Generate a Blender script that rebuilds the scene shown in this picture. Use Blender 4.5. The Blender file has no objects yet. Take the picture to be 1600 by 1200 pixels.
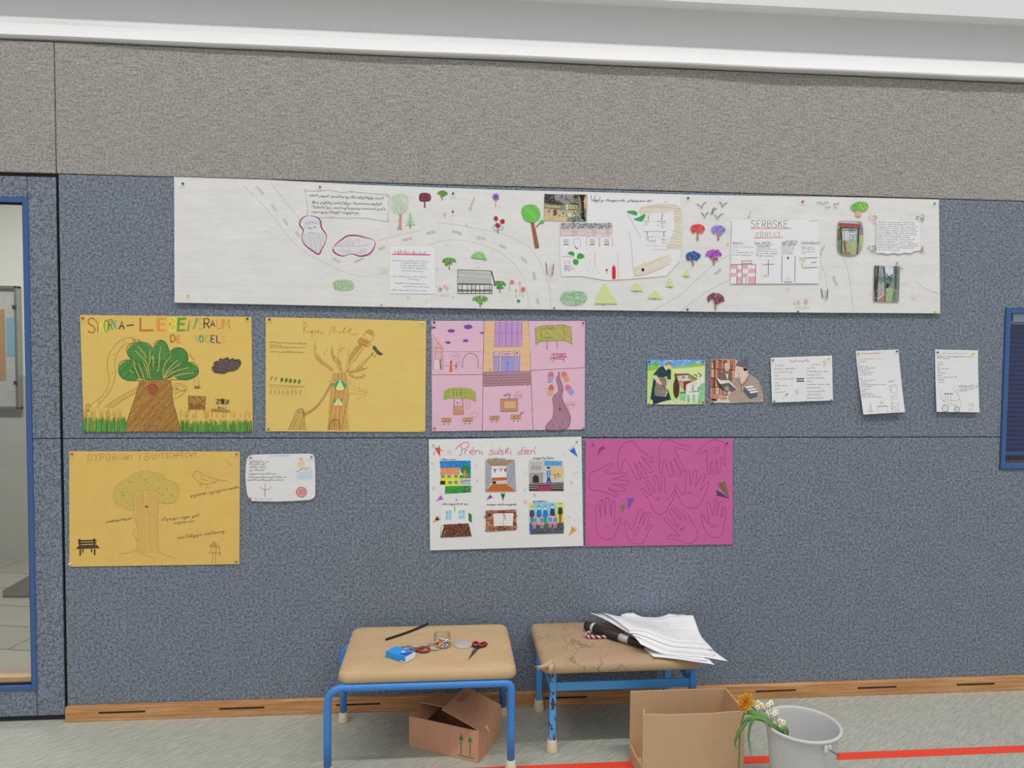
import bpy, bmesh, math, random
from mathutils import Vector, Matrix
from mathutils.geometry import tessellate_polygon

# ------------------------------------------------------------------ camera
C = bpy.context.scene.collection
SC = bpy.context.scene
F_PX, D, H = 1150.0, 3.2137, 1.574
YAW, PITCH, ROLL = 0.08763387, -0.04219253, 0.00859676
_cy, _sy, _cp, _sp = math.cos(YAW), math.sin(YAW), math.cos(PITCH), math.sin(PITCH)
FW = Vector((_sy * _cp, _cy * _cp, _sp))
_r0 = Vector((_cy, -_sy, 0))
_u0 = _r0.cross(FW)
RT = _r0 * math.cos(ROLL) + _u0 * math.sin(ROLL)
UP = _u0 * math.cos(ROLL) - _r0 * math.sin(ROLL)
CAM = Vector((0, -D, H))
cd = bpy.data.cameras.new('camera')
cd.sensor_fit = 'HORIZONTAL'
cd.sensor_width = 36
cd.lens = F_PX * 36 / 1600
cd.clip_start = 0.05
cam = bpy.data.objects.new('camera', cd)
C.objects.link(cam)
m3 = Matrix((RT, UP, -FW)).transposed()
cam.matrix_world = Matrix.Translation(CAM) @ m3.to_4x4()
SC.camera = cam

# ------------------------------------------------------------------ world, lamps, exposure
w = bpy.data.worlds.new('hall_light')
SC.world = w
w.use_nodes = True
nt = w.node_tree
nt.nodes['Background'].inputs['Color'].default_value = (0.93, 0.96, 1.0, 1)
_tc = nt.nodes.new('ShaderNodeTexCoord')
_sx = nt.nodes.new('ShaderNodeSeparateXYZ')
_mr = nt.nodes.new('ShaderNodeMapRange')
_mr.inputs['From Min'].default_value = -0.1
_mr.inputs['From Max'].default_value = 0.9
_mr.inputs['To Min'].default_value = 0.35
_mr.inputs['To Max'].default_value = 0.88
nt.links.new(_tc.outputs['Generated'], _sx.inputs[0])
nt.links.new(_sx.outputs['Z'], _mr.inputs['Value'])
nt.links.new(_mr.outputs[0], nt.nodes['Background'].inputs['Strength'])


def lamp(name, loc, sx, sy, energy, color=(1, .97, .92), target=None):
    l = bpy.data.lights.new(name, 'AREA')
    l.shape = 'RECTANGLE'
    l.size, l.size_y, l.energy, l.color = sx, sy, energy, color
    o = bpy.data.objects.new(name, l)
    C.objects.link(o)
    o.location = loc
    if target is not None:
        o.rotation_euler = (Vector(target) - Vector(loc)).to_track_quat('-Z', 'Y').to_euler()
    return o


lamp('skylight_row', (1.2, -3.9, 9.2), 12.0, 0.3, 450, (1, .985, .95), target=(1.2, 0, 1.2))
lamp('corridor_lamp', (-3.0, 1.0, 2.9), 1.2, 0.4, 42)
SC.view_settings.view_transform = 'Standard'
SC.view_settings.look = 'None'
SC.view_settings.exposure = 0.0
SC.view_settings.gamma = 1.0
SC.view_settings.use_curve_mapping = False

# ------------------------------------------------------------------ helpers
K = 0.72            # light that reaches a surface on the wall, display-linear


def lin(c):
    c /= 255.0
    return c / 12.92 if c <= 0.04045 else ((c + 0.055) / 1.055) ** 2.4


def alb(rgb, k=None):
    k = k or K
    return tuple(min(0.92, lin(c) / k) for c in rgb) + (1,)


MATS = {}


def mat(rgb, rough=0.85, metal=0.0, spec=0.3, k=None, raw=None):
    key = (tuple(int(c) for c in rgb), rough, metal, spec, k, raw)
    if key in MATS:
        return MATS[key]
    m = bpy.data.materials.new('paint_%d_%d_%d' % tuple(int(c) for c in rgb))
    m.use_nodes = True
    b = m.node_tree.nodes['Principled BSDF']
    b.inputs['Base Color'].default_value = alb(rgb, k)
    b.inputs['Roughness'].default_value = rough
    b.inputs['Metallic'].default_value = metal
    b.inputs['Specular IOR Level'].default_value = spec
    MATS[key] = m
    return m


def nodes_mat(name, rough=0.9, spec=0.2):
    m = bpy.data.materials.new(name)
    m.use_nodes = True
    n, l = m.node_tree.nodes, m.node_tree.links
    b = n['Principled BSDF']
    b.inputs['Roughness'].default_value = rough
    b.inputs['Specular IOR Level'].default_value = spec
    tc = n.new('ShaderNodeTexCoord')
    return m, n, l, b, tc


def noise(n, l, vec, scale, detail=3, rough=0.6, stretch=None, rot=None):
    if stretch or rot:
        mp = n.new('ShaderNodeMapping')
        if stretch:
            mp.inputs['Scale'].default_value = stretch
        if rot:
            mp.inputs['Rotation'].default_value = rot
        l.new(vec, mp.inputs['Vector'])
        vec = mp.outputs['Vector']
    t = n.new('ShaderNodeTexNoise')
    t.inputs['Scale'].default_value = scale
    t.inputs['Detail'].default_value = detail
    t.inputs['Roughness'].default_value = rough
    l.new(vec, t.inputs['Vector'])
    return t.outputs['Fac']


def ramp(n, l, fac, stops, interp='LINEAR'):
    r = n.new('ShaderNodeValToRGB')
    r.color_ramp.interpolation = interp
    els = r.color_ramp.elements
    while len(els) < len(stops):
        els.new(0.5)
    for e, (p, c) in zip(els, stops):
        e.position = p
        e.color = c
    l.new(fac, r.inputs['Fac'])
    return r.outputs['Color']


def mix(n, l, fac, a, b, mode='MIX'):
    x = n.new('ShaderNodeMix')
    x.data_type = 'RGBA'
    x.blend_type = mode
    if isinstance(fac, (int, float)):
        x.inputs['Factor'].default_value = fac
    else:
        l.new(fac, x.inputs['Factor'])
    for sock, v in (('A', a), ('B', b)):
        s = [i for i in x.inputs if i.name == sock and i.type == 'RGBA'][0]
        if isinstance(v, tuple):
            s.default_value = v
        else:
            l.new(v, s)
    return [o for o in x.outputs if o.type == 'RGBA'][0]


def bump(n, l, b, fac, strength, dist=0.002):
    bp = n.new('ShaderNodeBump')
    bp.inputs['Strength'].default_value = strength
    bp.inputs['Distance'].default_value = dist
    l.new(fac, bp.inputs['Height'])
    l.new(bp.outputs['Normal'], b.inputs['Normal'])


def link(name, me, parent=None):
    o = bpy.data.objects.new(name, me)
    C.objects.link(o)
    if parent:
        o.parent = parent
    return o


def tag(o, label=None, cat=None, group=None, kind=None):
    for k, v in (('label', label), ('category', cat), ('group', group), ('kind', kind)):
        if v:
            o[k] = v
    return o


def empty(name, loc, label=None, cat=None, group=None, rz=0.0):
    o = bpy.data.objects.new(name, None)
    C.objects.link(o)
    o.location = loc
    o.rotation_euler = (0, 0, rz)
    o.empty_display_size = 0.05
    return tag(o, label, cat, group)


def bm_obj(name, bm, mats, parent=None, smooth=False, world=True):
    """mesh in world coordinates; a part is re-based on its parent"""
    if parent is not None and world:
        bpy.context.view_layer.update()
        inv = parent.matrix_world.inverted()
        bm.transform(inv)
    bmesh.ops.recalc_face_normals(bm, faces=bm.faces)
    me = bpy.data.meshes.new(name)
    bm.to_mesh(me)
    bm.free()
    for m in (mats if isinstance(mats, (list, tuple)) else [mats]):
        me.materials.append(m)
    if smooth:
        for p in me.polygons:
            p.use_smooth = True
    return link(name, me, parent)


def add_box(bm, x0, x1, y0, y1, z0, z1, bev=0.0, seg=2, mi=0, mtx=None):
    r = bmesh.ops.create_cube(bm, size=1)
    vs = r['verts']
    for v in vs:
        v.co = Vector((x0 + (v.co.x + .5) * (x1 - x0), y0 + (v.co.y + .5) * (y1 - y0), z0 + (v.co.z + .5) * (z1 - z0)))
    fs = set(f for v in vs for f in v.link_faces)
    for f in fs:
        f.material_index = mi
    if bev:
        es = list(set(e for v in vs for e in v.link_edges))
        rr = bmesh.ops.bevel(bm, geom=es, offset=bev, segments=seg, affect='EDGES', profile=0.5)
        vs = list(set(v for f in rr['faces'] for v in f.verts) | set(v for v in vs if v.is_valid))
        for f in rr['faces']:
            f.material_index = mi
    if mtx is not None:
        for v in vs:
            v.co = mtx @ v.co
    return vs


def add_tube(bm, pts, r, n=12, mi=0, cap=True, radii=None, closed=False):
    pts = [Vector(p) for p in pts]
    N = len(pts)
    rings = []
    prev = None
    for i, p in enumerate(pts):
        if closed:
            t = (pts[(i + 1) % N] - pts[i - 1])
        else:
            t = pts[min(i + 1, N - 1)] - pts[max(i - 1, 0)]
        t.normalize()
        if prev is None:
            a = Vector((0, 0, 1)) if abs(t.z) < 0.9 else Vector((1, 0, 0))
            nx = t.cross(a).normalized()
        else:
            nx = (prev - t * prev.dot(t)).normalized()
        prev = nx
        ny = t.cross(nx)
        rr = radii[i] if radii else r
        rings.append([bm.verts.new(p + nx * math.cos(2 * math.pi * k / n) * rr + ny * math.sin(2 * math.pi * k / n) * rr) for k in range(n)])
    for i in range(N if closed else N - 1):
        a, b = rings[i], rings[(i + 1) % N]
        for k in range(n):
            f = bm.faces.new((a[k], a[(k + 1) % n], b[(k + 1) % n], b[k]))
            f.material_index = mi
    if cap and not closed:
        bm.faces.new(rings[0][::-1]).material_index = mi
        bm.faces.new(rings[-1]).material_index = mi


def add_lathe(bm, prof, c=(0, 0, 0), n=40, mi=0, axis=None, closed=False):
    """prof: list of (r,z)"""
    c = Vector(c)
    q = Vector((0, 0, 1)).rotation_difference(Vector(axis)) if axis is not None else None
    rings = []
    for (r, z) in prof:
        ring = []
        for k in range(n if r > 1e-6 else 1):
            v = Vector((r * math.cos(2 * math.pi * k / n), r * math.sin(2 * math.pi * k / n), z))
            if q:
                v = q @ v
            ring.append(bm.verts.new(c + v))
        rings.append(ring)
    pr = list(zip(rings, rings[1:]))
    if closed:
        pr.append((rings[-1], rings[0]))
    for a, b in pr:
        for k in range(n):
            if len(a) == 1 and len(b) == 1:
                continue
            if len(a) == 1:
                f = bm.faces.new((a[0], b[k], b[(k + 1) % n]))
            elif len(b) == 1:
                f = bm.faces.new((a[k], b[0], a[(k + 1) % n]))
            else:
                f = bm.faces.new((a[k], a[(k + 1) % n], b[(k + 1) % n], b[k]))
            f.material_index = mi


def add_prism(bm, poly, y0, y1, bev=0.0, mi=0):
    """polygon in x,z pulled along y"""
    a = [bm.verts.new((x, y0, z)) for x, z in poly]
    f = bm.faces.new(a)
    r = bmesh.ops.extrude_face_region(bm, geom=[f])
    vs = [g for g in r['geom'] if isinstance(g, bmesh.types.BMVert)]
    for v in vs:
        v.co.y = y1
    if bev:
        es = [e for e in f.edges]
        bmesh.ops.bevel(bm, geom=es, offset=bev, segments=3, affect='EDGES', profile=0.5)


def smoothcurve(pts, n=6, closed=False):
    """Catmull-Rom through points of any dimension"""
    P = [tuple(p) for p in pts]
    N = len(P)
    out = []
    for i in range(N if closed else N - 1):
        if closed:
            p0, p1, p2, p3 = P[i - 1], P[i], P[(i + 1) % N], P[(i + 2) % N]
        else:
            p0, p1, p2, p3 = P[max(i - 1, 0)], P[i], P[i + 1], P[min(i + 2, N - 1)]
        for k in range(n):
            t = k / n
            out.append(tuple(0.5 * ((2 * b) + (-a + c) * t + (2 * a - 5 * b + 4 * c - d) * t * t + (-a + 3 * b - 3 * c + d) * t ** 3)
                             for a, b, c, d in zip(p0, p1, p2, p3)))
    if not closed:
        out.append(P[-1])
    return out


def wallpt(u, v, y=0.0):
    """point of the photograph on the plane at depth y"""
    d = RT * ((u - 800) / F_PX) + UP * ((600 - v) / F_PX) + FW
    return CAM + d * ((y + D) / d.y)


def zpt(u, v, z=0.0):
    d = RT * ((u - 800) / F_PX) + UP * ((600 - v) / F_PX) + FW
    return CAM + d * ((z - H) / d.z)
# ------------------------------------------------------------------ materials of the room
def fabric(name, dark, mid, light, weave=False):
    m, n, l, b, tc = nodes_mat(name, 0.95, 0.1)
    v = tc.outputs['Object']
    f1 = noise(n, l, v, 240, 2, 0.6, stretch=(1, 1, 0.8))
    col = ramp(n, l, f1, [(0.30, alb(dark)), (0.5, alb(mid)), (0.71, alb(light))])
    f2 = noise(n, l, v, 90, 2, 0.5)
    col = mix(n, l, 0.35, col, ramp(n, l, f2, [(0.35, alb(dark)), (0.65, alb(light))]))
    f3 = noise(n, l, v, 9, 3, 0.6)
    col = mix(n, l, 0.25, col, ramp(n, l, f3, [(0.3, (.42, .42, .42, 1)), (0.7, (.58, .58, .58, 1))]), 'OVERLAY')
    if weave:
        f4 = noise(n, l, v, 60, 2, 0.6, stretch=(.25, 1, 7))
        col = mix(n, l, 0.3, col, ramp(n, l, f4, [(0.35, alb(dark)), (0.65, alb(light))]))
    l.new(col, b.inputs['Base Color'])
    bump(n, l, b, f1, 0.35, 0.002)
    return m


M_BLUE = fabric('blue_felt', (50, 58, 70), (102, 111, 122), (149, 158, 169))
M_GREY = fabric('grey_woven_fabric', (86, 82, 75), (136, 131, 124), (188, 183, 175), True)
M_BLACK = mat((26, 25, 26), 0.7)
M_FRAME = mat((58, 87, 136), 0.45, spec=0.4)


def wood_mat(name, a, b_, c):
    m, n, l, b, tc = nodes_mat(name, 0.5, 0.35)
    f = noise(n, l, tc.outputs['Object'], 14, 5, 0.65, stretch=(0.25, 3, 6))
    l.new(ramp(n, l, f, [(0.3, alb(a)), (0.5, alb(b_)), (0.72, alb(c))]), b.inputs['Base Color'])
    return m


M_OAK = wood_mat('oak', (146, 100, 62), (176, 128, 84), (198, 152, 106))


def floor_mat():
    m, n, l, b, tc = nodes_mat('linoleum', 0.42, 0.35)
    v = tc.outputs['Object']
    mp = n.new('ShaderNodeMapping')
    mp.inputs['Rotation'].default_value = (0, 0, math.radians(-38))
    l.new(v, mp.inputs['Vector'])
    v2 = mp.outputs['Vector']
    kf = 0.80
    f = noise(n, l, v2, 34, 4, 0.65, stretch=(0.45, 2.6, 1))
    col = ramp(n, l, f, [(0.28, alb((142, 145, 136), kf)), (0.5, alb((162, 162, 150), kf)), (0.72, alb((180, 178, 164), kf))])
    f2 = noise(n, l, v2, 16, 3, 0.6, stretch=(0.5, 4.5, 1))
    col = mix(n, l, ramp(n, l, f2, [(0.60, (0, 0, 0, 1)), (0.72, (.42, .42, .42, 1))]), col, alb((128, 142, 156), kf))
    f3 = noise(n, l, v2, 40, 2, 0.6, stretch=(0.5, 4.0, 1))
    col = mix(n, l, ramp(n, l, f3, [(0.66, (0, 0, 0, 1)), (0.76, (.4, .4, .4, 1))]), col, alb((206, 202, 186), kf))
    f4 = noise(n, l, v, 1.6, 3, 0.6)
    col = mix(n, l, 0.3, col, ramp(n, l, f4, [(0.3, (.44, .44, .44, 1)), (0.7, (.56, .56, .56, 1))]), 'OVERLAY')
    l.new(col, b.inputs['Base Color'])
    return m


def plaster(name, rgb, amt=0.1, k=None):
    m, n, l, b, tc = nodes_mat(name, 0.7, 0.25)
    f = noise(n, l, tc.outputs['Object'], 6, 4, 0.6)
    c = alb(rgb, k)
    l.new(ramp(n, l, f, [(0.3, tuple(x * (1 - amt) for x in c[:3]) + (1,)), (0.7, c)]), b.inputs['Base Color'])
    bump(n, l, b, noise(n, l, tc.outputs['Object'], 90, 3), 0.12, 0.001)
    return m


def glass_mat(name, tint=(1, 1, 1, 1), refl=0.08, rough=0.02):
    m = bpy.data.materials.new(name)
    m.use_nodes = True
    n, l = m.node_tree.nodes, m.node_tree.links
    n.remove(n['Principled BSDF'])
    t = n.new('ShaderNodeBsdfTransparent')
    t.inputs['Color'].default_value = tint
    g = n.new('ShaderNodeBsdfGlossy')
    g.inputs['Roughness'].default_value = rough
    fr = n.new('ShaderNodeLayerWeight')
    fr.inputs['Blend'].default_value = 0.25
    mm = n.new('ShaderNodeMath')
    mm.operation = 'MULTIPLY_ADD'
    mm.inputs[1].default_value = 0.6
    mm.inputs[2].default_value = refl
    l.new(fr.outputs['Facing'], mm.inputs[0])
    ad = n.new('ShaderNodeMixShader')
    l.new(mm.outputs[0], ad.inputs['Fac'])
    l.new(t.outputs[0], ad.inputs[1])
    l.new(g.outputs[0], ad.inputs[2])
    l.new(ad.outputs[0], n['Material Output'].inputs['Surface'])
    return m


# ------------------------------------------------------------------ the room
def structure(o):
    o['kind'] = 'structure'
    return o


bm = bmesh.new()
add_box(bm, -6, 6, -7, 0.03, -0.06, 0)
FLOOR = structure(bm_obj('floor', bm, floor_mat()))
bm = bmesh.new()
add_box(bm, -5.9, 5.9, -0.533, -0.484, -0.001, 0.0009)
bm_obj('court_line', bm, mat((222, 70, 48), 0.5, k=0.8), FLOOR)['label'] = 'red court line painted across the floor'

# back wall: dark backing board with padded fabric panels in front
bm = bmesh.new()
for x0, x1, z0, z1 in ((-6, -2.82, 0, 2.86), (-2.82, -1.597, 2.31, 2.86), (-1.597, 2.575, 0, 2.86), (2.575, 3.405, 0, 1.05),
                       (2.575, 3.405, 1.80, 2.86), (3.405, 5, 0, 2.86)):
    add_box(bm, x0, x1, 0.025, 0.13, z0, z1)
WALL = structure(bm_obj('wall_back', bm, M_BLACK))
PAN = [(M_BLUE, [(-1.600, 1.2015), (2.577, 1.2015), (2.577, 1.80), (3.403, 1.80), (3.403, 1.2015), (5, 1.2015), (5, 2.2925), (-1.600, 2.2925)]),
       (M_BLUE, [(-1.600, 0.062), (5, 0.062), (5, 1.1985), (3.403, 1.1985), (3.403, 1.05), (2.577, 1.05), (2.577, 1.1985), (-1.600, 1.1985)]),
       (M_BLUE, [(-6, 0.062), (-2.82, 0.062), (-2.82, 1.1985), (-6, 1.1985)]),
       (M_BLUE, [(-6, 1.2015), (-2.82, 1.2015), (-2.82, 2.2925), (-6, 2.2925)]),
       (M_GREY, [(-1.606, 2.2955), (5, 2.2955), (5, 2.827), (-1.606, 2.827)]),
       (M_GREY, [(-6, 2.2955), (-1.6095, 2.2955), (-1.6095, 2.827), (-6, 2.827)])]
for m, poly in PAN:
    bm = bmesh.new()
    add_prism(bm, poly, 0.0, 0.026, 0.004)
    bm_obj('fabric_panel', bm, m, WALL)

# white plaster beam with a flared lower lip, over the panels
bm = bmesh.new()
prof = [(0.13, 3.5), (-0.065, 3.5), (-0.065, 3.087), (0.035, 3.100), (0.035, 2.945)]
prof += [(0.035 - 0.068 * (t ** 1.5), 2.945 - 0.101 * t) for t in (0.2, 0.4, 0.6, 0.8, 0.95)]
prof += [(-0.0350, 2.843), (-0.0340, 2.837), (-0.0285, 2.8335), (0.05, 2.8335), (0.13, 2.845)]
rows = []
NX = 90
random.seed(3)
wob = [0.0] * (NX + 1)
for i in range(NX + 1):
    wob[i] = 0.0016 * math.sin(i * 0.9) + 0.0013 * math.sin(i * 0.37 + 1) + random.uniform(-.0008, .0008)
for i in range(NX + 1):
    x = -6 + 11 * i / NX
    lean = max(0.0, min(1.0, (1.5 - x) / 3.3)) * 0.019
    rows.append([bm.verts.new((x, y + (wob[i] + lean * (j - 4) / 6 if 5 < j < len(prof) - 2 else 0), z + (wob[i] * .9 if 5 < j < len(prof) - 2 else 0))) for j, (y, z) in enumerate(prof)])
for a, b in zip(rows, rows[1:]):
    for j in range(len(prof) - 1):
        bm.faces.new((a[j], a[j + 1], b[j + 1], b[j]))
structure(bm_obj('trim_1', bm, plaster('white_plaster', (213, 212, 212), 0.02, 0.80)))

# oak skirting with vent slots
bm = bmesh.new()
add_box(bm, -1.600, 5, -0.021, 0.03, 0.0, 0.0635, 0.003)
add_box(bm, -6, -2.82, -0.021, 0.03, 0.0, 0.0635, 0.003)
BASE = structure(bm_obj('baseboard_back', bm, M_OAK))
for k in range(-3, 11):
    x = -1.368 + 0.494 * k if k < 4 else 1.507 + 0.4865 * (k - 6)
    if not (-1.5 < x < 4.9):
        continue
    bm = bmesh.new()
    add_box(bm, x - 0.095, x + 0.095, -0.0222, -0.0195, 0.0335, 0.0415, 0.001)
    bm_obj('vent_slot', bm, mat((58, 36, 24), 0.8), BASE)

# ------------------------------------------------------------------ fabric covered door with a glazed panel
DOOR = structure(empty('door_1', (-2.2, 0.02, 0)))
bm = bmesh.new()
add_box(bm, -1.6100, -1.5990, 0.006, 0.10, 0.0, 2.296)
add_box(bm, -2.82, -1.599, 0.006, 0.10, 2.282, 2.2955)
add_box(bm, -2.82, -2.802, 0.004, 0.10, 0.0, 2.296)
add_box(bm, -1.6058, -1.6030, -0.002, 0.02, 0.0, 2.296, 0.001)
bm_obj('door_jamb', bm, M_BLACK, DOOR)
bm = bmesh.new()
add_box(bm, -2.80, -1.6095, 0.006, 0.06, 0.004, 0.0215, 0.002)
bm_obj('door_sweep', bm, mat((34, 34, 36), 0.6), DOOR)
for x0, x1, z0, z1 in ((-1.7215, -1.6095, 0.0225, 1.1985), (-1.7215, -1.6095, 1.2015, 2.280), (-2.695, -1.7235, 2.194, 2.280),
                       (-2.695, -1.7235, 0.0225, 0.136), (-2.80, -2.6965, 0.0225, 1.1985), (-2.80, -2.6965, 1.2015, 2.280)):
    bm = bmesh.new()
    add_box(bm, x0, x1, 0.0, 0.05, z0, z1, 0.003)
    bm_obj('door_panel', bm, M_BLUE, DOOR)
bm = bmesh.new()
X0, X1, Z0, Z1, T = -2.695, -1.7185, 0.1365, 2.193, 0.0205
for a in ((X0, X0 + T, Z0, Z1), (X1 - T, X1, Z0, Z1), (X0 + T, X1 - T, Z0, Z0 + T), (X0 + T, X1 - T, Z1 - T, Z1)):
    add_box(bm, a[0], a[1], -0.006, 0.055, a[2], a[3], 0.002)
WF = bm_obj('glazing_frame', bm, M_FRAME, DOOR)
bm = bmesh.new()
for a in ((X0 + T, X0 + T + .006, Z0 + T, Z1 - T), (X1 - T - .006, X1 - T, Z0 + T, Z1 - T), (X0 + T, X1 - T, Z1 - T - .006, Z1 - T), (X0 + T, X1 - T, Z0 + T, Z0 + T + .005)):
    add_box(bm, a[0], a[1], 0.004, 0.02, a[2], a[3])
bm_obj('glazing_seal', bm, M_BLACK, WF)
bm = bmesh.new()
add_box(bm, X0 + T, X1 - T, 0.012, 0.016, Z0 + T, Z1 - T)
bm_obj('glass_pane', bm, glass_mat('door_glass', (.93, .95, .94, 1), 0.03), DOOR)
bm = bmesh.new()
add_box(bm, X0 + T, X1 - T, 0.02, 0.055, Z0 + T, Z0 + T + 0.028, 0.002)
bm_obj('glazing_bead', bm, wood_mat('pine_bead', (196, 150, 104), (216, 172, 124), (228, 188, 142)), DOOR)

# corridor seen through the door
bm = bmesh.new()
add_box(bm, -6, -1.0, 0.03, 3.2, -0.06, 0.0)
m, n, l, b, tc = nodes_mat('corridor_tiles', 0.35, 0.4)
br = n.new('ShaderNodeTexBrick')
br.inputs['Scale'].default_value = 1
br.inputs['Brick Width'].default_value = 1.2
br.inputs['Row Height'].default_value = 0.3
br.inputs['Mortar Size'].default_value = 0.006
for s, c in (('Color1', (168, 164, 154)), ('Color2', (156, 152, 142)), ('Mortar', (104, 100, 94))):
    br.inputs[s].default_value = alb(c, 0.8)
mp = n.new('ShaderNodeMapping')
mp.inputs['Rotation'].default_value = (0, 0, math.radians(12))
l.new(tc.outputs['Object'], mp.inputs['Vector'])
l.new(mp.outputs['Vector'], br.inputs['Vector'])
l.new(br.outputs['Color'], b.inputs['Base Color'])
structure(bm_obj('floor_corridor', bm, m))
bm = bmesh.new()
add_box(bm, -6, -1.0, 2.5, 2.6, 1.38, 3.0)
add_box(bm, -6.1, -6, 0.13, 2.6, 1.38, 3.0)
add_box(bm, -1.1, -1.0, 0.13, 2.6, 1.38, 3.0)
add_box(bm, -6, -1.0, 2.495, 2.6, 0.0, 1.38, mi=1)
add_box(bm, -6.1, -5.995, 0.13, 2.6, 0.0, 1.38, mi=1)
add_box(bm, -1.105, -1.0, 0.13, 2.6, 0.0, 1.38, mi=1)
structure(bm_obj('wall_corridor', bm, [plaster('cream_wall', (226, 222, 206), 0.03), plaster('grey_wainscot', (176, 174, 168), 0.04)]))
bm = bmesh.new()
add_box(bm, -6.1, -1.0, 0.13, 2.6, 3.0, 3.1)
structure(bm_obj('ceiling_corridor', bm, mat((235, 233, 228))))
# dark entrance mat
bm = bmesh.new()
pm = [zpt(u, v, 0.012) for u, v in ((-60, 931), (60, 931), (60, 893), (46, 899), (3, 922), (-60, 930.4))]
pm = [zpt(u, v, 0.012) for u, v in ((4, 931), (75, 931), (75, 884), (46, 899), (4, 922.5))]
f = bm.faces.new([bm.verts.new((p.x, p.y, 0.001)) for p in pm])
r = bmesh.ops.extrude_face_region(bm, geom=[f])
for v in [g for g in r['geom'] if isinstance(g, bmesh.types.BMVert)]:
    v.co.z = 0.012
tag(bm_obj('entrance_mat', bm, plaster('mat_fibre', (92, 90, 86), 0.3)), 'dark grey entrance mat on corridor floor behind the glazed door', 'mat')
# framed notice board on the corridor wall
NB = empty('notice_board', (-3.45, 2.49, 1.1), 'glazed aluminium notice board on corridor wall seen through door glass', 'notice board')
a0, a1, b0, b1 = -3.85, -3.115, 1.13, 2.03
bm = bmesh.new()
for q in ((a0, a0 + .022, b0, b1), (a1 - .022, a1, b0, b1), (a0, a1, b0, b0 + .022), (a0, a1, b1 - .022, b1)):
    add_box(bm, q[0], q[1], 2.44, 2.50, q[2], q[3], 0.004)
bm_obj('board_frame', bm, mat((150, 150, 148), 0.35, 0.7), NB)
bm = bmesh.new()
add_box(bm, a0 + .02, a1 - .02, 2.475, 2.496, b0 + .02, b1 - .02)
bm_obj('back_panel', bm, mat((214, 212, 206)), NB)
random.seed(11)
for q, c in (((-3.72, -3.50, 1.62, 1.93), (236, 234, 228)), ((-3.47, -3.26, 1.66, 1.95), (228, 206, 190)), ((-3.30, -3.22, 1.34, 1.86), (206, 160, 110)),
             ((-3.21, -3.145, 1.52, 1.80), (150, 196, 232)), ((-3.70, -3.33, 1.22, 1.56), (226, 224, 220)), ((-3.21, -3.15, 1.26, 1.44), (216, 214, 212))):
    bm = bmesh.new()
    add_box(bm, q[0], q[1], 2.472, 2.4745, q[2], q[3])
    bm_obj('pinned_notice', bm, mat(c), NB)
bm = bmesh.new()
for z in (1.86, 1.31):
    bm = bmesh.new()
    add_box(bm, a1 - .03, a1 - .004, 2.43, 2.442, z, z + .03, 0.003)
    bm_obj('latch', bm, mat((60, 60, 62), 0.4, 0.5), NB)
bm = bmesh.new()
add_box(bm, a0 + .02, a1 - .02, 2.455, 2.458, b0 + .02, b1 - .02)
bm_obj('glass_pane', bm, glass_mat('board_glass', (.97, .98, .98, 1), 0.05), NB)

# ------------------------------------------------------------------ window with a blue blind, right
WIN = structure(empty('window_1', (2.827, 0, 1.05)))
x0, x1, z0, z1, T = 2.578, 3.402, 1.051, 1.799, 0.022
bm = bmesh.new()
for a in ((x0, x0 + T, z0, z1), (x1 - T, x1, z0, z1), (x0 + T, x1 - T, z0, z0 + T + .003), (x0 + T, x1 - T, z1 - T, z1)):
    add_box(bm, a[0], a[1], -0.008, 0.12, a[2], a[3], 0.002)
bm_obj('window_frame', bm, M_FRAME, WIN)
bm = bmesh.new()
add_box(bm, x0 + T, x1 - T, 0.02, 0.024, z0 + T, z1 - T)
bm_obj('glass_pane', bm, glass_mat('window_glass', (.9, .92, .95, 1), 0.004), WIN)
bm = bmesh.new()
k = 0
z = 1.725
while z > 1.125:
    mt = Matrix.Translation((0, 0.062, z)) @ Matrix.Rotation(math.radians(62), 4, 'X')
    add_box(bm, x0 + T, x1 - T, -0.0135, 0.0135, -0.0009, 0.0009, mtx=mt)
    z -= 0.022
bm_obj('blind_slats', bm, mat((26, 44, 104), 0.6, spec=.15), WIN)
bm = bmesh.new()
add_box(bm, x0 + T, x1 - T, 0.042, 0.082, 1.728, 1.742, 0.002)
bm_obj('blind_head_rail', bm, mat((120, 138, 160), 0.4), WIN)
bm = bmesh.new()
add_box(bm, x0 + T, x1 - T, 0.042, 0.082, 1.108, 1.124, 0.003)
bm_obj('blind_bottom_rail', bm, mat((58, 84, 150), 0.5), WIN)
bm = bmesh.new()
add_box(bm, x0 + T, x1 - T, 0.034, 0.040, 1.743, 1.778)
bm_obj('painted_reflection', bm, mat((206, 214, 222), 0.6), WIN)  # added pale panel, its colour imitates the bright reflection above the blind
bm = bmesh.new()
for xx in (2.63, 2.83, 3.03, 3.23):
    bm = bmesh.new()
    add_box(bm, xx, xx + .012, 0.030, 0.034, 1.743, 1.778)
    bm_obj('mullion', bm, mat((40, 52, 84), 0.6), WIN)
bm = bmesh.new()
add_box(bm, x0 + T, x1 - T, 0.03, 0.125, 1.072, 1.082, 0.002)
add_box(bm, x0 + T, x1 - T, 0.115, 0.13, 1.072, 1.71, mi=1)
bm_obj('window_sill', bm, [mat((112, 88, 70), 0.6), mat((20, 24, 44), 0.8)], WIN)
# ------------------------------------------------------------------ paper and drawing helpers
class Z:
    """coordinates read in an enlarged view of the photograph"""
    def __init__(s, ox, oy, k):
        s.ox, s.oy, s.k = ox, oy, k

    def __call__(s, p):
        return (s.ox + p[0] / s.k, s.oy + p[1] / s.k)


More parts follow.
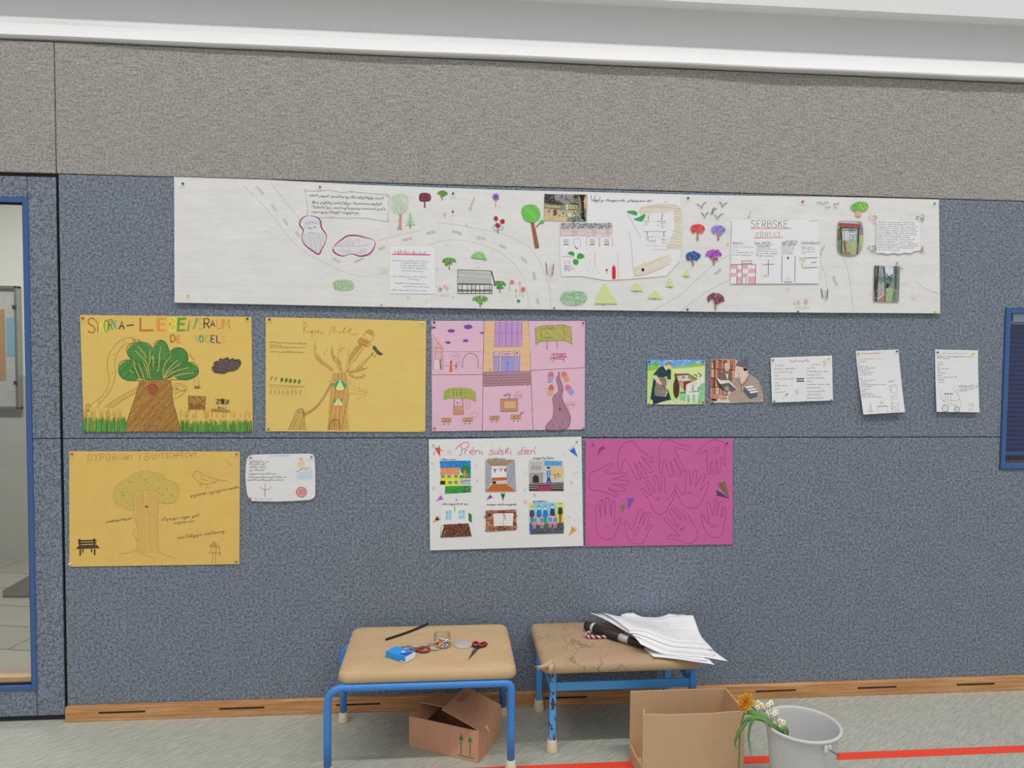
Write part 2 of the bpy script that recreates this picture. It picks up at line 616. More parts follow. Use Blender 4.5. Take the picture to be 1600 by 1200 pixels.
class Sheet:
    """a sheet hanging on the wall; top/bottom edge given as points left to right"""
    def __init__(s, name, label, cat, top, bot, rgb, group=None, y=0.0035, lift=None, wrinkle=0.0, outline=None, streak=False):
        s.y, s.n = y, 0
        s.lift = lift or (lambda u, v: 0.0)
        pts = outline or (list(top) + list(bot))
        cu = sum(p[0] for p in pts) / len(pts)
        cv = sum(p[1] for p in pts) / len(pts)
        c = wallpt(cu, cv, -y)
        s.loc = Vector((c.x, 0, c.z))
        bm = bmesh.new()
        if outline:
            tri = tessellate_polygon([[Vector((a, b, 0)) for a, b in outline]])
            for off in (0.0, 0.0007):
                vs = []
                for a, b in outline:
                    p = wallpt(a, b, -y)
                    vs.append(bm.verts.new((p.x, -(y - off), p.z)))
                for t in tri:
                    bm.faces.new([vs[i] for i in t])
                if off == 0:
                    first = vs
            for i in range(len(vs)):
                j = (i + 1) % len(vs)
                bm.faces.new((first[i], first[j], vs[j], vs[i]))
        else:
            def along(e, t):
                t *= len(e) - 1
                i = min(int(t), len(e) - 2)
                f = t - i
                return (e[i][0] * (1 - f) + e[i + 1][0] * f, e[i][1] * (1 - f) + e[i + 1][1] * f)
            NU, NV = max(12, 3 * (len(top) - 1)), 14
            grid = {}
            for off in (0, 1):
                for i in range(NU + 1):
                    a, b = along(top, i / NU), along(bot, i / NU)
                    for j in range(NV + 1):
                        t = j / NV
                        q = (a[0] * (1 - t) + b[0] * t, a[1] * (1 - t) + b[1] * t)
                        p = s.pt(q, -0.0005 * off)
                        grid[off, i, j] = bm.verts.new(p)
            for off in (0, 1):
                for i in range(NU):
                    for j in range(NV):
                        f = (grid[off, i, j], grid[off, i + 1, j], grid[off, i + 1, j + 1], grid[off, i, j + 1])
                        bm.faces.new(f if off else f[::-1])
            ring = [(i, 0) for i in range(NU)] + [(NU, j) for j in range(NV)] + [(i, NV) for i in range(NU, 0, -1)] + [(0, j) for j in range(NV, 0, -1)]
            for a, b in zip(ring, ring[1:] + ring[:1]):
                bm.faces.new((grid[0, a[0], a[1]], grid[0, b[0], b[1]], grid[1, b[0], b[1]], grid[1, a[0], a[1]]))
        m, n, l, b, tc = nodes_mat('paper_' + name, 0.8, 0.2)
        f = noise(n, l, tc.outputs['Object'], 7, 3, 0.6, stretch=(1, 1, 1.5))
        cc = alb(rgb)
        col = ramp(n, l, f, [(0.3, tuple(x * 0.955 for x in cc[:3]) + (1,)), (0.7, tuple(min(.9, x * 1.02) for x in cc[:3]) + (1,))])
        if streak:
            f3 = noise(n, l, tc.outputs['Object'], 26, 3, 0.6, stretch=(.16, 1, 3.2))
            col = mix(n, l, ramp(n, l, f3, [(0.56, (0, 0, 0, 1)), (0.75, (.13, .13, .13, 1))]), col, tuple(x * .88 for x in cc[:3]) + (1,))
        l.new(col, b.inputs['Base Color'])
        f2 = noise(n, l, tc.outputs['Object'], 9 if not streak else 7, 4, 0.55, stretch=(.5, 1, 2.4) if streak else None)
        bump(n, l, b, f2, 0.3 if wrinkle else 0.18, wrinkle or 0.004)
        bm.transform(Matrix.Translation(-s.loc))
        s.o = bm_obj(name, bm, m, None)
        s.o.location = s.loc
        tag(s.o, label, cat, group)

    def pt(s, q, up):
        p = wallpt(q[0], q[1], -s.y)
        return Vector((p.x, -(s.y + s.lift(*q) + up), p.z))

    def ink(s, name, z=None):
        return Ink(s, name, z)


class Ink:
    def __init__(s, sheet, name, z=None):
        s.sh, s.name, s.z = sheet, name, z or (lambda p: p)
        s.k = getattr(z, 'k', 1.0)
        s.v, s.f, s.mi, s.mats = [], [], [], []
        s.rnd = random.Random(hash(name) % 1 + len(name) * 7 + sheet.n)

    def _m(s, rgb):
        m = mat(rgb, 0.8, spec=0.15)
        if m not in s.mats:
            s.mats.append(m)
        return s.mats.index(m)

    def _layer(s):
        s.sh.n += 1
        return 0.00016 + s.sh.n * 0.000004

    def quad(s, pts, h, mi):
        b = len(s.v)
        s.v += [s.sh.pt(p, h) for p in pts]
        s.f.append(list(range(b, b + len(pts))))
        s.mi.append(mi)

    def ribbon(s, P, wpx, h, mi, closed=False):
        """P already in photograph pixels"""
        N = len(P)
        if N < 2:
            return
        b = len(s.v)
        for i, p in enumerate(P):
            a = P[i - 1] if (i or closed) else P[i]
            c = P[(i + 1) % N] if (i < N - 1 or closed) else P[i]
            dx, dy = c[0] - a[0], c[1] - a[1]
            L = math.hypot(dx, dy) or 1
            w2 = (wpx(i / (N - 1)) if callable(wpx) else wpx) / 2
            nx, ny = -dy / L * w2, dx / L * w2
            s.v.append(s.sh.pt((p[0] + nx, p[1] + ny), h))
            s.v.append(s.sh.pt((p[0] - nx, p[1] - ny), h))
        for i in range(N if closed else N - 1):
            j = (i + 1) % N
            s.f.append([b + 2 * i, b + 2 * i + 1, b + 2 * j + 1, b + 2 * j])
            s.mi.append(mi)

    def line(s, pts, wpx, rgb, smooth=False, closed=False, h=None):
        """line through points; width in photograph pixels"""
        P = [s.z(p) for p in pts]
        if smooth:
            P = smoothcurve(P, 5, closed)
        s.ribbon(P, wpx, h or s._layer(), s._m(rgb), closed)
        return s

    def lines(s, many, wpx, rgb, smooth=False):
        h = s._layer()
        for pts in many:
            s.line(pts, wpx, rgb, smooth, h=h)
        return s

    def fill(s, pts, rgb, smooth=False, h=None):
        P = [s.z(p) for p in pts]
        if smooth:
            P = smoothcurve(P, 5, True)
        h = h or s._layer()
        mi = s._m(rgb)
        b = len(s.v)
        s.v += [s.sh.pt(p, h) for p in P]
        for t in tessellate_polygon([[Vector((x, y, 0)) for x, y in P]]):
            s.f.append([b + i for i in t])
            s.mi.append(mi)
        return s

    def rect(s, x0, y0, x1, y1, rgb):
        return s.fill([(x0, y0), (x1, y0), (x1, y1), (x0, y1)], rgb)

    def ell(s, cx, cy, rx, ry, rgb, n=20, rot=0.0, wob=0.0, h=None):
        return s.fill(s.epts(cx, cy, rx, ry, n, rot, wob), rgb, h=h)

    def epts(s, cx, cy, rx, ry, n=20, rot=0.0, wob=0.0):
        out = []
        for i in range(n):
            a = 2 * math.pi * i / n
            k = 1 + s.rnd.uniform(-wob, wob)
            x, y = rx * k * math.cos(a), ry * k * math.sin(a)
            out.append((cx + x * math.cos(rot) - y * math.sin(rot), cy + x * math.sin(rot) + y * math.cos(rot)))
        return out

    def ring(s, cx, cy, rx, ry, wpx, rgb, n=22, wob=0.0):
        return s.line(s.epts(cx, cy, rx, ry, n, 0, wob), wpx, rgb, closed=True)

    def hatch(s, poly, rgb, ang=60, gap=1.6, wpx=1.0, jit=0.25, smooth=False, skip=0.0):
        """pencil strokes inside a polygon; gap and width in photograph pixels"""
        P = [s.z(p) for p in poly]
        if smooth:
            P = smoothcurve(P, 5, True)
        a = math.radians(ang)
        ca, sa = math.cos(a), math.sin(a)
        R = [(x * ca + y * sa, -x * sa + y * ca) for x, y in P]
        lo, hi = min(r[1] for r in R), max(r[1] for r in R)
        h, mi = s._layer(), s._m(rgb)
        cnt = 0
        t = lo + gap * 0.5
        while t < hi:
            tt = t + s.rnd.uniform(-jit, jit) * gap
            xs = []
            for (x0, y0), (x1, y1) in zip(R, R[1:] + R[:1]):
                if (y0 <= tt < y1) or (y1 <= tt < y0):
                    xs.append(x0 + (tt - y0) / (y1 - y0) * (x1 - x0))
            xs.sort()
            for x0, x1 in zip(xs[::2], xs[1::2]):
                if s.rnd.random() < skip:
                    continue
                e = s.rnd.uniform(-jit, jit) * gap * .8
                y0, y1 = tt, tt + e
                w2 = wpx * s.rnd.uniform(.75, 1.2) / 2
                s.quad([(x * ca - y * sa, x * sa + y * ca) for x, y in ((x0, y0 - w2), (x1, y1 - w2), (x1, y1 + w2), (x0, y0 + w2))], h + cnt * 1.2e-6, mi)
                cnt += 1
            t += gap
        s.sh.n += int(cnt * 0.3) + 1
        return s

    def dabs(s, poly, cols, n, ln, wpx, ang=None, smooth=False):
        """short pencil strokes or print grain scattered inside a polygon"""
        P = [s.z(p) for p in poly]
        if smooth:
            P = smoothcurve(P, 5, True)
        x0, x1 = min(p[0] for p in P), max(p[0] for p in P)
        y0, y1 = min(p[1] for p in P), max(p[1] for p in P)
        h = s._layer()
        if not isinstance(cols, list):
            cols = [cols]
        ms = [s._m(c) for c in cols]
        done = t = 0
        while done < n and t < n * 8:
            t += 1
            x, y = s.rnd.uniform(x0, x1), s.rnd.uniform(y0, y1)
            ins = False
            for (ax, ay), (bx, by) in zip(P, P[1:] + P[:1]):
                if (ay > y) != (by > y) and x < ax + (y - ay) / (by - ay) * (bx - ax):
                    ins = not ins
            if not ins:
                continue
            a = math.radians(ang + s.rnd.uniform(-18, 18)) if ang is not None else s.rnd.uniform(0, math.pi)
            l = ln * s.rnd.uniform(.6, 1.3) / 2
            s.ribbon([(x - l * math.cos(a), y - l * math.sin(a)), (x + l * math.cos(a), y + l * math.sin(a))], wpx, h + done * 1.2e-6, s.rnd.choice(ms))
            done += 1
        s.sh.n += int(done * 0.3) + 1
        return s

    def scrib(s, x0, y0, x1, y1, hgt, rgb, wpx=0.5, words=True, dens=1.0):
        """illegible small handwriting along a line"""
        X0, Y0 = s.z((x0, y0))
        X1, Y1 = s.z((x1, y1))
        hp = hgt / s.k
        L = math.hypot(X1 - X0, Y1 - Y0)
        h, mi = s._layer(), s._m(rgb)
        rgb_ = tuple(c + (205 - c) * .12 for c in rgb)
        mi = s._m(rgb_)
        t = 0.0
        step = hp * 0.55 / dens
        ux, uy = (X1 - X0) / L, (Y1 - Y0) / L
        fine = 4 if hp < 2.6 else 7
        while t < L - step:
            wl = min(L - t, s.rnd.choice((2, 3, 4, 5, 6, 7, 8)) * step * 1.5)
            P = []
            u = 0.0
            while u < wl:
                r = s.rnd.random()
                hi, lo, wd = hp * .5, 0.0, step * s.rnd.uniform(.75, 1.25)
                if r < .17:
                    hi = hp * 1.02
                elif r < .28:
                    lo = -hp * .42
                lean = s.rnd.uniform(.1, .5)
                loop = s.rnd.choice((.0, .25, .55, .7))
                for q in range(fine):
                    a = 2 * math.pi * q / fine
                    yy = lo + (hi - lo) * (.5 - .5 * math.cos(a))
                    xx = u + wd * q / fine - loop * wd * math.sin(a) * .6 + lean * yy * .35
                    P.append((X0 + ux * (t + xx), Y0 + uy * (t + xx) - yy))
                u += wd
            s.ribbon(P, wpx, h, mi)
            t += wl + step * 1.3
        return s

    def text(s, txt, x, y, hgt, rgb, wpx=0.7, adv=None, slope=0.0, slant=0.0, cols=None, rot=0.0, xs=1.0):
        """lettering; x,y is the lower left corner of the first letter"""
        adv = adv or hgt * .8
        for i, ch in enumerate(txt):
            g = FONT.get(ch)
            if g:
                c = cols[i % len(cols)] if cols else rgb
                for st in g:
                    pts = []
                    for a, b in st:
                        lx, ly = xs * a * hgt / 6 + slant * b * hgt / 6 + i * adv, -b * hgt / 6 + slope * i * adv
                        pts.append((x + lx * math.cos(rot) - ly * math.sin(rot), y + lx * math.sin(rot) + ly * math.cos(rot)))
                    s.line(pts, wpx, c)
        return s

    def build(s, label=None, under=None):
        me = bpy.data.meshes.new(s.name)
        me.from_pydata([v - s.sh.loc for v in s.v], [], s.f)
        for m in s.mats:
            me.materials.append(m)
        me.polygons.foreach_set('material_index', s.mi)
        me.update()
        o = link(s.name, me, under or s.sh.o)
        if label:
            o['label'] = label
        return o


FONT = {
    'A': [[(0, 0), (1.8, 6), (3.6, 0)], [(.7, 2.2), (2.9, 2.2)]],
    'B': [[(0, 0), (0, 6), (2.2, 6), (3, 5.2), (3, 4), (2.2, 3.2), (0, 3.2)], [(2.2, 3.2), (3.3, 2.4), (3.3, .8), (2.4, 0), (0, 0)]],
    'C': [[(3.3, 5), (2.4, 6), (1, 5.8), (0, 4.2), (0, 1.8), (1, .2), (2.4, 0), (3.3, 1)]],
    'D': [[(0, 0), (0, 6), (1.8, 5.8), (3.2, 4.4), (3.2, 1.6), (1.8, .2), (0, 0)]],
    'E': [[(3, 6), (0, 6), (0, 0), (3, 0)], [(0, 3.1), (2.4, 3.1)]],
    'F': [[(3, 6), (0, 6), (0, 0)], [(0, 3.1), (2.4, 3.1)]],
    'G': [[(3.2, 5), (2.3, 6), (1, 5.8), (0, 4.2), (0, 1.8), (1, .2), (2.3, 0), (3.3, 1), (3.3, 2.7), (2, 2.7)]],
    'H': [[(0, 0), (0, 6)], [(3, 0), (3, 6)], [(0, 3), (3, 3)]],
    'I': [[(1.2, 0), (1.2, 6)]],
    'K': [[(0, 0), (0, 6)], [(3, 6), (0, 2.8)], [(.9, 3.6), (3.2, 0)]],
    'L': [[(0, 6), (0, 0), (3, 0)]],
    'M': [[(0, 0), (.3, 6), (1.9, 2.4), (3.5, 6), (3.8, 0)]],
    'N': [[(0, 0), (0, 6), (3, 0), (3, 6)]],
    'O': [[(1.6, 6), (.4, 5.2), (0, 3), (.4, .8), (1.6, 0), (2.8, .8), (3.2, 3), (2.8, 5.2), (1.6, 6)]],
    'P': [[(0, 0), (0, 6), (2.2, 6), (3, 5.2), (3, 3.9), (2.2, 3), (0, 3)]],
    'R': [[(0, 0), (0, 6), (2.2, 6), (3, 5.2), (3, 3.9), (2.2, 3), (0, 3)], [(1.4, 3), (3.2, 0)]],
    'S': [[(3, 5.2), (2.2, 6), (.8, 6), (0, 5), (.3, 3.8), (2.6, 2.4), (3.1, 1.2), (2.4, 0), (.8, 0), (0, .8)]],
    'T': [[(0, 6), (3.4, 6)], [(1.7, 6), (1.7, 0)]],
    'U': [[(0, 6), (0, 1.4), (.8, 0), (2.2, 0), (3, 1.4), (3, 6)]],
    'V': [[(0, 6), (1.7, 0), (3.4, 6)]],
    'W': [[(0, 6), (1, 0), (2, 4), (3, 0), (4, 6)]],
    'Y': [[(0, 6), (1.6, 3.2), (3.2, 6)], [(1.6, 3.2), (1.6, 0)]],
    '/': [[(0, -.6), (2.4, 6.4)]],
    '-': [[(.3, 3), (2.8, 3)]],
}


def bushy(ink, cx, cy, blobs, rgb, trunk, tcol, branches=(), wpx=0.7, rgb2=None):
    """little felt-pen tree: stem, twigs and leaf blobs in enlarged coordinates"""
    if trunk:
        ink.fill(trunk, tcol)
    if branches:
        ink.lines(branches, wpx, tcol)
    h = ink._layer()
    for i, (dx, dy, r) in enumerate(blobs):
        ink.ell(cx + dx, cy + dy, r, r * .85, rgb if (i % 3 or not rgb2) else rgb2, 9, ink.rnd.uniform(0, 1), .18, h=h + i * 1.2e-6)
    ink.sh.n += int(len(blobs) * .3) + 1
    return ink


def blobs(rnd, rx, ry, n, r, hole=0.0, top=False):
    out = []
    for i in range(n):
        a = rnd.uniform(math.pi, 2 * math.pi) if top else rnd.uniform(0, 2 * math.pi)
        q = math.sqrt(rnd.uniform(hole * hole, 1))
        out.append((rx * q * math.cos(a), ry * q * math.sin(a), r * rnd.uniform(.8, 1.2)))
    return out


# ------------------------------------------------------------------ drawing pins
PIN_COL = {'red': (196, 44, 40), 'navy blue': (40, 48, 96), 'yellow': (226, 196, 70), 'black': (44, 44, 48), 'green': (44, 136, 72),
           'white': (226, 224, 220), 'grey': (126, 126, 124), 'blue': (56, 88, 170), 'orange': (222, 110, 62), 'purple': (78, 52, 116)}
PIN_ME = {}


def push_pin(u, v, col, where, y=0.004):
    if col not in PIN_ME:
        bm = bmesh.new()
        add_lathe(bm, [(0, .0095), (.0030, .0093), (.0036, .0082), (.0030, .0066), (.0022, .0052), (.0026, .0024), (.0042, .0016), (.0044, .0006),
                       (.0038, 0), (.0007, 0), (.0007, -.009), (0, -.010)], n=14, axis=(0, -1, 0))
        o = bm_obj('push_pin', bm, mat(PIN_COL[col], 0.35, spec=0.5), smooth=True)
        PIN_ME[col] = o.data
    else:
        o = link('push_pin', PIN_ME[col])
    p = wallpt(u, v, -y)
    o.location = (p.x, -y - 0.0006, p.z)
    o.rotation_euler = (random.uniform(-.15, .15), 0, random.uniform(-.15, .15))
    tag(o, '%s push pin %s' % (col, where), 'push pin', 'push pins holding the paper sheets')
# ------------------------------------------------------------------ the long white banner
random.seed(5)
R_ = random.Random(42)
INK = (58, 58, 66)
PENCIL = (150, 150, 148)


def ban_lift(u, v):
    return 0.010 * (v - 276 - 0.03 * (u - 272)) / 190.0


BAN = Sheet('paper_banner', 'long white paper banner covered in small drawings and pasted notes, widest sheet on wall', 'banner',
            [(272, 276.4), (420, 281), (560, 288.5), (780, 296.5), (960, 301), (1110, 304.8), (1290, 307.6), (1467, 311.7)],
            [(274, 473), (420, 476), (560, 479), (780, 483), (960, 485.2), (1110, 487.4), (1290, 488.8), (1467, 489.8)],
            (207, 205, 202), lift=ban_lift, wrinkle=0.010, streak=True)
B1, B2, B3, B4 = Z(260, 260, 5), Z(450, 270, 5.715), Z(590, 280, 5.715), Z(780, 290, 6)
B5, B6, B7, B8 = Z(880, 290, 6), Z(1040, 300, 6), Z(1130, 300, 6), Z(1290, 300, 6)

# pencilled road with lane dashes
roads = [[(380, 290), (420, 330), (465, 385), (520, 417), (563, 432), (600, 425), (640, 398), (690, 377), (735, 378), (785, 397), (815, 430), (824, 460), (825, 482)],
         [(424, 287), (452, 322), (470, 345)], [(680, 347), (720, 353), (770, 362), (800, 371), (830, 390), (848, 420), (858, 455), (860, 484)],
         [(590, 376), (630, 366), (660, 360)], [(1020, 484), (1060, 462), (1110, 417), (1140, 398)], [(1064, 486), (1100, 458), (1142, 436)],
         [(1278, 403), (1285, 420), (1290, 440), (1292, 470)], [(1310, 380), (1325, 430), (1332, 485)], [(1430, 440), (1445, 452), (1462, 458)]]
dashes = [([(400, 291), (412, 304)], 0), ([(424, 319), (432, 330)], 0), ([(443, 342), (450, 352)], 0), ([(463, 362), (468, 370)], 0), ([(520, 404), (532, 410)], 0), ([(554, 410), (568, 404)], 0),
          ([(592, 390), (602, 386)], 0), ([(629, 376), (644, 372)], 0), ([(666, 365), (680, 362)], 0), ([(706, 361), (722, 366)], 0), ([(745, 371), (758, 374)], 0), ([(781, 383), (791, 388)], 0),
          ([(814, 402), (822, 410)], 0), ([(833, 426), (836, 438)], 0), ([(839, 466), (840, 475)], 0), ([(1116, 429), (1126, 421)], 4), ([(1300, 432), (1306, 446)], 6)]
for grp in ((0, 1, 2, 3), (4, 5), (6, 7), (8,)):
    k = BAN.ink('road_drawing')
    for g in grp:
        k.line(roads[g], 0.55, (172, 171, 167), True)
    for ((x0, y0), (x1, y1)), g in dashes:
        if g != grp[0]:
            continue
        dx, dy = x1 - x0, y1 - y0
        L = math.hypot(dx, dy)
        nx, ny = -dy / L * 2.2, dx / L * 2.2
        k.hatch([(x0 + nx, y0 + ny), (x1 + nx, y1 + ny), (x1 - nx, y1 - ny), (x0 - nx, y0 - ny)], (176, 175, 172), math.degrees(math.atan2(dy, dx)) + 30, 1.2, 0.8)
    k.build()

# framed handwriting, top left
k = BAN.ink('framed_text', B2)
fr = [(155, 160), (250, 165), (360, 155), (470, 175), (570, 170), (680, 180), (780, 190), (900, 205), (895, 270), (905, 330), (890, 380), (895, 435), (780, 420), (640, 405),
      (520, 408), (390, 400), (300, 402), (180, 390), (180, 320), (165, 250), (155, 160)]
k.line(fr, 0.5, (128, 132, 118), True)
for c in ((155, 155), (570, 170), (890, 205), (890, 430), (390, 400)):
    k.ring(c[0], c[1], 12, 12, 0.5, (180, 178, 130), 9)
for y0, y1, x0, x1 in ((212, 240, 190, 845), (275, 290, 215, 835), (318, 336, 215, 870), (360, 368, 215, 630)):
    k.scrib(x0, y0, x1, y1, 24, (82, 82, 88), 0.55)
k.build()

# two pencil pictures cut out along a crimson outline
k = BAN.ink('portrait_cutout', B2)
po = [(190, 385), (250, 395), (290, 430), (300, 490), (320, 520), (345, 560), (340, 610), (300, 690), (275, 728), (210, 690), (150, 640), (125, 590), (130, 545), (138, 510), (108, 470),
      (112, 430), (145, 395)]
k.fill(po, (204, 200, 203), True)
k.hatch([(130, 560), (170, 540), (330, 540), (340, 600), (275, 715), (150, 630)], (172, 168, 174), 80, 1.3, 0.5, 0.6, True)
k.hatch([(150, 430), (280, 425), (285, 460), (150, 470)], (180, 176, 181), 20, 1.2, 0.5, 0.6)
for c in ((195, 495), (240, 488)):
    k.ell(c[0], c[1], 14, 9, (150, 146, 152), 10)
k.lines([[(160, 455), (200, 445), (260, 452)], [(185, 545), (215, 535), (240, 545)], [(215, 495), (212, 525)], [(145, 480), (165, 490)], [(280, 440), (290, 480)]], 0.5, (130, 126, 134), True)
k.line(po, lambda t: 0.5 + 1.6 * abs(math.sin(t * 9.3)), (148, 52, 92), True, True)
k.build('pencil portrait with a crimson outline')
k = BAN.ink('landscape_cutout', B2)
po = [(405, 680), (430, 640), (480, 600), (535, 565), (620, 563), (690, 580), (750, 595), (778, 620), (770, 670), (735, 720), (690, 740), (640, 745), (590, 728), (550, 728), (500, 745), (455, 735),
      (415, 710)]
k.fill(po, (204, 200, 203), True)
k.hatch([(430, 650), (560, 575), (600, 640), (560, 650), (430, 660)], (178, 174, 180), 75, 1.2, 0.5, 0.6)
k.hatch([(430, 690), (560, 690), (600, 720), (690, 735), (720, 690), (660, 690), (500, 735)], (172, 168, 174), 15, 1.3, 0.5, 0.6)
k.lines([[(420, 655), (560, 657), (680, 653), (740, 640)], [(580, 650), (600, 610), (640, 600), (625, 640)], [(480, 675), (500, 678)], [(545, 670), (550, 690)], [(640, 690), (700, 680)]], 0.5, (140, 128, 140), True)
k.line(po, lambda t: 0.5 + 1.8 * abs(math.sin(t * 8.1)), (152, 56, 96), True, True)
k.build('pencil landscape with a crimson outline')

# green bush, tall faint tree, fir
k = BAN.ink('bush_drawing', B2)
k.hatch([(400, 990), (430, 960), (500, 955), (570, 968), (590, 1000), (585, 1040), (520, 1058), (430, 1050)], (164, 190, 150), 10, 1.0, 0.9, 0.4, True)
k.dabs([(420, 1000), (450, 960), (560, 970), (575, 1040), (430, 1040)], [(112, 150, 96), (92, 132, 84)], 46, 1.8, .7, None, True)
k.build()
k = BAN.ink('tree_drawing', B3)
for _ in range(3):
    k.hatch([(120, 170), (150, 140), (210, 128), (270, 150), (275, 220), (262, 290), (200, 305), (140, 300), (118, 240)], (184, 197, 174), R_.uniform(40, 130), 1.6, 0.7, 0.6, True, .25)
k.hatch([(195, 315), (215, 315), (212, 400), (218, 455), (178, 455), (190, 400)], (192, 140, 126), 88, 0.8, 0.8)
k.lines([[(195, 330), (170, 270), (150, 240)], [(205, 330), (205, 250)], [(210, 330), (240, 270)]], 0.6, (160, 150, 130), True)
k.build()
k = BAN.ink('fir_drawing', B3)
for yy, hw in ((315, 14), (345, 28), (375, 38), (402, 48)):
    k.hatch([(293, yy - 18), (293 + hw, yy + 12), (293 - hw, yy + 12)], (146, 182, 128), 100, 1.0, 0.8, 0.4)
k.rect(286, 410, 298, 436, (132, 112, 88))
k.build()
# dark red round tree
k = BAN.ink('tree_drawing', B3)
po = [(372, 160), (378, 135), (400, 125), (440, 125), (468, 138), (475, 165), (468, 190), (440, 198), (390, 198), (374, 185)]
k.fill([(415, 198), (425, 198), (428, 255), (415, 255)], (104, 70, 58))
k.fill(po, (130, 66, 78), True)
k.hatch(po, (96, 44, 58), 70, 1.4, 0.6, 0.5, True)
k.line(po, 0.6, (84, 40, 52), True, True)
k.build()


def twig_tree(ink, z_c, rx, ry, rgb, rgb2, tcol, th, n=16, r=9, tw=5):
    cx, cy = z_c
    tr = [(cx - tw * .5, cy + ry * .3), (cx + tw * .5, cy + ry * .3), (cx + tw * .9, cy + th), (cx - tw * .9, cy + th)]
    br = [[(cx, cy + ry * .75), (cx + rx * q, cy - ry * .15)] for q in (-.7, -.35, 0, .35, .7)]
    bl = blobs(ink.rnd, rx, ry, n, r * 1.1) + [(rx * .92 * math.cos(a), ry * .9 * math.sin(a), r) for a in [math.pi * (1 + i / 8) for i in range(9)]] + [(q * rx * .8, -ry * .1, r * 1.1) for q in (-1, -.6, -.2, .2, .6, 1)]
    return bushy(ink, cx, cy, bl, rgb, tr, tcol, br, 0.6, rgb2)


for z, c, rx, ry, a, b, th, n, r in ((B3, (578, 130), 40, 25, (104, 146, 62), (78, 122, 52), 58, 14, 9), (B3, (640, 738), 58, 34, (106, 152, 74), (84, 130, 62), 72, 18, 10),
                                     (B3, (1090, 945), 50, 32, (88, 148, 72), (70, 124, 60), 72, 18, 10), (B3, (915, 1078), 66, 34, (110, 158, 70), (86, 136, 58), 68, 20, 10)):
    k = BAN.ink('tree_drawing', z)
    twig_tree(k, c, rx, ry, a, b, (128, 86, 74), th, n, r)
    k.build()
# flowers in the top strip
k = BAN.ink('flower_drawing', B3)
k.line([(1056, 170), (1050, 250)], 0.7, (110, 140, 96))
for i in range(9):
    a = i * .7
    k.line([(1055, 160), (1055 + 32 * math.cos(a), 160 + 36 * math.sin(a))], 1.8, (134, 82, 172))
k.ell(1055, 160, 14, 14, (118, 66, 158), 10)
k.build()
k = BAN.ink('flower_drawing', B3)
k.line([(866, 165), (836, 235)], 1.5, (206, 140, 134))
k.line([(836, 235), (826, 285)], 0.7, (150, 170, 130))
k.ring(828, 262, 12, 10, 0.5, (150, 170, 130))
k.build()
for cx, cy, h_, c in ((600, 310, 38, (222, 160, 150)), (670, 290, 46, (196, 80, 74))):
    k = BAN.ink('flower_drawing', B3)
    k.line([(cx, cy), (cx, cy + h_)], 0.6, (140, 150, 120))
    k.ell(cx, cy, 11, 11, c, 10, 0, .2)
    k.build()
k = BAN.ink('rose_bunch_drawing', B3)
k.lines([[(1055, 355), (1068, 440), (1075, 490)], [(1112, 380), (1090, 440), (1076, 480)], [(1072, 415), (1076, 490)], [(1045, 410), (1030, 425), (1048, 455), (1070, 462)],
         [(1112, 420), (1122, 440), (1100, 458)]], 0.7, (84, 150, 130), True)
for x, y in ((1055, 353), (1113, 379), (1071, 415)):
    k.ell(x, y, 22, 22, (176, 54, 66), 12, 0, .12)
    k.ring(x, y, 11, 11, 0.5, (130, 34, 46), 10)
k.build()
k = BAN.ink('hedge_drawing', B3)
po = [(836, 706), (850, 670), (890, 652), (935, 655), (962, 690), (970, 726), (900, 712)]
k.fill(po, (152, 196, 130), True)
k.hatch(po, (104, 160, 84), 60, 1.5, 0.6, 0.6, True, .2)
k.line([(836, 706), (970, 722)], 0.7, (84, 140, 70))
k.build()
k = BAN.ink('heart_doodle', B3)
k.ring(560, 985, 16, 14, 0.7, (132, 124, 158), 9, .2)
k.ring(560, 985, 8, 7, 0.7, (150, 120, 168), 9, .2)
for x, y, r in ((600, 958, 14), (620, 972, 18), (602, 965, 12)):
    k.ell(x, y, r, r, (228, 168, 160), 10, 0, .2)
k.hatch([(520, 1030), (640, 1020), (650, 1040), (520, 1045)], (206, 210, 180), 5, 1.4, .6)
k.build()
# half timbered house
k = BAN.ink('house_drawing', B3)
k.hatch([(715, 812), (1012, 822), (1005, 935), (712, 932)], (180, 180, 180), 5, 1.5, 0.8, .5)
k.lines([[(715, 810), (1015, 820), (1008, 938), (712, 932), (715, 810)], [(1018, 820), (1040, 928)]], 0.8, (60, 60, 62))
k.line([(1016, 825), (1042, 925)], 1.5, (50, 50, 52))
for x in (715, 755, 800, 838, 875, 912, 950, 1000, 1020):
    k.line([(x, 936), (x, 1022)], 0.8, (52, 52, 54))
for y in (940, 990, 1000, 1022):
    k.line([(715, y), (1020, y)], 0.8, (52, 52, 54))
for x0, x1 in ((722, 748), (842, 872), (950, 990)):
    k.rect(x0, 948, x1, 985, (186, 186, 184))
k.build()
k = BAN.ink('flower_drawing', B3)
for x, y, h_, r, c in ((1198, 920, 85, 20, (216, 124, 124)), (1297, 985, 78, 22, (222, 112, 104)), (1268, 925, 120, 14, (196, 196, 186)), (1235, 990, 70, 10, (208, 190, 160))):
    k.line([(x - 18 if x == 1198 else x, y), (x - 22 if x == 1198 else x, y + h_)], 0.5, (140, 150, 130))
    k.ell(x, y, r, r, c, 12, 0, .15)
    k.ring(x, y, r * .5, r * .5, 0.5, (190, 90, 90))
k.fill([(1240, 1085), (1252, 1072), (1258, 1082), (1266, 1074), (1272, 1088), (1256, 1108)], (52, 128, 88))
k.build()
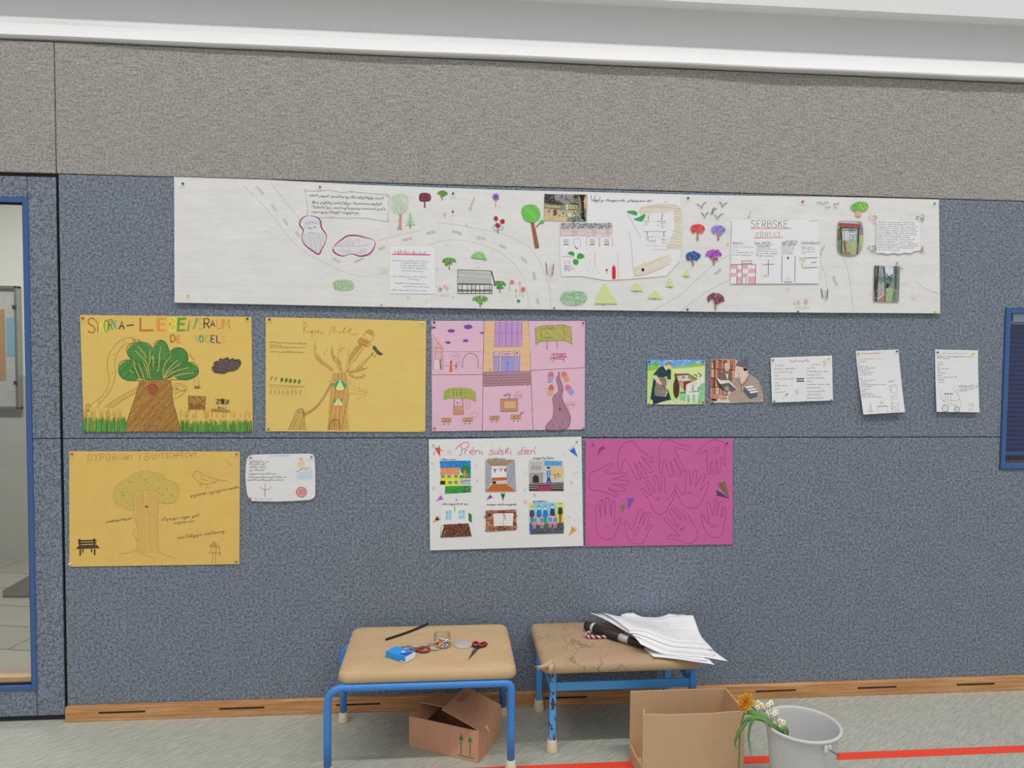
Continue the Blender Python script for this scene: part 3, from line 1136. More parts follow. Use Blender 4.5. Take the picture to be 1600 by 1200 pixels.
# speckles and confetti doodles
for x, y in ((795, 415), (612, 590), (900, 790), (530, 805), (675, 1055), (435, 1090)):
    k = BAN.ink('small_doodle', B3)
    k.ring(x, y, 6, 8, 0.5, (170, 168, 164), 7, .4)
    k.build()
k = BAN.ink('small_doodle', B3)
k.lines([[(270, 1055), (285, 1085)], [(265, 1060), (280, 1050)], [(20, 820), (60, 800), (85, 860)], [(30, 850), (70, 840)]], 0.5, (160, 158, 152))
k.build()

# pasted sheet with a pink headline
k = BAN.ink('glued_note', B3)
k.fill([(108, 600), (480, 602), (512, 640), (518, 900), (512, 1026), (106, 1022)], (214, 210, 212))
k.scrib(128, 735, 205, 735, 14, (150, 140, 150), 0.55)
for y, x0, x1 in ((738, 212, 455), (758, 212, 430), (780, 206, 425), (802, 205, 440), (828, 215, 420), (878, 135, 455), (903, 278, 378), (938, 155, 430), (966, 225, 460), (1000, 125, 435)):
    k.scrib(x0, y - 4, x1, y + 4, 13, (124, 116, 132), 0.5)
k.fill([(128, 668), (470, 672), (470, 684), (128, 678)], (206, 88, 132))
NOTE = k.build('pasted white note with pink underlined headline')
k = BAN.ink('headline_lettering', B3)
PKC = (160, 60, 104)
for st in ([(170, 650), (155, 648), (150, 655), (165, 662), (158, 670), (146, 668)], [(182, 635), (182, 670)], [(182, 660), (196, 648)], [(184, 658), (198, 670)], [(205, 632), (205, 668)],
           [(205, 655), (220, 642)], [(222, 650), (222, 668)], [(232, 660), (240, 650), (246, 668)], [(250, 632), (250, 668), (238, 660)], [(258, 660), (268, 652), (262, 670), (272, 666)],
           [(280, 655), (280, 672)], [(282, 658), (292, 654)], [(312, 658), (302, 656), (312, 668), (300, 670)], [(322, 640), (322, 672)], [(324, 662), (336, 652)], [(326, 662), (338, 672)],
           [(346, 656), (346, 672)], [(372, 640), (372, 670)], [(386, 655), (386, 672)], [(410, 658), (400, 658), (410, 668), (398, 672)], [(424, 645), (424, 672)], [(418, 655), (430, 655)]):
    k.line(st, 0.75, PKC)
k.build(under=NOTE)

# big green tree with red-brown trunk
k = BAN.ink('tree_drawing', B4)
k.fill([(295, 345), (325, 345), (345, 440), (372, 585), (334, 592), (315, 480)], (158, 96, 80))
k.hatch([(295, 345), (325, 345), (345, 440), (372, 585), (334, 592), (315, 480)], (124, 72, 60), 80, 1.5, 0.6)
k.line([(345, 390), (385, 350)], 1.5, (134, 80, 66))
po = [(210, 240), (225, 200), (270, 182), (320, 182), (360, 210), (380, 255), (372, 310), (335, 342), (290, 345), (240, 325), (218, 285)]
k.fill(po, (112, 186, 92), True)
k.hatch(po, (82, 160, 66), 45, 2.0, 0.7, 0.6, True, .2)
k.line(po, 0.6, (82, 150, 66), True, True)
k.ell(400, 342, 22, 18, (88, 170, 76), 10, 0, .15)
k.build()

# pasted photo of a house
P1 = Z(840, 295, 17.78)
k = BAN.ink('glued_photo', P1)
k.fill([(185, 145), (1365, 165), (1345, 915), (170, 880)], (132, 128, 110))
k.fill([(190, 150), (470, 165), (480, 300), (720, 420), (700, 450), (190, 420)], (58, 58, 66))
k.fill([(480, 165), (980, 170), (960, 390), (740, 430), (480, 290)], (140, 140, 148))
for i in range(26):
    k.ell(R_.uniform(500, 960), R_.uniform(180, 400), R_.uniform(14, 40), R_.uniform(12, 34), R_.choice([(112, 112, 96), (160, 158, 170), (92, 92, 88), (126, 122, 104)]), 8, 0, .3)
k.fill([(190, 430), (620, 470), (620, 560), (190, 520)], (168, 156, 126))
k.fill([(190, 400), (640, 450), (640, 470), (190, 435)], (96, 98, 78))
k.fill([(190, 520), (640, 560), (640, 590), (190, 545)], (70, 66, 52))
k.fill([(185, 545), (640, 590), (640, 790), (180, 800)], (196, 168, 136))
k.rect(285, 590, 355, 665, (84, 62, 58))
k.rect(300, 610, 345, 655, (150, 146, 150))
k.rect(435, 590, 525, 740, (66, 70, 64))
k.fill([(640, 590), (1120, 600), (1120, 800), (640, 790)], (164, 154, 124))
for x in (710, 870, 1020):
    k.ell(x, 690, 50, 80, (196, 188, 160), 14)
    k.ell(x, 680, 26, 50, (98, 96, 88), 12)
k.fill([(800, 440), (1110, 450), (1110, 590), (800, 580)], (112, 106, 74))
for y in (475, 535):
    for x in (830, 885, 940, 1000, 1060):
        k.rect(x, y - 20, x + 36, y + 26, (206, 196, 158))
k.fill([(900, 380), (1150, 425), (1140, 460), (900, 410)], (34, 36, 28))
k.fill([(780, 440), (830, 440), (830, 600), (940, 720), (930, 800), (820, 790), (840, 640), (780, 560)], (196, 196, 178))
k.fill([(175, 795), (820, 790), (830, 905), (170, 880)], (206, 174, 130))
k.fill([(820, 780), (1240, 810), (1345, 915), (830, 910)], (124, 132, 128))
for i in range(16):
    x, y = R_.uniform(1000, 1240), R_.uniform(700, 900)
    k.ell(x, y, R_.uniform(20, 50), R_.uniform(10, 22), R_.choice([(40, 54, 44), (66, 84, 70), (30, 38, 34), (118, 138, 122)]), 8, 0, .3)
k.fill([(1290, 230), (1365, 230), (1355, 560), (1280, 540)], (204, 164, 116))
k.fill([(1140, 165), (1330, 168), (1280, 330), (1290, 560), (1300, 760), (1340, 910), (1210, 830), (1215, 560), (1200, 300)], (34, 32, 34))
k.fill([(990, 168), (1140, 168), (1110, 290), (1060, 330), (990, 230)], (74, 66, 46))
k.fill([(1000, 300), (1110, 290), (1130, 370), (1010, 380)], (122, 112, 72))
k.dabs([(185, 150), (1360, 170), (1340, 905), (175, 875)], [(58, 58, 50), (150, 148, 132), (196, 188, 160), (96, 92, 80), (40, 42, 40)], 260, 1.6, .6)
k.build('pasted colour photo of an old house and dark tree')

# pasted outline drawing of the school with lettering across its top
k = BAN.ink('glued_drawing', B4)
k.fill([(570, 352), (822, 346), (826, 82), (1360, 95), (1700, 100), (1708, 480), (1690, 700), (1560, 850), (1200, 880), (1000, 890), (760, 850), (580, 855), (566, 640)], (212, 210, 211))
DRAW = k.build('pasted white drawing sheet')
k = BAN.ink('house_drawing', B4)
k.fill([(575, 352), (1050, 352), (1062, 405), (570, 408)], (168, 168, 170))
for i in range(150):
    x, y = R_.uniform(580, 1055), R_.uniform(354, 404)
    k.line([(x, y), (x + R_.uniform(-14, 14), y + R_.uniform(-12, 12))], 0.75, (54, 54, 58))
k.hatch([(570, 412), (1060, 412), (1060, 470), (570, 470)], (218, 190, 184), 2, 1.3, .8)
k.lines([[(570, 412), (1065, 412)], [(570, 470), (830, 472)], [(572, 412), (572, 470)], [(690, 440), (690, 475)], [(820, 430), (830, 475)]], 0.5, (182, 140, 138))
for x in (690, 870, 1000):
    k.lines([[(x, 420), (x + 34, 420), (x + 34, 462), (x, 462), (x, 420)], [(x + 17, 420), (x + 17, 462)], [(x, 440), (x + 34, 440)]], 0.45, (168, 130, 130))
for x in (815, 940):
    k.line([(x, 570), (x, 500), (x + 20, 480), (x + 60, 474), (x + 100, 482), (x + 118, 505), (x + 118, 575)], 0.9, (206, 160, 158), True)
for x in (605, 850, 985):
    k.lines([[(x, 505), (x + 40, 505), (x + 40, 550), (x, 550), (x, 505)], [(x + 13, 505), (x + 13, 550)], [(x + 27, 505), (x + 27, 550)], [(x, 528), (x + 40, 528)]], 0.45, (140, 132, 136))
    k.line([(x - 4, 556), (x + 44, 556)], 0.8, (104, 96, 100))
k.line([(698, 580), (698, 510), (730, 495), (760, 515), (760, 585)], 0.5, (180, 160, 162), True)
k.line([(710, 570), (720, 590), (738, 590)], 1.2, (80, 74, 78))
k.lines([[(590, 670), (650, 662), (690, 680)], [(610, 700), (620, 740)], [(640, 700), (650, 735)], [(660, 700), (662, 740)]], .6, (170, 150, 160))
for y in (760, 782, 800):
    k.scrib(605, y, 700 if y == 782 else 665, y + 3, 12, (120, 112, 122), 0.5)
for x in (800, 840, 890):
    k.line([(x, 640), (x + 10, 740), (x + 50, 830)], 0.45, (196, 194, 196), True)
k.build(under=DRAW)
for po in ([(640, 640), (665, 620), (700, 632), (695, 668), (680, 655)], [(725, 665), (750, 635), (792, 655), (785, 680), (735, 690)], [(690, 700), (720, 692), (742, 715), (725, 745), (694, 735)]):
    k = BAN.ink('leaf_drawing', B4)
    k.fill(po, (70, 160, 64), True)
    k.hatch(po, (52, 136, 48), 40, 1.4, .6)
    k.build(under=DRAW)
k = BAN.ink('red_marks_drawing', B5)
k.fill([(455, 770), (470, 758), (485, 770), (486, 865), (472, 880), (455, 868)], (196, 48, 58), True)
k.line([(471, 735), (471, 760)], .6, (140, 100, 100))
k.ell(404, 793, 11, 11, (196, 60, 68), 10)
k.line([(404, 800), (404, 835)], .6, (140, 120, 120))
k.build(under=DRAW)
k = BAN.ink('title_lettering', Z(915, 300, 14.55))
k.lines([[(115, 75), (150, 210), (225, 80)], [(185, 170), (195, 215), (225, 175), (215, 250)], [(240, 180), (250, 215), (275, 175), (262, 255)], [(320, 110), (310, 215), (330, 190)],
         [(360, 185), (365, 210), (350, 255)], [(375, 215), (400, 190), (410, 215)]], .75, (96, 92, 110), True)
k.scrib(460, 215, 880, 220, 52, (96, 92, 110), .7)
k.scrib(945, 225, 1325, 225, 48, (104, 100, 116), .65)
k.scrib(1385, 225, 1460, 225, 44, (104, 100, 116), .65)
k.line([(1490, 180), (1488, 225)], .7, (104, 100, 116))
k.build(under=DRAW)
k = BAN.ink('courtyard_plan_drawing', B5)
OR = (228, 204, 182)
k.hatch([(700, 240), (740, 190), (900, 165), (1060, 175), (1110, 215), (1105, 600), (960, 590), (1000, 500), (1040, 400), (1030, 240), (900, 250), (720, 270)], OR, 3, 1.4, 1.0, .35)
k.lines([[(720, 210), (900, 195), (1100, 225)], [(1035, 235), (1105, 240)], [(1020, 430), (1105, 435)], [(1045, 330), (1100, 310)], [(980, 560), (1105, 560)]], .5, (198, 154, 124), True)
k.build(under=DRAW)
k = BAN.ink('ramp_drawing', B5)
k.hatch([(660, 760), (820, 700), (980, 640), (1020, 700), (900, 780), (740, 850), (660, 840)], OR, -25, 1.4, 1.0, .4)
k.line([(660, 830), (690, 850), (860, 800), (1000, 730)], .5, (198, 160, 132), True)
k.ell(742, 792, 14, 16, (44, 36, 36), 12)
k.build(under=DRAW)
for po in ([(592, 245), (640, 236), (685, 245), (688, 278), (640, 270)], [(660, 315), (700, 300), (760, 270), (766, 290), (735, 335), (690, 330)]):
    k = BAN.ink('shrub_drawing', B5)
    k.fill(po, (60, 156, 84), True)
    k.build(under=DRAW)
k = BAN.ink('path_lines_drawing', B5)
k.lines([[(600, 262), (725, 490)], [(610, 420), (635, 560), (655, 800), (690, 850)], [(510, 630), (512, 890)], [(295, 620), (290, 760)]], .5, (170, 166, 166), True)
k.build(under=DRAW)
k = BAN.ink('window_plan_drawing', B5)
k.rect(748, 335, 958, 430, (218, 218, 222))
k.rect(768, 482, 972, 565, (218, 218, 222))
for x0, x1, y in ((760, 800, 345), (760, 790, 365), (760, 788, 382), (910, 950, 345), (910, 945, 362), (912, 940, 378), (915, 942, 398), (878, 895, 345), (878, 892, 378),
                  (775, 800, 492), (820, 850, 485), (775, 800, 505), (780, 855, 520), (800, 850, 535), (915, 955, 515), (920, 955, 540)):
    k.scrib(x0, y, x1, y, 9, (110, 110, 120), .5)
k.lines([[(748, 335), (960, 335), (960, 430), (748, 430)], [(768, 482), (972, 482), (972, 600)], [(820, 602), (960, 602)], [(862, 482), (862, 565)], [(915, 505), (955, 500), (955, 525), (915, 525), (915, 505)]], .4, (160, 160, 170))
k.lines([[(795, 280), (795, 322)], [(930, 262), (918, 325)], [(783, 435), (783, 470)], [(940, 432), (940, 478)]], .8, (64, 62, 66))
k.scrib(950, 158, 965, 158, 12, (140, 120, 120), .5)
k.build(under=DRAW)
# tall red-tipped plant
for z, c0, a, b in ((B4, (478, 850), (176, 74, 84), (84, 66, 74)), (B7, (945, 1010), (104, 104, 108), (84, 84, 88))):
    k = BAN.ink('plant_drawing', z)
    cx, cy = c0
    k.line([(cx, cy), (cx + 6, cy - 120 if z is B4 else cy - 90)], .5, (170, 160, 160))
    if z is B4:
        k.line([(cx, cy), (470, 920), (480, 1000)], .4, (180, 178, 176), True)
    else:
        k.line([(cx, cy), (cx + 8, cy + 30)], .5, (150, 150, 150))
    for i in range(12):
        s_ = -1 if i % 2 else 1
        yy = cy - 6 - i * (9 if z is B4 else 7)
        x_ = cx + s_ * (14 + (i * 37 % 24)) * (1 if z is B4 else .8)
        k.line([(x_, yy), (x_ + s_ * 9, yy - 22)], .95, a if i % 3 else b)
        k.line([(cx + 2, yy + 22), (x_, yy)], .3, (184, 176, 174))
    k.build()
# oval green bush
k = BAN.ink('bush_drawing', B4)
po = [(568, 1050), (590, 1010), (660, 990), (740, 988), (800, 1010), (820, 1050), (795, 1090), (730, 1118), (650, 1120), (590, 1095)]
k.hatch(po, (164, 194, 160), 8, 1.1, 1.0, .4, True)
k.dabs(po, [(104, 150, 108), (92, 138, 98), (130, 170, 128)], 110, 2.4, .7, None, True)
k.build()
# pale green paper triangles (fir trees)
for pts, d in (([(378, 912), (505, 1108), (285, 1108)], (375, 1118)), ([(683, 903), (745, 988), (625, 986)], (678, 992)), ([(858, 985), (925, 1062), (778, 1056)], (848, 1066)),
               ([(992, 860), (1033, 948), (952, 945)], (992, 958)), ([(1150, 782), (1188, 852), (1108, 848)], (1146, 862))):
    k = BAN.ink('paper_triangle', B5)
    k.fill(pts, (196, 208, 148))
    k.hatch(pts, (180, 196, 128), 15, 2, .8, .4)
    k.ell(d[0], d[1], 6, 4, (96, 84, 66), 8)
    k.build()
# birds
for st in ([(290, 115), (320, 130), (332, 158), (350, 112), (380, 98)], [(500, 92), (520, 110), (530, 150), (545, 115), (575, 102)], [(330, 192), (352, 215), (362, 248), (375, 210), (398, 190)],
           [(455, 215), (470, 230), (480, 262), (500, 225), (535, 202)], [(455, 145), (435, 170), (428, 205), (450, 170), (480, 152)], [(414, 205), (430, 206), (445, 198)]):
    k = BAN.ink('bird_doodle', B6)
    k.line(st, 1.0, (70, 72, 70))
    k.build()
for st in ([(870, 98), (905, 100), (935, 115), (950, 102), (985, 95)], [(950, 135), (972, 152), (985, 142), (1003, 140)], [(1028, 115), (1050, 118), (1075, 108)], [(1030, 142), (1048, 150), (1058, 140)]):
    k = BAN.ink('bird_doodle', B7)
    k.line(st, .8, (92, 94, 94))
    k.build()
k = BAN.ink('bird_doodle', B8)
k.line([(70, 112), (92, 118), (125, 102)], .8, (92, 94, 94))
k.build()
# five small coloured trees
for c, rx, ry, a, b, th in (((295, 350), 62, 44, (216, 84, 84), (196, 60, 66), 105), ((490, 358), 62, 40, (146, 128, 200), (124, 104, 184), 96), ((250, 605), 62, 40, (58, 96, 156), (46, 78, 136), 88),
                            ((445, 592), 70, 46, (168, 84, 184), (146, 66, 164), 92), ((458, 1000), 74, 46, (130, 72, 88), (108, 56, 72), 104)):
    k = BAN.ink('tree_drawing', B6)
    twig_tree(k, c, rx, ry, a, b, (158, 108, 84), th, 22, 12, 9)
    k.build()
# pasted newspaper sheet
k = BAN.ink('glued_newspaper', B7)
k.fill([(78, 262), (890, 262), (896, 640), (880, 860), (60, 862), (66, 600)], (213, 211, 215))
NEWS = k.build('pasted white newspaper page')
k = BAN.ink('title_lettering', B7)
k.text('SERBSKE', 258, 336, 66, (104, 108, 108), .95, 51)
k.line([(244, 346), (634, 344)], 1.0, (208, 92, 96))
k.build(under=NEWS)
k = BAN.ink('title_lettering', B7)
k.text('NOWINY', 300, 420, 44, (108, 108, 114), .75, 41)
k.line([(280, 432), (552, 428)], 1.1, (208, 80, 88))
k.build(under=NEWS)
k = BAN.ink('column_text', B7)
for x0, x1, y in ((82, 190, 490), (285, 455, 490), (310, 430, 518), (540, 680, 482), (540, 665, 505), (722, 888, 488)):
    k.scrib(x0, y, x1, y - 4, 22, (96, 96, 104), .6)
    k.line([(x0, y + 6), (x1, y + 4)], .5, (120, 120, 126))
for x0, x1, y in ((80, 270, 520), (80, 130, 548), (80, 275, 572), (80, 265, 596), (305, 490, 540), (305, 490, 560), (300, 490, 582), (296, 460, 604), (535, 660, 530), (535, 640, 548), (535, 645, 566), (535, 650, 582),
                  (728, 840, 522), (728, 850, 540), (728, 865, 565), (728, 755, 582)):
    k.scrib(x0, y, x1, y + 5, 13, (142, 140, 160), .5)
k.scrib(805, 276, 888, 274, 10, (140, 140, 146), .5)
k.build(under=NEWS)
k = BAN.ink('checkered_tower_drawing', B7)
PKK = (228, 166, 176)
for x0, y0, x1, y1 in ((62, 682, 115, 722), (120, 724, 168, 760), (58, 762, 112, 796), (172, 682, 222, 722), (226, 722, 292, 760), (176, 764, 220, 795), (115, 796, 165, 862), (222, 796, 292, 862)):
    k.rect(x0, y0, x1, y1, PKK)
    k.hatch([(x0, y0), (x1, y0), (x1, y1), (x0, y1)], (216, 142, 156), 90, 1.3, .6)
k.lines([[(62, 682), (298, 682)], [(120, 682), (118, 862)], [(168, 648), (168, 862)], [(296, 682), (292, 864)], [(172, 648), (258, 648), (258, 682)], [(172, 672), (256, 672)], [(168, 796), (202, 796), (202, 862)]], .8, (96, 92, 98))
k.build(under=NEWS)
k = BAN.ink('cross_drawing', B7)
k.line([(414, 640), (413, 776)], .9, (94, 92, 98))
k.line([(362, 682), (466, 680)], .9, (94, 92, 98))
k.scrib(366, 786, 440, 786, 12, (140, 140, 146), .5)
k.scrib(372, 802, 405, 802, 10, (140, 140, 146), .5)
k.lines([[(350, 640), (348, 840)], [(350, 640), (478, 638)]], .35, (190, 190, 194))
k.build(under=NEWS)
k = BAN.ink('hall_drawing', B7)
k.line([(543, 600), (536, 850)], .9, (104, 104, 110))
k.line([(665, 602), (660, 850)], .9, (104, 104, 110))
k.ell(598, 622, 9, 12, (72, 72, 76), 10)
for i in range(7):
    k.ring(562 + i * 11, 846, 5, 5, .5, (120, 120, 124), 8)
k.lines([[(575, 820), (598, 795), (622, 820), (575, 820)]], .45, (160, 160, 164))
k.build(under=NEWS)
k = BAN.ink('sign_drawing', B7)
k.lines([[(708, 622), (875, 618)], [(728, 668), (732, 715), (875, 708)], [(815, 665), (862, 660)]], 1.0, (110, 108, 112))
k.hatch([(700, 618), (770, 620), (755, 662), (705, 655)], (224, 190, 170), 30, 1.3, .8)
k.hatch([(750, 690), (810, 672), (805, 690), (760, 702)], (200, 212, 220), 10, 1.3, .8)
k.build(under=NEWS)
for st, dots in (([(270, 182), (248, 185), (240, 235)], ((234, 236),)), ([(40, 478), (36, 498)], ((32, 498),)), ([(905, 590), (918, 545), (940, 512)], ((938, 515), (920, 540), (908, 586))), ([(600, 888), (590, 925)], ())):
    k = BAN.ink('music_note_doodle', B7)
    k.line(st, .6, (150, 148, 146))
    for x, y in dots:
        k.ell(x, y, 7, 6, (140, 136, 134), 8)
    k.build()
k = BAN.ink('flower_drawing', B7)
for x, y, r, c in ((652, 1034, 10, (232, 198, 194)), (692, 1032, 15, (230, 172, 170)), (765, 1025, 18, (230, 166, 158))):
    k.ell(x, y, r, r, c, 10, 0, .15)
    k.ring(x, y, r * .5, r * .5, .5, (206, 130, 126), 9)
k.line([(655, 1078), (800, 1080)], .8, (164, 194, 176))
k.lines([[(692, 1048), (702, 1078)], [(765, 1044), (752, 1078)]], .5, (164, 194, 176))
k.build()
# green tree by the top right corner, photo of a telephone box, wall of text, path photo, curl doodles
k = BAN.ink('tree_drawing', B8)
k.fill([(275, 182), (330, 182), (322, 232), (276, 228)], (222, 156, 148))
po = [(230, 150), (245, 120), (285, 98), (330, 95), (385, 108), (392, 145), (370, 172), (320, 180), (270, 178)]
k.fill(po, (112, 174, 86), True)
k.hatch(po, (84, 150, 66), 35, 1.9, .7, .5, True, .2)
k.hatch([(300, 115), (380, 110), (375, 165), (320, 172)], (160, 190, 90), 60, 1.8, .7, .5, True)
k.build()
P2 = Z(1300, 335, 17.15)
k = BAN.ink('glued_photo', P2)
po = [(215, 190), (640, 188), (760, 210), (800, 320), (812, 560), (800, 780), (750, 960), (640, 1080), (430, 1112), (230, 1080), (130, 970), (118, 700), (130, 400), (150, 230)]
k.fill(po, (150, 148, 138), True)
k.fill([(130, 400), (215, 340), (215, 1060), (135, 965), (120, 700)], (92, 98, 76))
k.fill([(125, 700), (215, 700), (215, 1060), (140, 960)], (112, 130, 78))
k.fill([(690, 380), (770, 300), (808, 420), (808, 560), (700, 560)], (128, 128, 124))
k.fill([(740, 565), (812, 565), (800, 780), (765, 900), (735, 820)], (160, 184, 92))
k.fill([(215, 205), (640, 200), (650, 240), (190, 235)], (176, 178, 184))
k.fill([(160, 235), (740, 275), (740, 355), (150, 330)], (150, 74, 70))
k.fill([(215, 345), (730, 365), (730, 395), (215, 378)], (44, 34, 34))
k.fill([(250, 380), (650, 395), (620, 710), (240, 700)], (172, 176, 178))
k.fill([(330, 460), (600, 460), (605, 700), (330, 700)], (186, 194, 196))
k.fill([(245, 710), (630, 725), (620, 1075), (230, 1060)], (158, 160, 134))
k.fill([(500, 730), (620, 730), (620, 960), (480, 950)], (150, 178, 118))
k.fill([(270, 715), (340, 715), (360, 1000), (300, 1060)], (122, 94, 70))
k.fill([(230, 1000), (480, 1020), (470, 1105), (240, 1085)], (138, 118, 88))
k.line([(215, 340), (235, 700), (220, 1060)], 1.7, (46, 42, 42))
k.line([(690, 380), (670, 800), (640, 1070)], 1.7, (46, 42, 44))
k.line([(655, 400), (655, 800)], .8, (80, 76, 78))
for y in (425, 490, 570, 630, 690):
    k.scrib(430, y, 590, y, 26, (74, 76, 82), .7)
k.line([(240, 430), (640, 435)], 1.2, (56, 56, 60))
k.dabs(po, [(70, 74, 62), (176, 178, 168), (120, 120, 110), (130, 150, 96)], 130, 1.6, .5, 85, True)
k.build('pasted rounded photo of a telephone box with red top')
k = BAN.ink('glued_text_sheet', Z(1360, 335, 17.14))
k.fill([(140, 180), (1240, 185), (1300, 330), (1310, 960), (1130, 1000), (1040, 1050), (880, 1030), (740, 1070), (600, 1040), (420, 1070), (280, 1040), (130, 1040)], (219, 218, 220))
for i in range(14):
    y = 228 + i * 57
    k.scrib(160, y, [1160, 1170, 1230, 1210, 1215, 1205, 1180, 1030, 1160, 1110, 1220, 1240, 1120, 780][i], y + 12, 40, (132, 130, 148), .55)
k.build('pasted handwritten sheet with torn lower edge')
P3 = Z(1355, 410, 17.15)
k = BAN.ink('glued_photo', P3)
k.fill([(158, 95), (838, 112), (800, 1060), (125, 1045)], (128, 132, 126))
k.fill([(440, 105), (690, 105), (640, 390), (450, 370)], (196, 200, 214))
k.fill([(220, 105), (440, 105), (450, 370), (280, 390), (220, 300)], (142, 142, 150))
k.fill([(270, 390), (650, 390), (600, 560), (260, 560)], (96, 128, 112))
k.fill([(560, 400), (650, 420), (600, 540), (540, 510)], (56, 116, 106))
k.fill([(250, 560), (460, 560), (420, 860), (230, 980)], (158, 150, 152))
k.fill([(460, 560), (580, 570), (520, 690), (450, 690)], (52, 60, 60))
k.fill([(400, 850), (460, 830), (450, 1055), (200, 1045)], (166, 118, 100))
k.fill([(225, 970), (430, 840), (440, 870), (230, 1010)], (206, 172, 152))
k.fill([(460, 720), (600, 670), (660, 760), (620, 1055), (450, 1055)], (146, 172, 128))
k.fill([(650, 780), (740, 770), (690, 1058), (610, 1055)], (96, 126, 76))
k.fill([(660, 110), (838, 112), (812, 740), (700, 760), (650, 650)], (112, 122, 120))
k.fill([(700, 110), (760, 110), (740, 720), (690, 720)], (74, 86, 84))
k.fill([(158, 95), (280, 100), (235, 760), (215, 1045), (170, 1040), (140, 700)], (58, 58, 54))
k.fill([(190, 110), (225, 110), (220, 380), (175, 390)], (120, 122, 110))
k.fill([(380, 110), (430, 150), (450, 380), (420, 400)], (70, 72, 78))
k.line([(425, 380), (435, 700), (425, 1055)], 1.3, (66, 62, 62))
k.line([(270, 520), (285, 900)], .8, (176, 172, 170))
k.line([(395, 520), (360, 720)], .8, (180, 176, 174))
for i in range(12):
    k.ell(R_.uniform(480, 620), R_.uniform(330, 470), R_.uniform(14, 34), R_.uniform(12, 28), R_.choice([(60, 96, 88), (84, 120, 104), (68, 76, 80)]), 8, 0, .3)
k.dabs([(165, 105), (830, 118), (795, 1050), (130, 1040)], [(60, 66, 62), (176, 180, 178), (110, 118, 108), (126, 150, 112)], 170, 1.7, .5, 85)
k.build('pasted colour photo of a park path between trees')
for x, y, r, a0, c in ((415, 238, 18, 1.2, (226, 150, 168)), (452, 242, 16, 3.4, (110, 96, 116)), (440, 282, 17, 3.6, (206, 120, 130)), (858, 245, 13, 1.6, (60, 64, 70)), (900, 235, 17, 3.6, (104, 150, 160)),
                       (890, 265, 14, 3.4, (52, 58, 64)), (404, 528, 16, 1.4, (92, 150, 172)), (440, 528, 17, 3.8, (70, 70, 78)), (426, 565, 14, 3.2, (110, 70, 84)), (888, 528, 13, 4.8, (112, 66, 86)),
                       (884, 555, 12, 5.2, (140, 70, 92)), (918, 545, 15, 0.4, (228, 168, 178)), (665, 675, 13, 1.4, (70, 92, 124)), (705, 712, 13, 0.6, (92, 160, 176)), (816, 980, 18, .3, (232, 164, 168))):
    k = BAN.ink('curl_doodle', B8)
    k.line([(x + r * math.cos(a0 + i * .5), y + r * math.sin(a0 + i * .5)) for i in range(9)], 1.0, c, True)
    k.build()
k = BAN.ink('pencil_mark', B8)
k.line([(385, 960), (425, 940)], .6, (180, 184, 170))
k.build()
k = BAN.ink('pencil_mark', B8)
k.line([(690, 865), (755, 850)], .6, (180, 178, 174))
k.build()

for u, v, c, wh in ((286, 287, 'navy blue', 'at the top left corner of the long white banner'), (500, 292, 'red', 'on the banner top above the framed handwriting'),
                    (294, 461, 'yellow', 'at the bottom left corner of the long white banner'), (596, 475, 'yellow', 'on the banner bottom edge left of the pink headline note'),
                    (708, 302, 'navy blue', 'on the banner top beside the small green tree'), (866, 481, 'grey', 'on the banner bottom edge left of the oval green bush'),
                    (1075, 309.5, 'black', 'on the banner top left of the flock of birds'), (1074, 483.5, 'black', 'on the banner bottom left of the dark red tree'),
                    (1254, 315, 'red', 'on the banner top above the pasted newspaper page'), (1246, 487, 'green', 'on the banner bottom below the pink flowers'),
                    (1460, 318, 'grey', 'at the top right corner of the long white banner'), (1461, 486.5, 'yellow', 'at the bottom right corner of the long white banner')):
    push_pin(u, v, c, wh, 0.0045 + ban_lift(u, v))
# ------------------------------------------------------------------ coloured posters
def corner_pins(short, spots):
    for u, v, c, wh in spots:
        push_pin(u, v, c, 'in the %s corner of the %s' % (wh, short))


YEL = (212, 178, 98)
# --- yellow poster: great tree
Y1 = Z(115, 480, 5.517)
S = Sheet('poster', 'yellow poster of a big green tree with grass and multicoloured lettering', 'poster', [(125, 492), (393, 495)], [(131, 674.5), (395, 673)], YEL, 'hand drawn posters')
k = S.ink('title_lettering', Y1)
cols = [(166, 98, 54), (176, 112, 58), (240, 216, 84), (116, 160, 72), (88, 124, 62), (98, 156, 124)]
xs = [125, 190, 228, 265, 305, 348]
hs = [(218, 122), (220, 110), (218, 110), (214, 104), (196, 90), (190, 76)]
for ch, x, c, (y, h) in zip('SYKORK', xs, cols, hs):
    k.text(ch, x, y, h, c, 2.0 if ch in 'SO' else 1.7, xs=.62 if ch != 'S' else .95)
k.text('A', 394, 190, 70, (74, 58, 84), 2.2)
k.line([(455, 160), (520, 152)], 2.2, (92, 70, 92))
k.fill([(568, 90), (584, 90), (584, 192), (686, 190), (690, 208), (568, 208)], (186, 104, 58))
k.fill([(712, 92), (795, 88), (795, 106), (745, 110), (745, 138), (788, 136), (788, 154), (745, 158), (745, 192), (796, 190), (796, 208), (715, 210)], (222, 146, 70))
k.text('B', 828, 206, 112, (234, 206, 70), 3.0)
k.fill([(894, 92), (970, 88), (970, 108), (920, 112), (918, 136), (958, 134), (958, 154), (915, 156), (912, 190), (966, 188), (964, 208), (888, 210)], (104, 150, 58))
k.line([(986, 206), (1000, 110), (1034, 192), (1065, 95)], 2.1, (84, 128, 76))
k.text('S', 1074, 186, 88, (150, 172, 96), 1.5)
k.text('R', 1126, 182, 84, (108, 66, 62), 2.0)
k.text('A', 1182, 168, 56, (84, 60, 88), 2.0)
k.text('U', 1236, 186, 82, (206, 140, 80), 1.8, )
k.text('M', 1290, 188, 84, (206, 128, 88), 1.8)
k.build('multicoloured hand lettered title')
k = S.ink('subtitle_lettering', Y1)
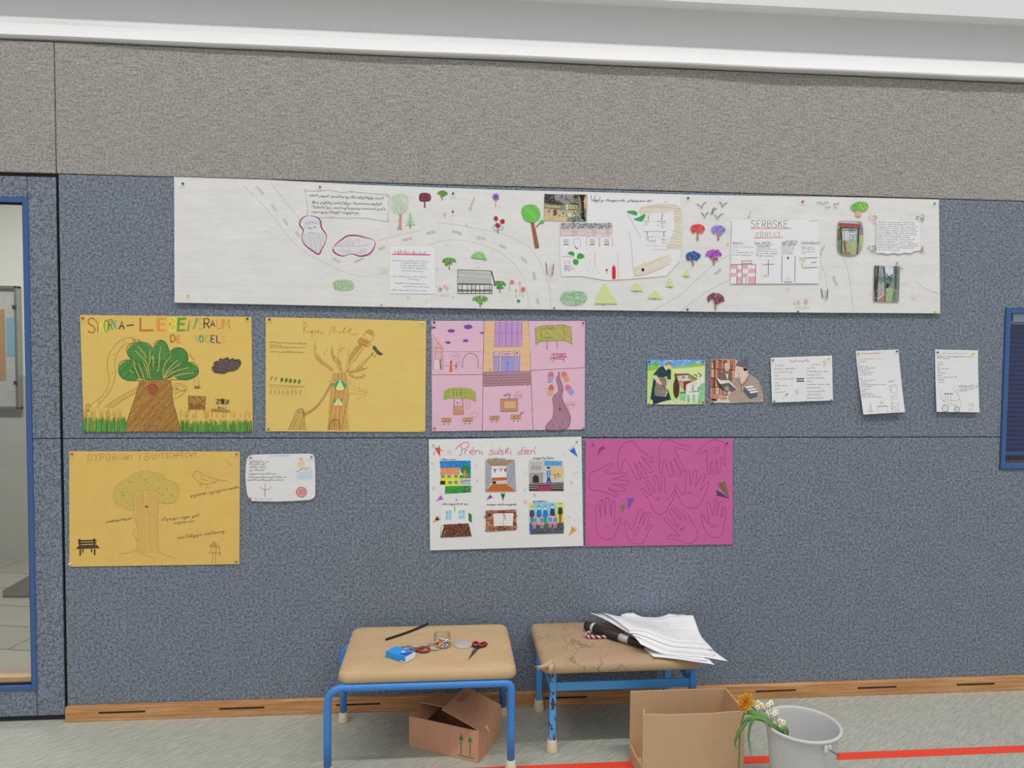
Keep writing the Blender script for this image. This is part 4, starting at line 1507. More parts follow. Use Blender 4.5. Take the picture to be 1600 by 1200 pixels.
for ch, x, y, h, c, w_ in (('D', 838, 302, 66, (158, 84, 44), 1.7), ('E', 892, 306, 60, (206, 120, 56), 1.7), ('S', 944, 306, 58, (214, 196, 92), 1.3), ('V', 1048, 302, 58, (112, 164, 110), 1.3),
                          ('O', 1086, 302, 58, (58, 136, 92), 1.8), ('G', 1138, 304, 60, (132, 166, 110), 1.3), ('E', 1186, 304, 60, (88, 60, 84), 1.9), ('L', 1234, 306, 62, (82, 62, 96), 2.0),
                          ('S', 1280, 306, 56, (216, 160, 108), 1.4)):
    k.text(ch, x, y, h, c, w_)
k.build('multicoloured second line of lettering')
k = S.ink('tree_crown', Y1)
GR = (84, 136, 72)
lobes = [(575, 390, 112, 86), (756, 420, 72, 136), (905, 440, 84, 94), (495, 545, 108, 90), (960, 552, 116, 78), (700, 540, 200, 94)]
for i, (x, y, a, b) in enumerate(lobes):
    k.ell(x, y, a, b, GR, 28)
for i, (x, y, a, b) in enumerate(lobes):
    po = k.epts(x, y, a, b, 24)
    k.hatch(po, (66, 116, 60), 60 + 25 * i, 1.9, .6, .6, False, .25)
    k.dabs(po, [(110, 156, 84), (70, 120, 62)], 60, 2.4, .5)
DG = (46, 86, 48)
k.line([(575, 632), (470, 630), (410, 600), (388, 545), (400, 480), (450, 455), (510, 452), (465, 400), (462, 345), (510, 310), (580, 300), (650, 315), (675, 345), (690, 350), (700, 310), (740, 285), (790, 300), (820, 360),
        (830, 380), (880, 350), (940, 358), (980, 400), (980, 470), (1040, 480), (1075, 530), (1070, 580), (1020, 610), (940, 622), (840, 624)], .8, DG, True)
k.lines([[(690, 350), (672, 430), (680, 520)], [(830, 380), (800, 470), (770, 560)], [(510, 452), (560, 470), (580, 520)], [(980, 470), (920, 490), (860, 540)]], .7, (56, 100, 54), True)
TAN = (196, 164, 96)
for st in ([(530, 375), (580, 420), (630, 480), (650, 560), (665, 620)], [(555, 335), (610, 400), (625, 440)], [(515, 450), (530, 520), (560, 590), (575, 630)], [(660, 360), (660, 450), (650, 500)], [(755, 340), (740, 420), (735, 520), (720, 560)],
           [(840, 420), (800, 470), (775, 530), (770, 600)], [(900, 455), (850, 500), (800, 560), (775, 615)], [(930, 480), (860, 530), (800, 580), (780, 620)], [(1000, 520), (900, 545), (830, 580), (790, 615)], [(1040, 565), (930, 580), (850, 600)],
           [(560, 480), (590, 560), (610, 620)], [(600, 470), (630, 540), (640, 600)], [(690, 430), (685, 520)], [(480, 540), (520, 570)]):
    k.line(st, lambda t: 1.5 - .8 * abs(t - .5), TAN, True)
k.build('green crown with tan branches')
k = S.ink('tree_trunk', Y1)
po = [(572, 632), (835, 625), (848, 700), (850, 770), (865, 850), (885, 920), (928, 1070), (428, 1072), (460, 990), (490, 900), (525, 800), (550, 720)]
k.fill(po, (168, 124, 68))
k.hatch(po, (138, 98, 48), -48, 1.7, .8, .7, False, .15)
k.dabs(po, [(122, 86, 42), (186, 144, 86), (146, 106, 56)], 160, 6, .7, -50)
k.line([(572, 632), (550, 720), (525, 800), (490, 900), (460, 990), (428, 1072)], .8, (112, 80, 44), True)
k.line([(835, 625), (848, 700), (850, 770), (865, 850), (885, 920), (928, 1070)], .8, (112, 80, 44), True)
po = k.epts(685, 705, 46, 52, 16, 0, .06)
k.fill(po, (162, 94, 62))
k.hatch(po, (140, 74, 50), 30, 1.4, .7, .5)
k.build('brown trunk with a red knot hole')
k = S.ink('slide_drawing', Y1)
PN = (150, 116, 58)
k.line([(520, 262), (440, 268), (380, 305), (320, 380), (295, 450), (292, 540), (310, 620), (290, 690), (240, 770), (150, 838)], .5, PN, True)
k.line([(500, 310), (450, 318), (400, 360), (365, 430), (355, 500), (362, 560), (345, 650), (300, 740), (200, 865)], .5, PN, True)
k.lines([[(430, 285), (445, 300)], [(340, 400), (352, 415)], [(325, 560), (345, 570)], [(230, 800), (215, 830)]], .5, PN)
k.build()
k = S.ink('ladder_drawing', Y1)
k.lines([[(265, 862), (400, 772), (550, 690)], [(330, 868), (430, 795), (540, 735)]], .5, PN)
for i in range(13):
    t = i / 12
    k.line([(280 + 262 * t, 855 - 160 * t), (325 + 214 * t, 866 - 128 * t)], .5, PN)
k.build()
k = S.ink('bird_stick_drawing', Y1)
k.lines([[(105, 842), (125, 838), (155, 848), (135, 858)], [(110, 850), (108, 880), (130, 884), (140, 860)], [(118, 884), (112, 900)], [(130, 884), (134, 900)], [(505, 275), (540, 278), (512, 290), (520, 305)], [(545, 280), (580, 288), (560, 298)], [(530, 280), (535, 300)]], .8, (120, 92, 44))
k.build()
k = S.ink('hammock_drawing', Y1)
k.line([(848, 690), (880, 660), (920, 655), (965, 675), (978, 705), (950, 740), (900, 775), (858, 790)], .5, PN, True)
k.line([(855, 700), (910, 670), (950, 690), (960, 715), (850, 712)], .5, PN, True)
k.line([(860, 750), (920, 725), (970, 718)], .5, PN, True)
k.line([(880, 695), (895, 705), (910, 700)], .9, (120, 90, 44))
k.build()
k = S.ink('swing_drawing', Y1)
k.lines([[(1040, 612), (1044, 685)], [(1076, 606), (1080, 680)]], .5, PN)
k.fill([(1042, 682), (1090, 678), (1092, 698), (1045, 702)], (146, 106, 52))
k.line([(1000, 400), (1020, 430), (1040, 455)], 1.5, (186, 146, 80))
k.build()
k = S.ink('cloud_drawing', Y1)
po = [(1195, 530), (1200, 510), (1220, 505), (1208, 485), (1230, 465), (1250, 468), (1262, 445), (1290, 448), (1310, 440), (1330, 436), (1350, 455), (1370, 440), (1395, 455), (1425, 450), (1442, 475), (1430, 510), (1390, 545), (1330, 555),
      (1300, 570), (1250, 568), (1215, 560)]
k.fill(po, (98, 84, 80), True)
k.hatch(po, (76, 64, 66), 15, 1.7, .7, .7, True, .2)
k.dabs(po, [(136, 116, 92), (74, 62, 66)], 40, 3, .6, 10, True)
k.line(po, .8, (70, 58, 62), True, True)
k.build()
k = S.ink('feeder_drawing', Y1)
k.lines([[(990, 765), (1140, 772), (1132, 880), (992, 878), (990, 765)], [(992, 878), (996, 908)], [(1125, 880), (1128, 908)]], .8, (128, 88, 44))
k.hatch([(992, 767), (1138, 774), (1132, 878), (994, 876)], (130, 92, 46), 45, 2.0, .6, .4)
k.hatch([(992, 767), (1138, 774), (1132, 878), (994, 876)], (130, 92, 46), -45, 2.4, .6, .4)
k.dabs([(1000, 830), (1130, 835), (1130, 876), (1000, 874)], [(140, 74, 46), (160, 84, 50)], 60, 3, .7, 20)
k.build()
k = S.ink('hut_drawing', Y1)
k.lines([[(1220, 795), (1345, 800), (1330, 835), (1240, 830)], [(1190, 868), (1188, 905)], [(1345, 878), (1340, 908)], [(1190, 892), (1342, 900)], [(1205, 878), (1330, 884)]], .7, (132, 104, 60))
k.fill([(1268, 790), (1302, 790), (1300, 836), (1272, 834)], (74, 62, 46))
for x, y in ((1240, 825), (1250, 800), (1322, 826), (1330, 812)):
    k.ell(x, y, 14, 10, (112, 98, 76), 8, .4, .2)
k.dabs([(1215, 855), (1330, 865), (1330, 880), (1215, 872)], (110, 80, 50), 22, 1.6, .7, 90)
k.hatch([(1195, 880), (1340, 888), (1335, 905), (1195, 900)], (160, 128, 76), 4, 1.2, .5)
k.build()
for left in (True, False):
    k = S.ink('grass_drawing', Y1)
    h = k._layer()
    rr = random.Random(8 + left)
    lo, hi = (82, 455) if left else (915, 1540)
    for i in range(42):
        x = rr.uniform(lo, hi)
        y = 950 + rr.uniform(-8, 8)
        k.line([(x, y), (x + rr.uniform(-4, 4), y - rr.uniform(30, 75))], .6, (190, 152, 82), h=h + i * 1e-6)
    for i in range(140 if left else 190):
        x = rr.uniform(lo, hi)
        top = 955 + (0 if left else 18) + rr.uniform(-12, 35)
        k.line([(x, 1074), (x + rr.uniform(-5, 5), (top + 1074) / 2), (x + rr.uniform(-9, 9), top)], lambda t: 1.6 - 1.1 * t, rr.choice([(88, 142, 62), (74, 126, 56), (104, 156, 72), (62, 112, 52)]), h=h + 5e-5 + i * 1e-6)
    S.n += 80
    k.build('green felt pen grass')
corner_pins('yellow big tree poster', ((130, 497, 'red', 'top left'), (386.5, 498, 'navy blue', 'top right'), (133, 672, 'green', 'bottom left'), (391, 670.5, 'red', 'bottom right')))

# --- yellow poster: raven's bare tree
Y2 = Z(400, 485, 5.714)
S = Sheet('poster', 'yellow poster of a bare pencilled tree house with green curtained windows', 'poster', [(415, 495.5), (540, 498), (666, 501.5)], [(415, 674), (540, 674.5), (662, 675), (664.5, 673)], (213, 181, 104), 'hand drawn posters', wrinkle=0.006)
k = S.ink('title_lettering', Y2)
k.lines([[(425, 210), (430, 120), (422, 110), (440, 105), (455, 120), (448, 150), (430, 165), (470, 200)], [(470, 200), (495, 185), (490, 205), (505, 180), (500, 240)], [(505, 195), (525, 185), (530, 200), (548, 190), (560, 175), (550, 200), (575, 192), (580, 202), (610, 198)],
         [(650, 215), (685, 140)], [(690, 205), (692, 155), (710, 150), (702, 175), (730, 200)], [(735, 200), (750, 185), (752, 205), (770, 195), (800, 150), (780, 195), (800, 200), (815, 190), (830, 185), (850, 170), (845, 160), (830, 180), (835, 205), (870, 218), (905, 208)]], .75, (162, 128, 66), True)
k.build()
k = S.ink('tree_trunk', Y2)
BR = (190, 142, 82)
for po, a in (([(690, 560), (800, 550), (815, 660), (830, 760), (812, 900), (828, 1070), (638, 1070), (655, 900), (668, 740), (680, 660)], 88),
              ([(518, 300), (540, 370), (585, 435), (640, 480), (690, 520), (690, 560), (630, 510), (560, 460), (525, 400)], 50), ([(680, 320), (672, 400), (720, 480), (740, 540), (770, 545), (760, 470), (740, 440), (700, 400)], 75),
              ([(940, 290), (880, 330), (835, 400), (820, 480), (795, 540), (820, 560), (850, 480), (920, 420), (960, 350)], -55), ([(1000, 420), (960, 470), (900, 520), (820, 545), (830, 570), (920, 545), (990, 515), (940, 510), (1040, 400)], -25),
              ([(830, 560), (880, 590), (940, 585), (972, 565), (960, 605), (890, 610), (825, 590)], 5)):
    k.hatch(po, BR, a, 1.1, .85, .5, False, .1)
    k.hatch(po, (172, 124, 68), a + 12, 2.6, .6, .8, False, .35)
k.lines([[(520, 300), (525, 390), (570, 465), (680, 530)], [(680, 310), (672, 400), (715, 470), (740, 450), (735, 380), (760, 340)], [(740, 450), (760, 500), (765, 560)], [(730, 350), (790, 330), (740, 380)],
         [(830, 350), (815, 430), (800, 540)], [(930, 300), (850, 380), (825, 480)], [(1035, 395), (960, 450), (900, 520), (1000, 512), (900, 550), (825, 560)], [(975, 565), (960, 600), (900, 605), (830, 580)], [(640, 1070), (655, 900), (668, 740), (690, 560)],
         [(830, 1070), (812, 900), (828, 740), (800, 550)], [(540, 330), (520, 260)], [(640, 340), (600, 400)], [(760, 300), (740, 330)]], .55, (168, 124, 72), True)
k.build('brown pencilled trunk and branches')
k = S.ink('tower_drawing', Y2)
k.hatch([(930, 245), (1015, 280), (990, 325), (910, 290)], (188, 130, 78), 25, 1.2, .9)
k.lines([[(930, 245), (1018, 280), (992, 325), (910, 290), (930, 245)], [(955, 245), (975, 200), (1010, 172), (1045, 195), (1045, 250), (1015, 280)], [(980, 190), (1040, 225)], [(990, 240), (998, 250)]], .7, (166, 112, 64), True)
k.hatch([(985, 195), (1010, 172), (1045, 195), (1040, 225)], (196, 138, 90), 40, 1.2, .9)
k.build()
k = S.ink('raven_drawing', Y2)
k.fill([(1040, 322), (1052, 312), (1070, 325), (1090, 355), (1135, 390), (1118, 402), (1085, 395), (1060, 360), (1045, 350)], (96, 82, 72))
k.lines([[(1036, 395), (1050, 370)], [(1055, 350), (1068, 352)], [(1066, 395), (1062, 420)]], .8, (84, 70, 62))
k.ell(1036, 394, 8, 7, (96, 80, 66), 8)
k.build('dark raven on a branch')
k = S.ink('round_window', Y2)
k.ell(750, 666, 60, 56, (186, 142, 82), 22)
k.ell(750, 666, 55, 51, (224, 206, 136), 22)
GC = (72, 154, 104)
k.fill([(748, 616), (716, 630), (696, 660), (700, 695), (712, 700), (735, 650)], GC)
k.fill([(752, 616), (786, 632), (805, 662), (800, 695), (788, 700), (765, 650)], GC)
k.ring(750, 666, 57, 54, .8, (150, 116, 66))
k.line([(750, 616), (750, 715)], .5, (170, 150, 90))
k.build('round window with green curtains')
k = S.ink('curtained_window', Y2)
k.rect(690, 790, 780, 848, (224, 206, 136))
k.fill([(690, 790), (722, 790), (712, 815), (695, 838)], GC)
k.fill([(745, 790), (778, 790), (776, 838), (760, 815)], GC)
k.lines([[(692, 790), (692, 852)], [(776, 790), (774, 852)], [(735, 790), (735, 848)]], .6, (150, 116, 66))
k.build('square window with green curtains')
k = S.ink('arched_door', Y2)
k.line([(655, 1068), (665, 1010), (690, 975), (720, 975), (745, 1000), (748, 1068)], 1.0, (110, 70, 40), True)
k.lines([[(702, 975), (698, 1068)], [(718, 1020), (722, 1028)]], .8, (110, 70, 40))
k.build()
k = S.ink('stump_drawing', Y2)
po = [(285, 1068), (320, 1000), (355, 900), (385, 878), (425, 885), (430, 960), (445, 1068)]
k.hatch(po, (164, 132, 74), 105, 1.3, .6, .6)
k.line(po, .6, (146, 112, 60))
k.ring(398, 895, 32, 18, .5, (146, 112, 60))
k.line([(420, 890), (432, 960)], 1.3, (124, 94, 52))
k.build()
k = S.ink('rope_bridge_drawing', Y2)
a = smoothcurve([(430, 915), (480, 895), (540, 850), (590, 785), (630, 720), (665, 650)], 5)
b = smoothcurve([(440, 940), (500, 905), (560, 850), (605, 790), (650, 715), (690, 655)], 5)
k.lines([a, b], .45, (160, 122, 64))
for p, q in list(zip(a, b)):
    k.line([p, q], .8, (132, 98, 50))
k.build()
k = S.ink('plank_drawing', Y2)
k.lines([[(830, 625), (870, 680), (990, 720), (960, 745), (830, 740)], [(840, 700), (990, 740), (880, 800)], [(840, 620), (838, 700)], [(880, 630), (878, 690)], [(920, 640), (920, 700)], [(640, 635), (690, 630)], [(690, 720), (740, 740), (820, 735)]], .45, (188, 150, 88), True)
k.build()
for i, x in enumerate((140, 178, 230, 270, 308, 348, 385)):
    k = S.ink('leaf_drawing', Y2)
    y = 612 + i * 4
    k.line([(x - 8, y + 22), (x + 6, y - 22)], .6, (116, 130, 62))
    if i > 1:
        k.ell(x, y, 13, 20, (88, 120, 56), 9, .3, .2)
    else:
        k.ell(x, y - 8, 8, 16, (140, 140, 76), 9, .5, .2)
    k.build('green leaf')
for i in range(8):
    k = S.ink('nest_drawing', Y2)
    x = 130 + i * 38
    k.hatch([(x - 10, 708), (x + 10, 708), (x + 8, 748), (x - 12, 748)], (178, 152, 82), 100, 1.2, .6)
    k.build()
k = S.ink('underline_drawing', Y2)
k.lines([[(120, 660), (440, 680)], [(120, 672), (430, 684)], [(120, 690), (360, 692)]], .5, (176, 148, 80))
k.build()
k = S.ink('notes_lettering', Y2)
k.scrib(120, 288, 455, 302, 14, (140, 132, 74), .5)
k.scrib(120, 312, 230, 316, 10, (172, 142, 76), .5)
k.scrib(120, 332, 440, 334, 10, (172, 142, 76), .5)
k.scrib(120, 370, 435, 378, 10, (154, 134, 76), .45)
k.build()
corner_pins('yellow bare tree poster', ((421, 499, 'navy blue', 'top left'), (659.5, 504.5, 'white', 'top right'), (419.5, 670, 'green', 'bottom left'), (659.5, 671, 'yellow', 'bottom right')))

# --- yellow poster with bench
Y3 = Z(100, 695, 5.614)
S = Sheet('poster', 'yellow poster of a faint pencilled tree with a dark bench, lowest of the yellow posters', 'poster', [(108, 705), (375, 705.5)], [(108.5, 885.5), (374, 881.5)], (210, 174, 96), 'hand drawn posters')
k = S.ink('title_lettering', Y3)
c = (164, 118, 50)
k.text('DYPO', 208, 142, 62, c, .8, 54, -.01, .1)
k.text('RN', 428, 138, 56, c, .8, 50, -.01, .1)
k.text('AKI', 520, 134, 46, c, .85, 30, -.01, .1)
k.build()
k = S.ink('title_lettering', Y3)
k.text('/', 655, 134, 50, c, .8)
k.text('B', 710, 134, 58, c, .8, slant=.1)
k.text('UNT', 770, 126, 48, c, .85, 38, -.02, .1)
k.text('SCHPECHT', 890, 114, 42, c, .85, 35, -.01, .1)
k.build()
k = S.ink('tree_crown', Y3)
po = [(430, 440), (450, 370), (490, 330), (540, 300), (600, 260), (680, 232), (780, 240), (860, 260), (900, 300), (980, 330), (1010, 380), (1005, 440), (985, 490), (900, 510), (840, 500), (830, 420), (730, 395), (640, 410), (610, 470), (605, 575), (520, 550), (450, 510)]
k.hatch(po, (196, 170, 90), 40, 1.1, 1.0, .4, True, .05)
k.dabs(po, [(184, 172, 88), (200, 178, 98), (186, 166, 86)], 150, 5, .7, 130, True)
k.dabs(po, [(138, 156, 72), (120, 140, 66)], 16, 2.4, 1.3, None, True)
k.line(po, .5, (176, 166, 84), True, True)
k.build('pale green crown')
k = S.ink('tree_trunk', Y3)
po = [(612, 470), (640, 410), (730, 395), (825, 420), (830, 560), (822, 700), (826, 840), (835, 950), (600, 950), (650, 850), (622, 770), (615, 640)]
k.hatch(po, (203, 167, 96), 88, 1.5, .8, .5, False, .15)
k.lines([[(612, 480), (618, 660), (640, 700), (610, 780), (650, 850), (620, 930), (480, 960)], [(832, 480), (822, 700), (828, 900), (870, 960), (980, 990)], [(740, 590), (770, 620), (810, 640)], [(620, 640), (650, 670)], [(620, 820), (645, 840)], [(690, 420), (700, 520)], [(760, 420), (770, 500)],
         [(860, 505), (900, 518), (970, 510)], [(680, 960), (790, 990)], [(640, 930), (700, 950)]], .5, (178, 144, 82), True)
k.fill([(710, 540), (718, 534), (724, 538), (732, 534), (738, 542), (724, 554)], (64, 50, 44))
k.build('pale brown trunk')
k = S.ink('bench_drawing', Y3)
BK = (74, 60, 46)
for x0, y0, x1, y1 in ((128, 826, 146, 876), (256, 822, 272, 876), (136, 915, 150, 972), (262, 914, 276, 966), (160, 912, 172, 946), (236, 912, 248, 942)):
    k.rect(x0, y0, x1, y1, BK)
k.fill([(124, 836), (286, 832), (286, 846), (124, 850)], BK)
k.fill([(126, 856), (284, 854), (286, 866), (126, 872)], BK)
k.fill([(134, 878), (286, 876), (316, 906), (106, 914)], BK)
k.dabs([(134, 880), (284, 878), (308, 905), (114, 910)], (104, 84, 60), 20, 3, .4, 0)
k.build('dark brown bench')
k = S.ink('bird_drawing', Y3)
k.lines([[(1145, 245), (1160, 230), (1190, 240), (1230, 265), (1290, 290), (1350, 305), (1320, 325), (1250, 345), (1190, 330), (1140, 290), (1130, 270), (1145, 245)], [(1195, 265), (1210, 300), (1260, 315)], [(1350, 305), (1440, 320)], [(1195, 330), (1192, 375)], [(1205, 335), (1212, 350), (1195, 360)],
         [(1252, 345), (1256, 375), (1240, 378)], [(1256, 372), (1272, 372)], [(1300, 320), (1330, 330)], [(1425, 140), (1480, 190)]], .55, (170, 138, 78), True)
k.build()
k = S.ink('bird_house_drawing', Y3)
k.lines([[(1275, 892), (1318, 845), (1376, 898), (1275, 892)], [(1290, 895), (1288, 945)], [(1364, 898), (1364, 945)], [(1268, 945), (1376, 948)], [(1308, 950), (1302, 1040)], [(1330, 950), (1328, 1040)], [(1370, 945), (1366, 975)], [(1318, 845), (1322, 890)]], .6, (158, 118, 60))
k.ring(1328, 918, 12, 16, .5, (158, 118, 60), 10)
k.hatch([(1280, 890), (1318, 848), (1370, 895)], (176, 134, 72), 60, 1.5, .6)
k.build()
IK = (88, 70, 48)
for blk in (((1108, 462, 1420, 402, 34), (1440, 398, 1530, 380, 26)), ((365, 688, 595, 650, 20),), ((858, 668, 1175, 632, 30), (965, 696, 1135, 678, 26)), ((995, 828, 1430, 766, 30),)):
    k = S.ink('note_lettering', Y3)
    for q in blk:
        k.scrib(*q, IK, .5)
    k.build('brown handwriting')
corner_pins('lowest yellow poster', ((113, 709, 'red', 'top left'), (370, 709, 'grey', 'top right'), (109.5, 881, 'white', 'bottom left'), (369, 877.5, 'green', 'bottom right')))

# --- small white note with rounded corners
WN = Z(375, 700, 12.31)
ol = [(WN(p)) for p in ((260, 125), (600, 118), (1000, 112), (1340, 108), (1400, 125), (1435, 180), (1445, 350), (1450, 600), (1448, 900), (1420, 965), (1340, 1000), (1000, 1022), (700, 1030), (400, 1026), (230, 1020), (180, 980), (140, 900), (112, 700), (103, 540), (110, 350), (130, 210), (175, 150))]
S = Sheet('note_sheet', 'small white note with rounded corners, a bird drawing and a red seal', 'note', None, None, (212, 208, 206), outline=ol, y=0.006)
k = S.ink('handwriting', WN)
for x0, x1, y in ((190, 540, 280), (175, 510, 325), (180, 465, 380), (180, 470, 440), (170, 690, 512), (160, 880, 575), (140, 825, 630)):
    k.scrib(x0, y, x1, y, 40, (124, 118, 118), .55)
k.scrib(560, 162, 970, 158, 28, (170, 162, 160), .5)
k.scrib(280, 990, 600, 992, 26, (170, 160, 160), .5)
k.build()
k = S.ink('bird_drawing', WN)
k.fill([(1150, 250), (1150, 200), (1180, 175), (1215, 190), (1222, 240), (1250, 290), (1235, 350), (1190, 385), (1140, 380), (1100, 340), (1110, 290)], (216, 190, 160), True)
k.lines([[(1150, 385), (1158, 430)], [(1195, 385), (1200, 410)]], .9, (176, 140, 110))
k.line([(1060, 465), (1140, 440), (1200, 400), (1290, 390), (1360, 380)], 1.0, (160, 134, 120), True)
k.ell(1162, 216, 16, 20, (150, 130, 130), 10)
k.hatch([(1220, 420), (1320, 400), (1300, 435), (1240, 440)], (214, 180, 150), 10, 1.2, .8)
k.hatch([(1095, 480), (1180, 460), (1395, 420), (1400, 595), (1250, 615), (1095, 600)], (178, 198, 212), 3, 1.2, 1.0, .3)
k.line([(1250, 250), (1330, 240), (1370, 300)], .5, (190, 206, 214), True)
k.build('brown bird on a twig')
k = S.ink('tree_drawing', WN)
k.lines([[(480, 935), (484, 690)], [(484, 800), (430, 790), (385, 740)], [(484, 800), (560, 790), (600, 725)]], .9, (172, 130, 134), True)
k.line([(480, 935), (482, 800)], 1.4, (172, 124, 130))
k.build()
k = S.ink('seal_drawing', WN)
k.ell(1182, 850, 98, 94, (226, 156, 162), 20, 0, .03)
k.ring(1182, 850, 98, 94, 1.2, (168, 70, 84), 22, .04)
for y in (812, 838, 862, 888):
    k.scrib(1128, y, 1238, y - 6, 26, (180, 92, 104), .6)
k.ring(1182, 850, 66, 62, .5, (196, 110, 120), 18)
k.build('pink and red round seal')
corner_pins('small rounded note', ((391.7, 715, 'red', 'top left'), (487, 713.8, 'green', 'top right'), (391.7, 778.5, 'red', 'bottom left'), (489, 776.5, 'white', 'bottom right')))

# --- pink comic poster
PK = Z(665, 490, 6.154)
S = Sheet('poster', 'pale pink poster divided into six drawn scenes', 'poster', [(674, 501.3), (914, 501.5)], [(675, 674), (913.5, 671)], (230, 172, 190), 'hand drawn posters')
LN = (112, 70, 84)
k = S.ink('panel_dividers', PK)
k.lines([[(562, 72), (552, 590), (546, 1128)], [(60, 588), (552, 586)], [(985, 72), (1006, 420), (1020, 800), (1035, 1118)], [(552, 700), (1012, 682)], [(1012, 546), (1528, 520)]], .75, LN)
k.build('black dividing lines')
for x, y, r in ((75, 135, 22), (245, 165, 36), (410, 128, 44), (540, 185, 20), (215, 278, 26), (384, 260, 28)):
    k = S.ink('cloud_drawing', PK)
    po = k.epts(x, y, r, r * .48, 12, 0, .14)
    k.fill(po, (122, 84, 172), True)
    k.hatch(po, (96, 62, 150), 10, 1.1, .5, .5)
    k.build('violet cloud')
k = S.ink('street_drawing', PK)
OC = (204, 148, 128)
k.hatch([(64, 210), (165, 340), (160, 540), (70, 540)], (222, 168, 160), 80, 1.8, .8)
k.lines([[(64, 205), (165, 330), (168, 540)], [(62, 230), (70, 540)], [(80, 330), (165, 332)], [(92, 350), (120, 280), (150, 345)], [(80, 365), (160, 368)], [(75, 445), (160, 442)], [(95, 370), (95, 540)], [(150, 370), (150, 540)]], .8, (178, 118, 100))
k.rect(85, 445, 135, 536, (232, 190, 200))
k.line([(138, 442), (145, 535)], 1.4, (96, 70, 74))
k.lines([[(170, 365), (545, 366)], [(170, 500), (350, 505)], [(505, 520), (548, 528)]], .5, (180, 120, 140))
k.line([(355, 520), (362, 440), (400, 390), (440, 382), (485, 405), (505, 460), (500, 522)], .8, (128, 78, 100), True)
k.fill([(238, 470), (252, 468), (260, 558), (228, 560)], (206, 104, 66))
k.ell(245, 465, 10, 13, (120, 76, 70), 10)
k.ell(293, 492, 7, 9, (90, 70, 90), 8)
k.lines([[(293, 500), (290, 540)], [(284, 515), (304, 512)]], .8, (88, 76, 110))
for x, y, a, b in ((290, 408, 38, 34), (318, 468, 20, 18)):
    k.ring(x, y, a, b, .45, (190, 134, 156), 14, .08)
    k.scrib(x - 24, y, x + 24, y, 14, (180, 120, 146), .45)
k.build('street scene with a house, an arch and two figures')
k = S.ink('school_front_drawing', PK)
k.fill([(566, 75), (984, 75), (1000, 300), (1010, 556), (554, 562)], (232, 178, 140))
k.hatch([(566, 75), (984, 75), (1000, 300), (1010, 556), (554, 562)], (224, 164, 124), 4, 1.8, .7, .5, False, .2)
k.fill([(668, 76), (930, 76), (924, 316), (660, 322)], (190, 150, 188))
k.hatch([(668, 76), (930, 76), (924, 316), (660, 322)], (164, 130, 184), 88, 1.5, .7, .4)
VL = (140, 100, 160)
k.lines([[(668, 76), (660, 322), (924, 316), (930, 76)], [(712, 76), (706, 320)], [(775, 76), (770, 318)], [(830, 76), (828, 318)], [(884, 76), (880, 316)], [(664, 185), (928, 185)]], .7, VL)
for x0, x1, y0, y1, c in ((655, 708, 368, 560, (170, 156, 206)), (852, 904, 364, 556, (176, 156, 206)), (728, 842, 416, 560, (150, 154, 206))):
    k.rect(x0, y0, x1, y1, c)
    k.hatch([(x0, y0), (x1, y0), (x1, y1), (x0, y1)], (138, 134, 192), 85, 1.4, .6)
    k.line([(x0, y0), (x1, y0), (x1, y1), (x0, y1), (x0, y0)], .7, (124, 92, 140))
for x0, x1, y0 in ((658, 706, 366), (724, 836, 366), (854, 904, 362)):
    k.rect(x0, y0, x1, y0 + 42, (230, 170, 186))
    k.line([(x0, y0), (x1, y0), (x1, y0 + 42), (x0, y0 + 42), (x0, y0)], .6, (150, 96, 110))
k.scrib(735, 396, 808, 396, 22, (128, 80, 120), .6)
k.lines([[(785, 416), (783, 560)], [(770, 470), (786, 482), (800, 468)], [(675, 380), (685, 400)]], .6, (110, 84, 130))
k.ell(878, 380, 10, 8, (90, 62, 90), 8)
k.fill([(556, 562), (1010, 552), (1014, 680), (552, 698)], (176, 136, 148))
k.hatch([(556, 562), (1010, 552), (1014, 680), (552, 698)], (150, 112, 126), -1, 2.2, .7, .3)
for i, y in enumerate((560, 590, 618, 642, 668)):
    k.line([(556, y + 6), (1012, y - 6)], .6, (110, 80, 92))
    for j in range(9):
        x = 580 + j * 50 + (i % 2) * 24
        k.line([(x, y + 4), (x, y + 30)], .45, (120, 88, 100))
k.line([(620, 520), (618, 570)], .8, (150, 106, 90))
k.build('orange school front with violet windows and grey steps')
k = S.ink('blackboard_drawing', PK)
OG = (176, 166, 98)
for po in ([(1112, 118), (1325, 108), (1338, 258), (1108, 264)], [(1055, 140), (1112, 118), (1108, 266), (1062, 300)], [(1325, 108), (1395, 128), (1408, 295), (1338, 258)]):
    k.fill(po, OG)
    k.hatch(po, (156, 150, 80), 40, 1.6, .6, .5, False, .2)
    k.line(po + po[:1], .7, (112, 112, 60))
k.scrib(1130, 155, 1240, 150, 26, (104, 104, 66), .6)
k.line([(1165, 180), (1172, 195)], .8, (90, 90, 60))
k.scrib(1130, 238, 1220, 236, 22, (104, 104, 66), .6)
k.rect(1162, 265, 1172, 348, (192, 126, 140))
k.rect(1260, 262, 1270, 330, (192, 126, 140))
k.lines([[(1215, 388), (1350, 384), (1356, 418), (1202, 425), (1215, 388)], [(1228, 425), (1230, 468)], [(1330, 418), (1328, 466)], [(1230, 432), (1328, 440)], [(1205, 430), (1203, 450)]], .8, (164, 84, 100))
k.dabs([(1220, 388), (1345, 386), (1350, 415), (1215, 418)], (186, 96, 112), 30, 2.2, .7, 60)
k.build('green folding blackboard and red table')
k = S.ink('path_drawing', PK)
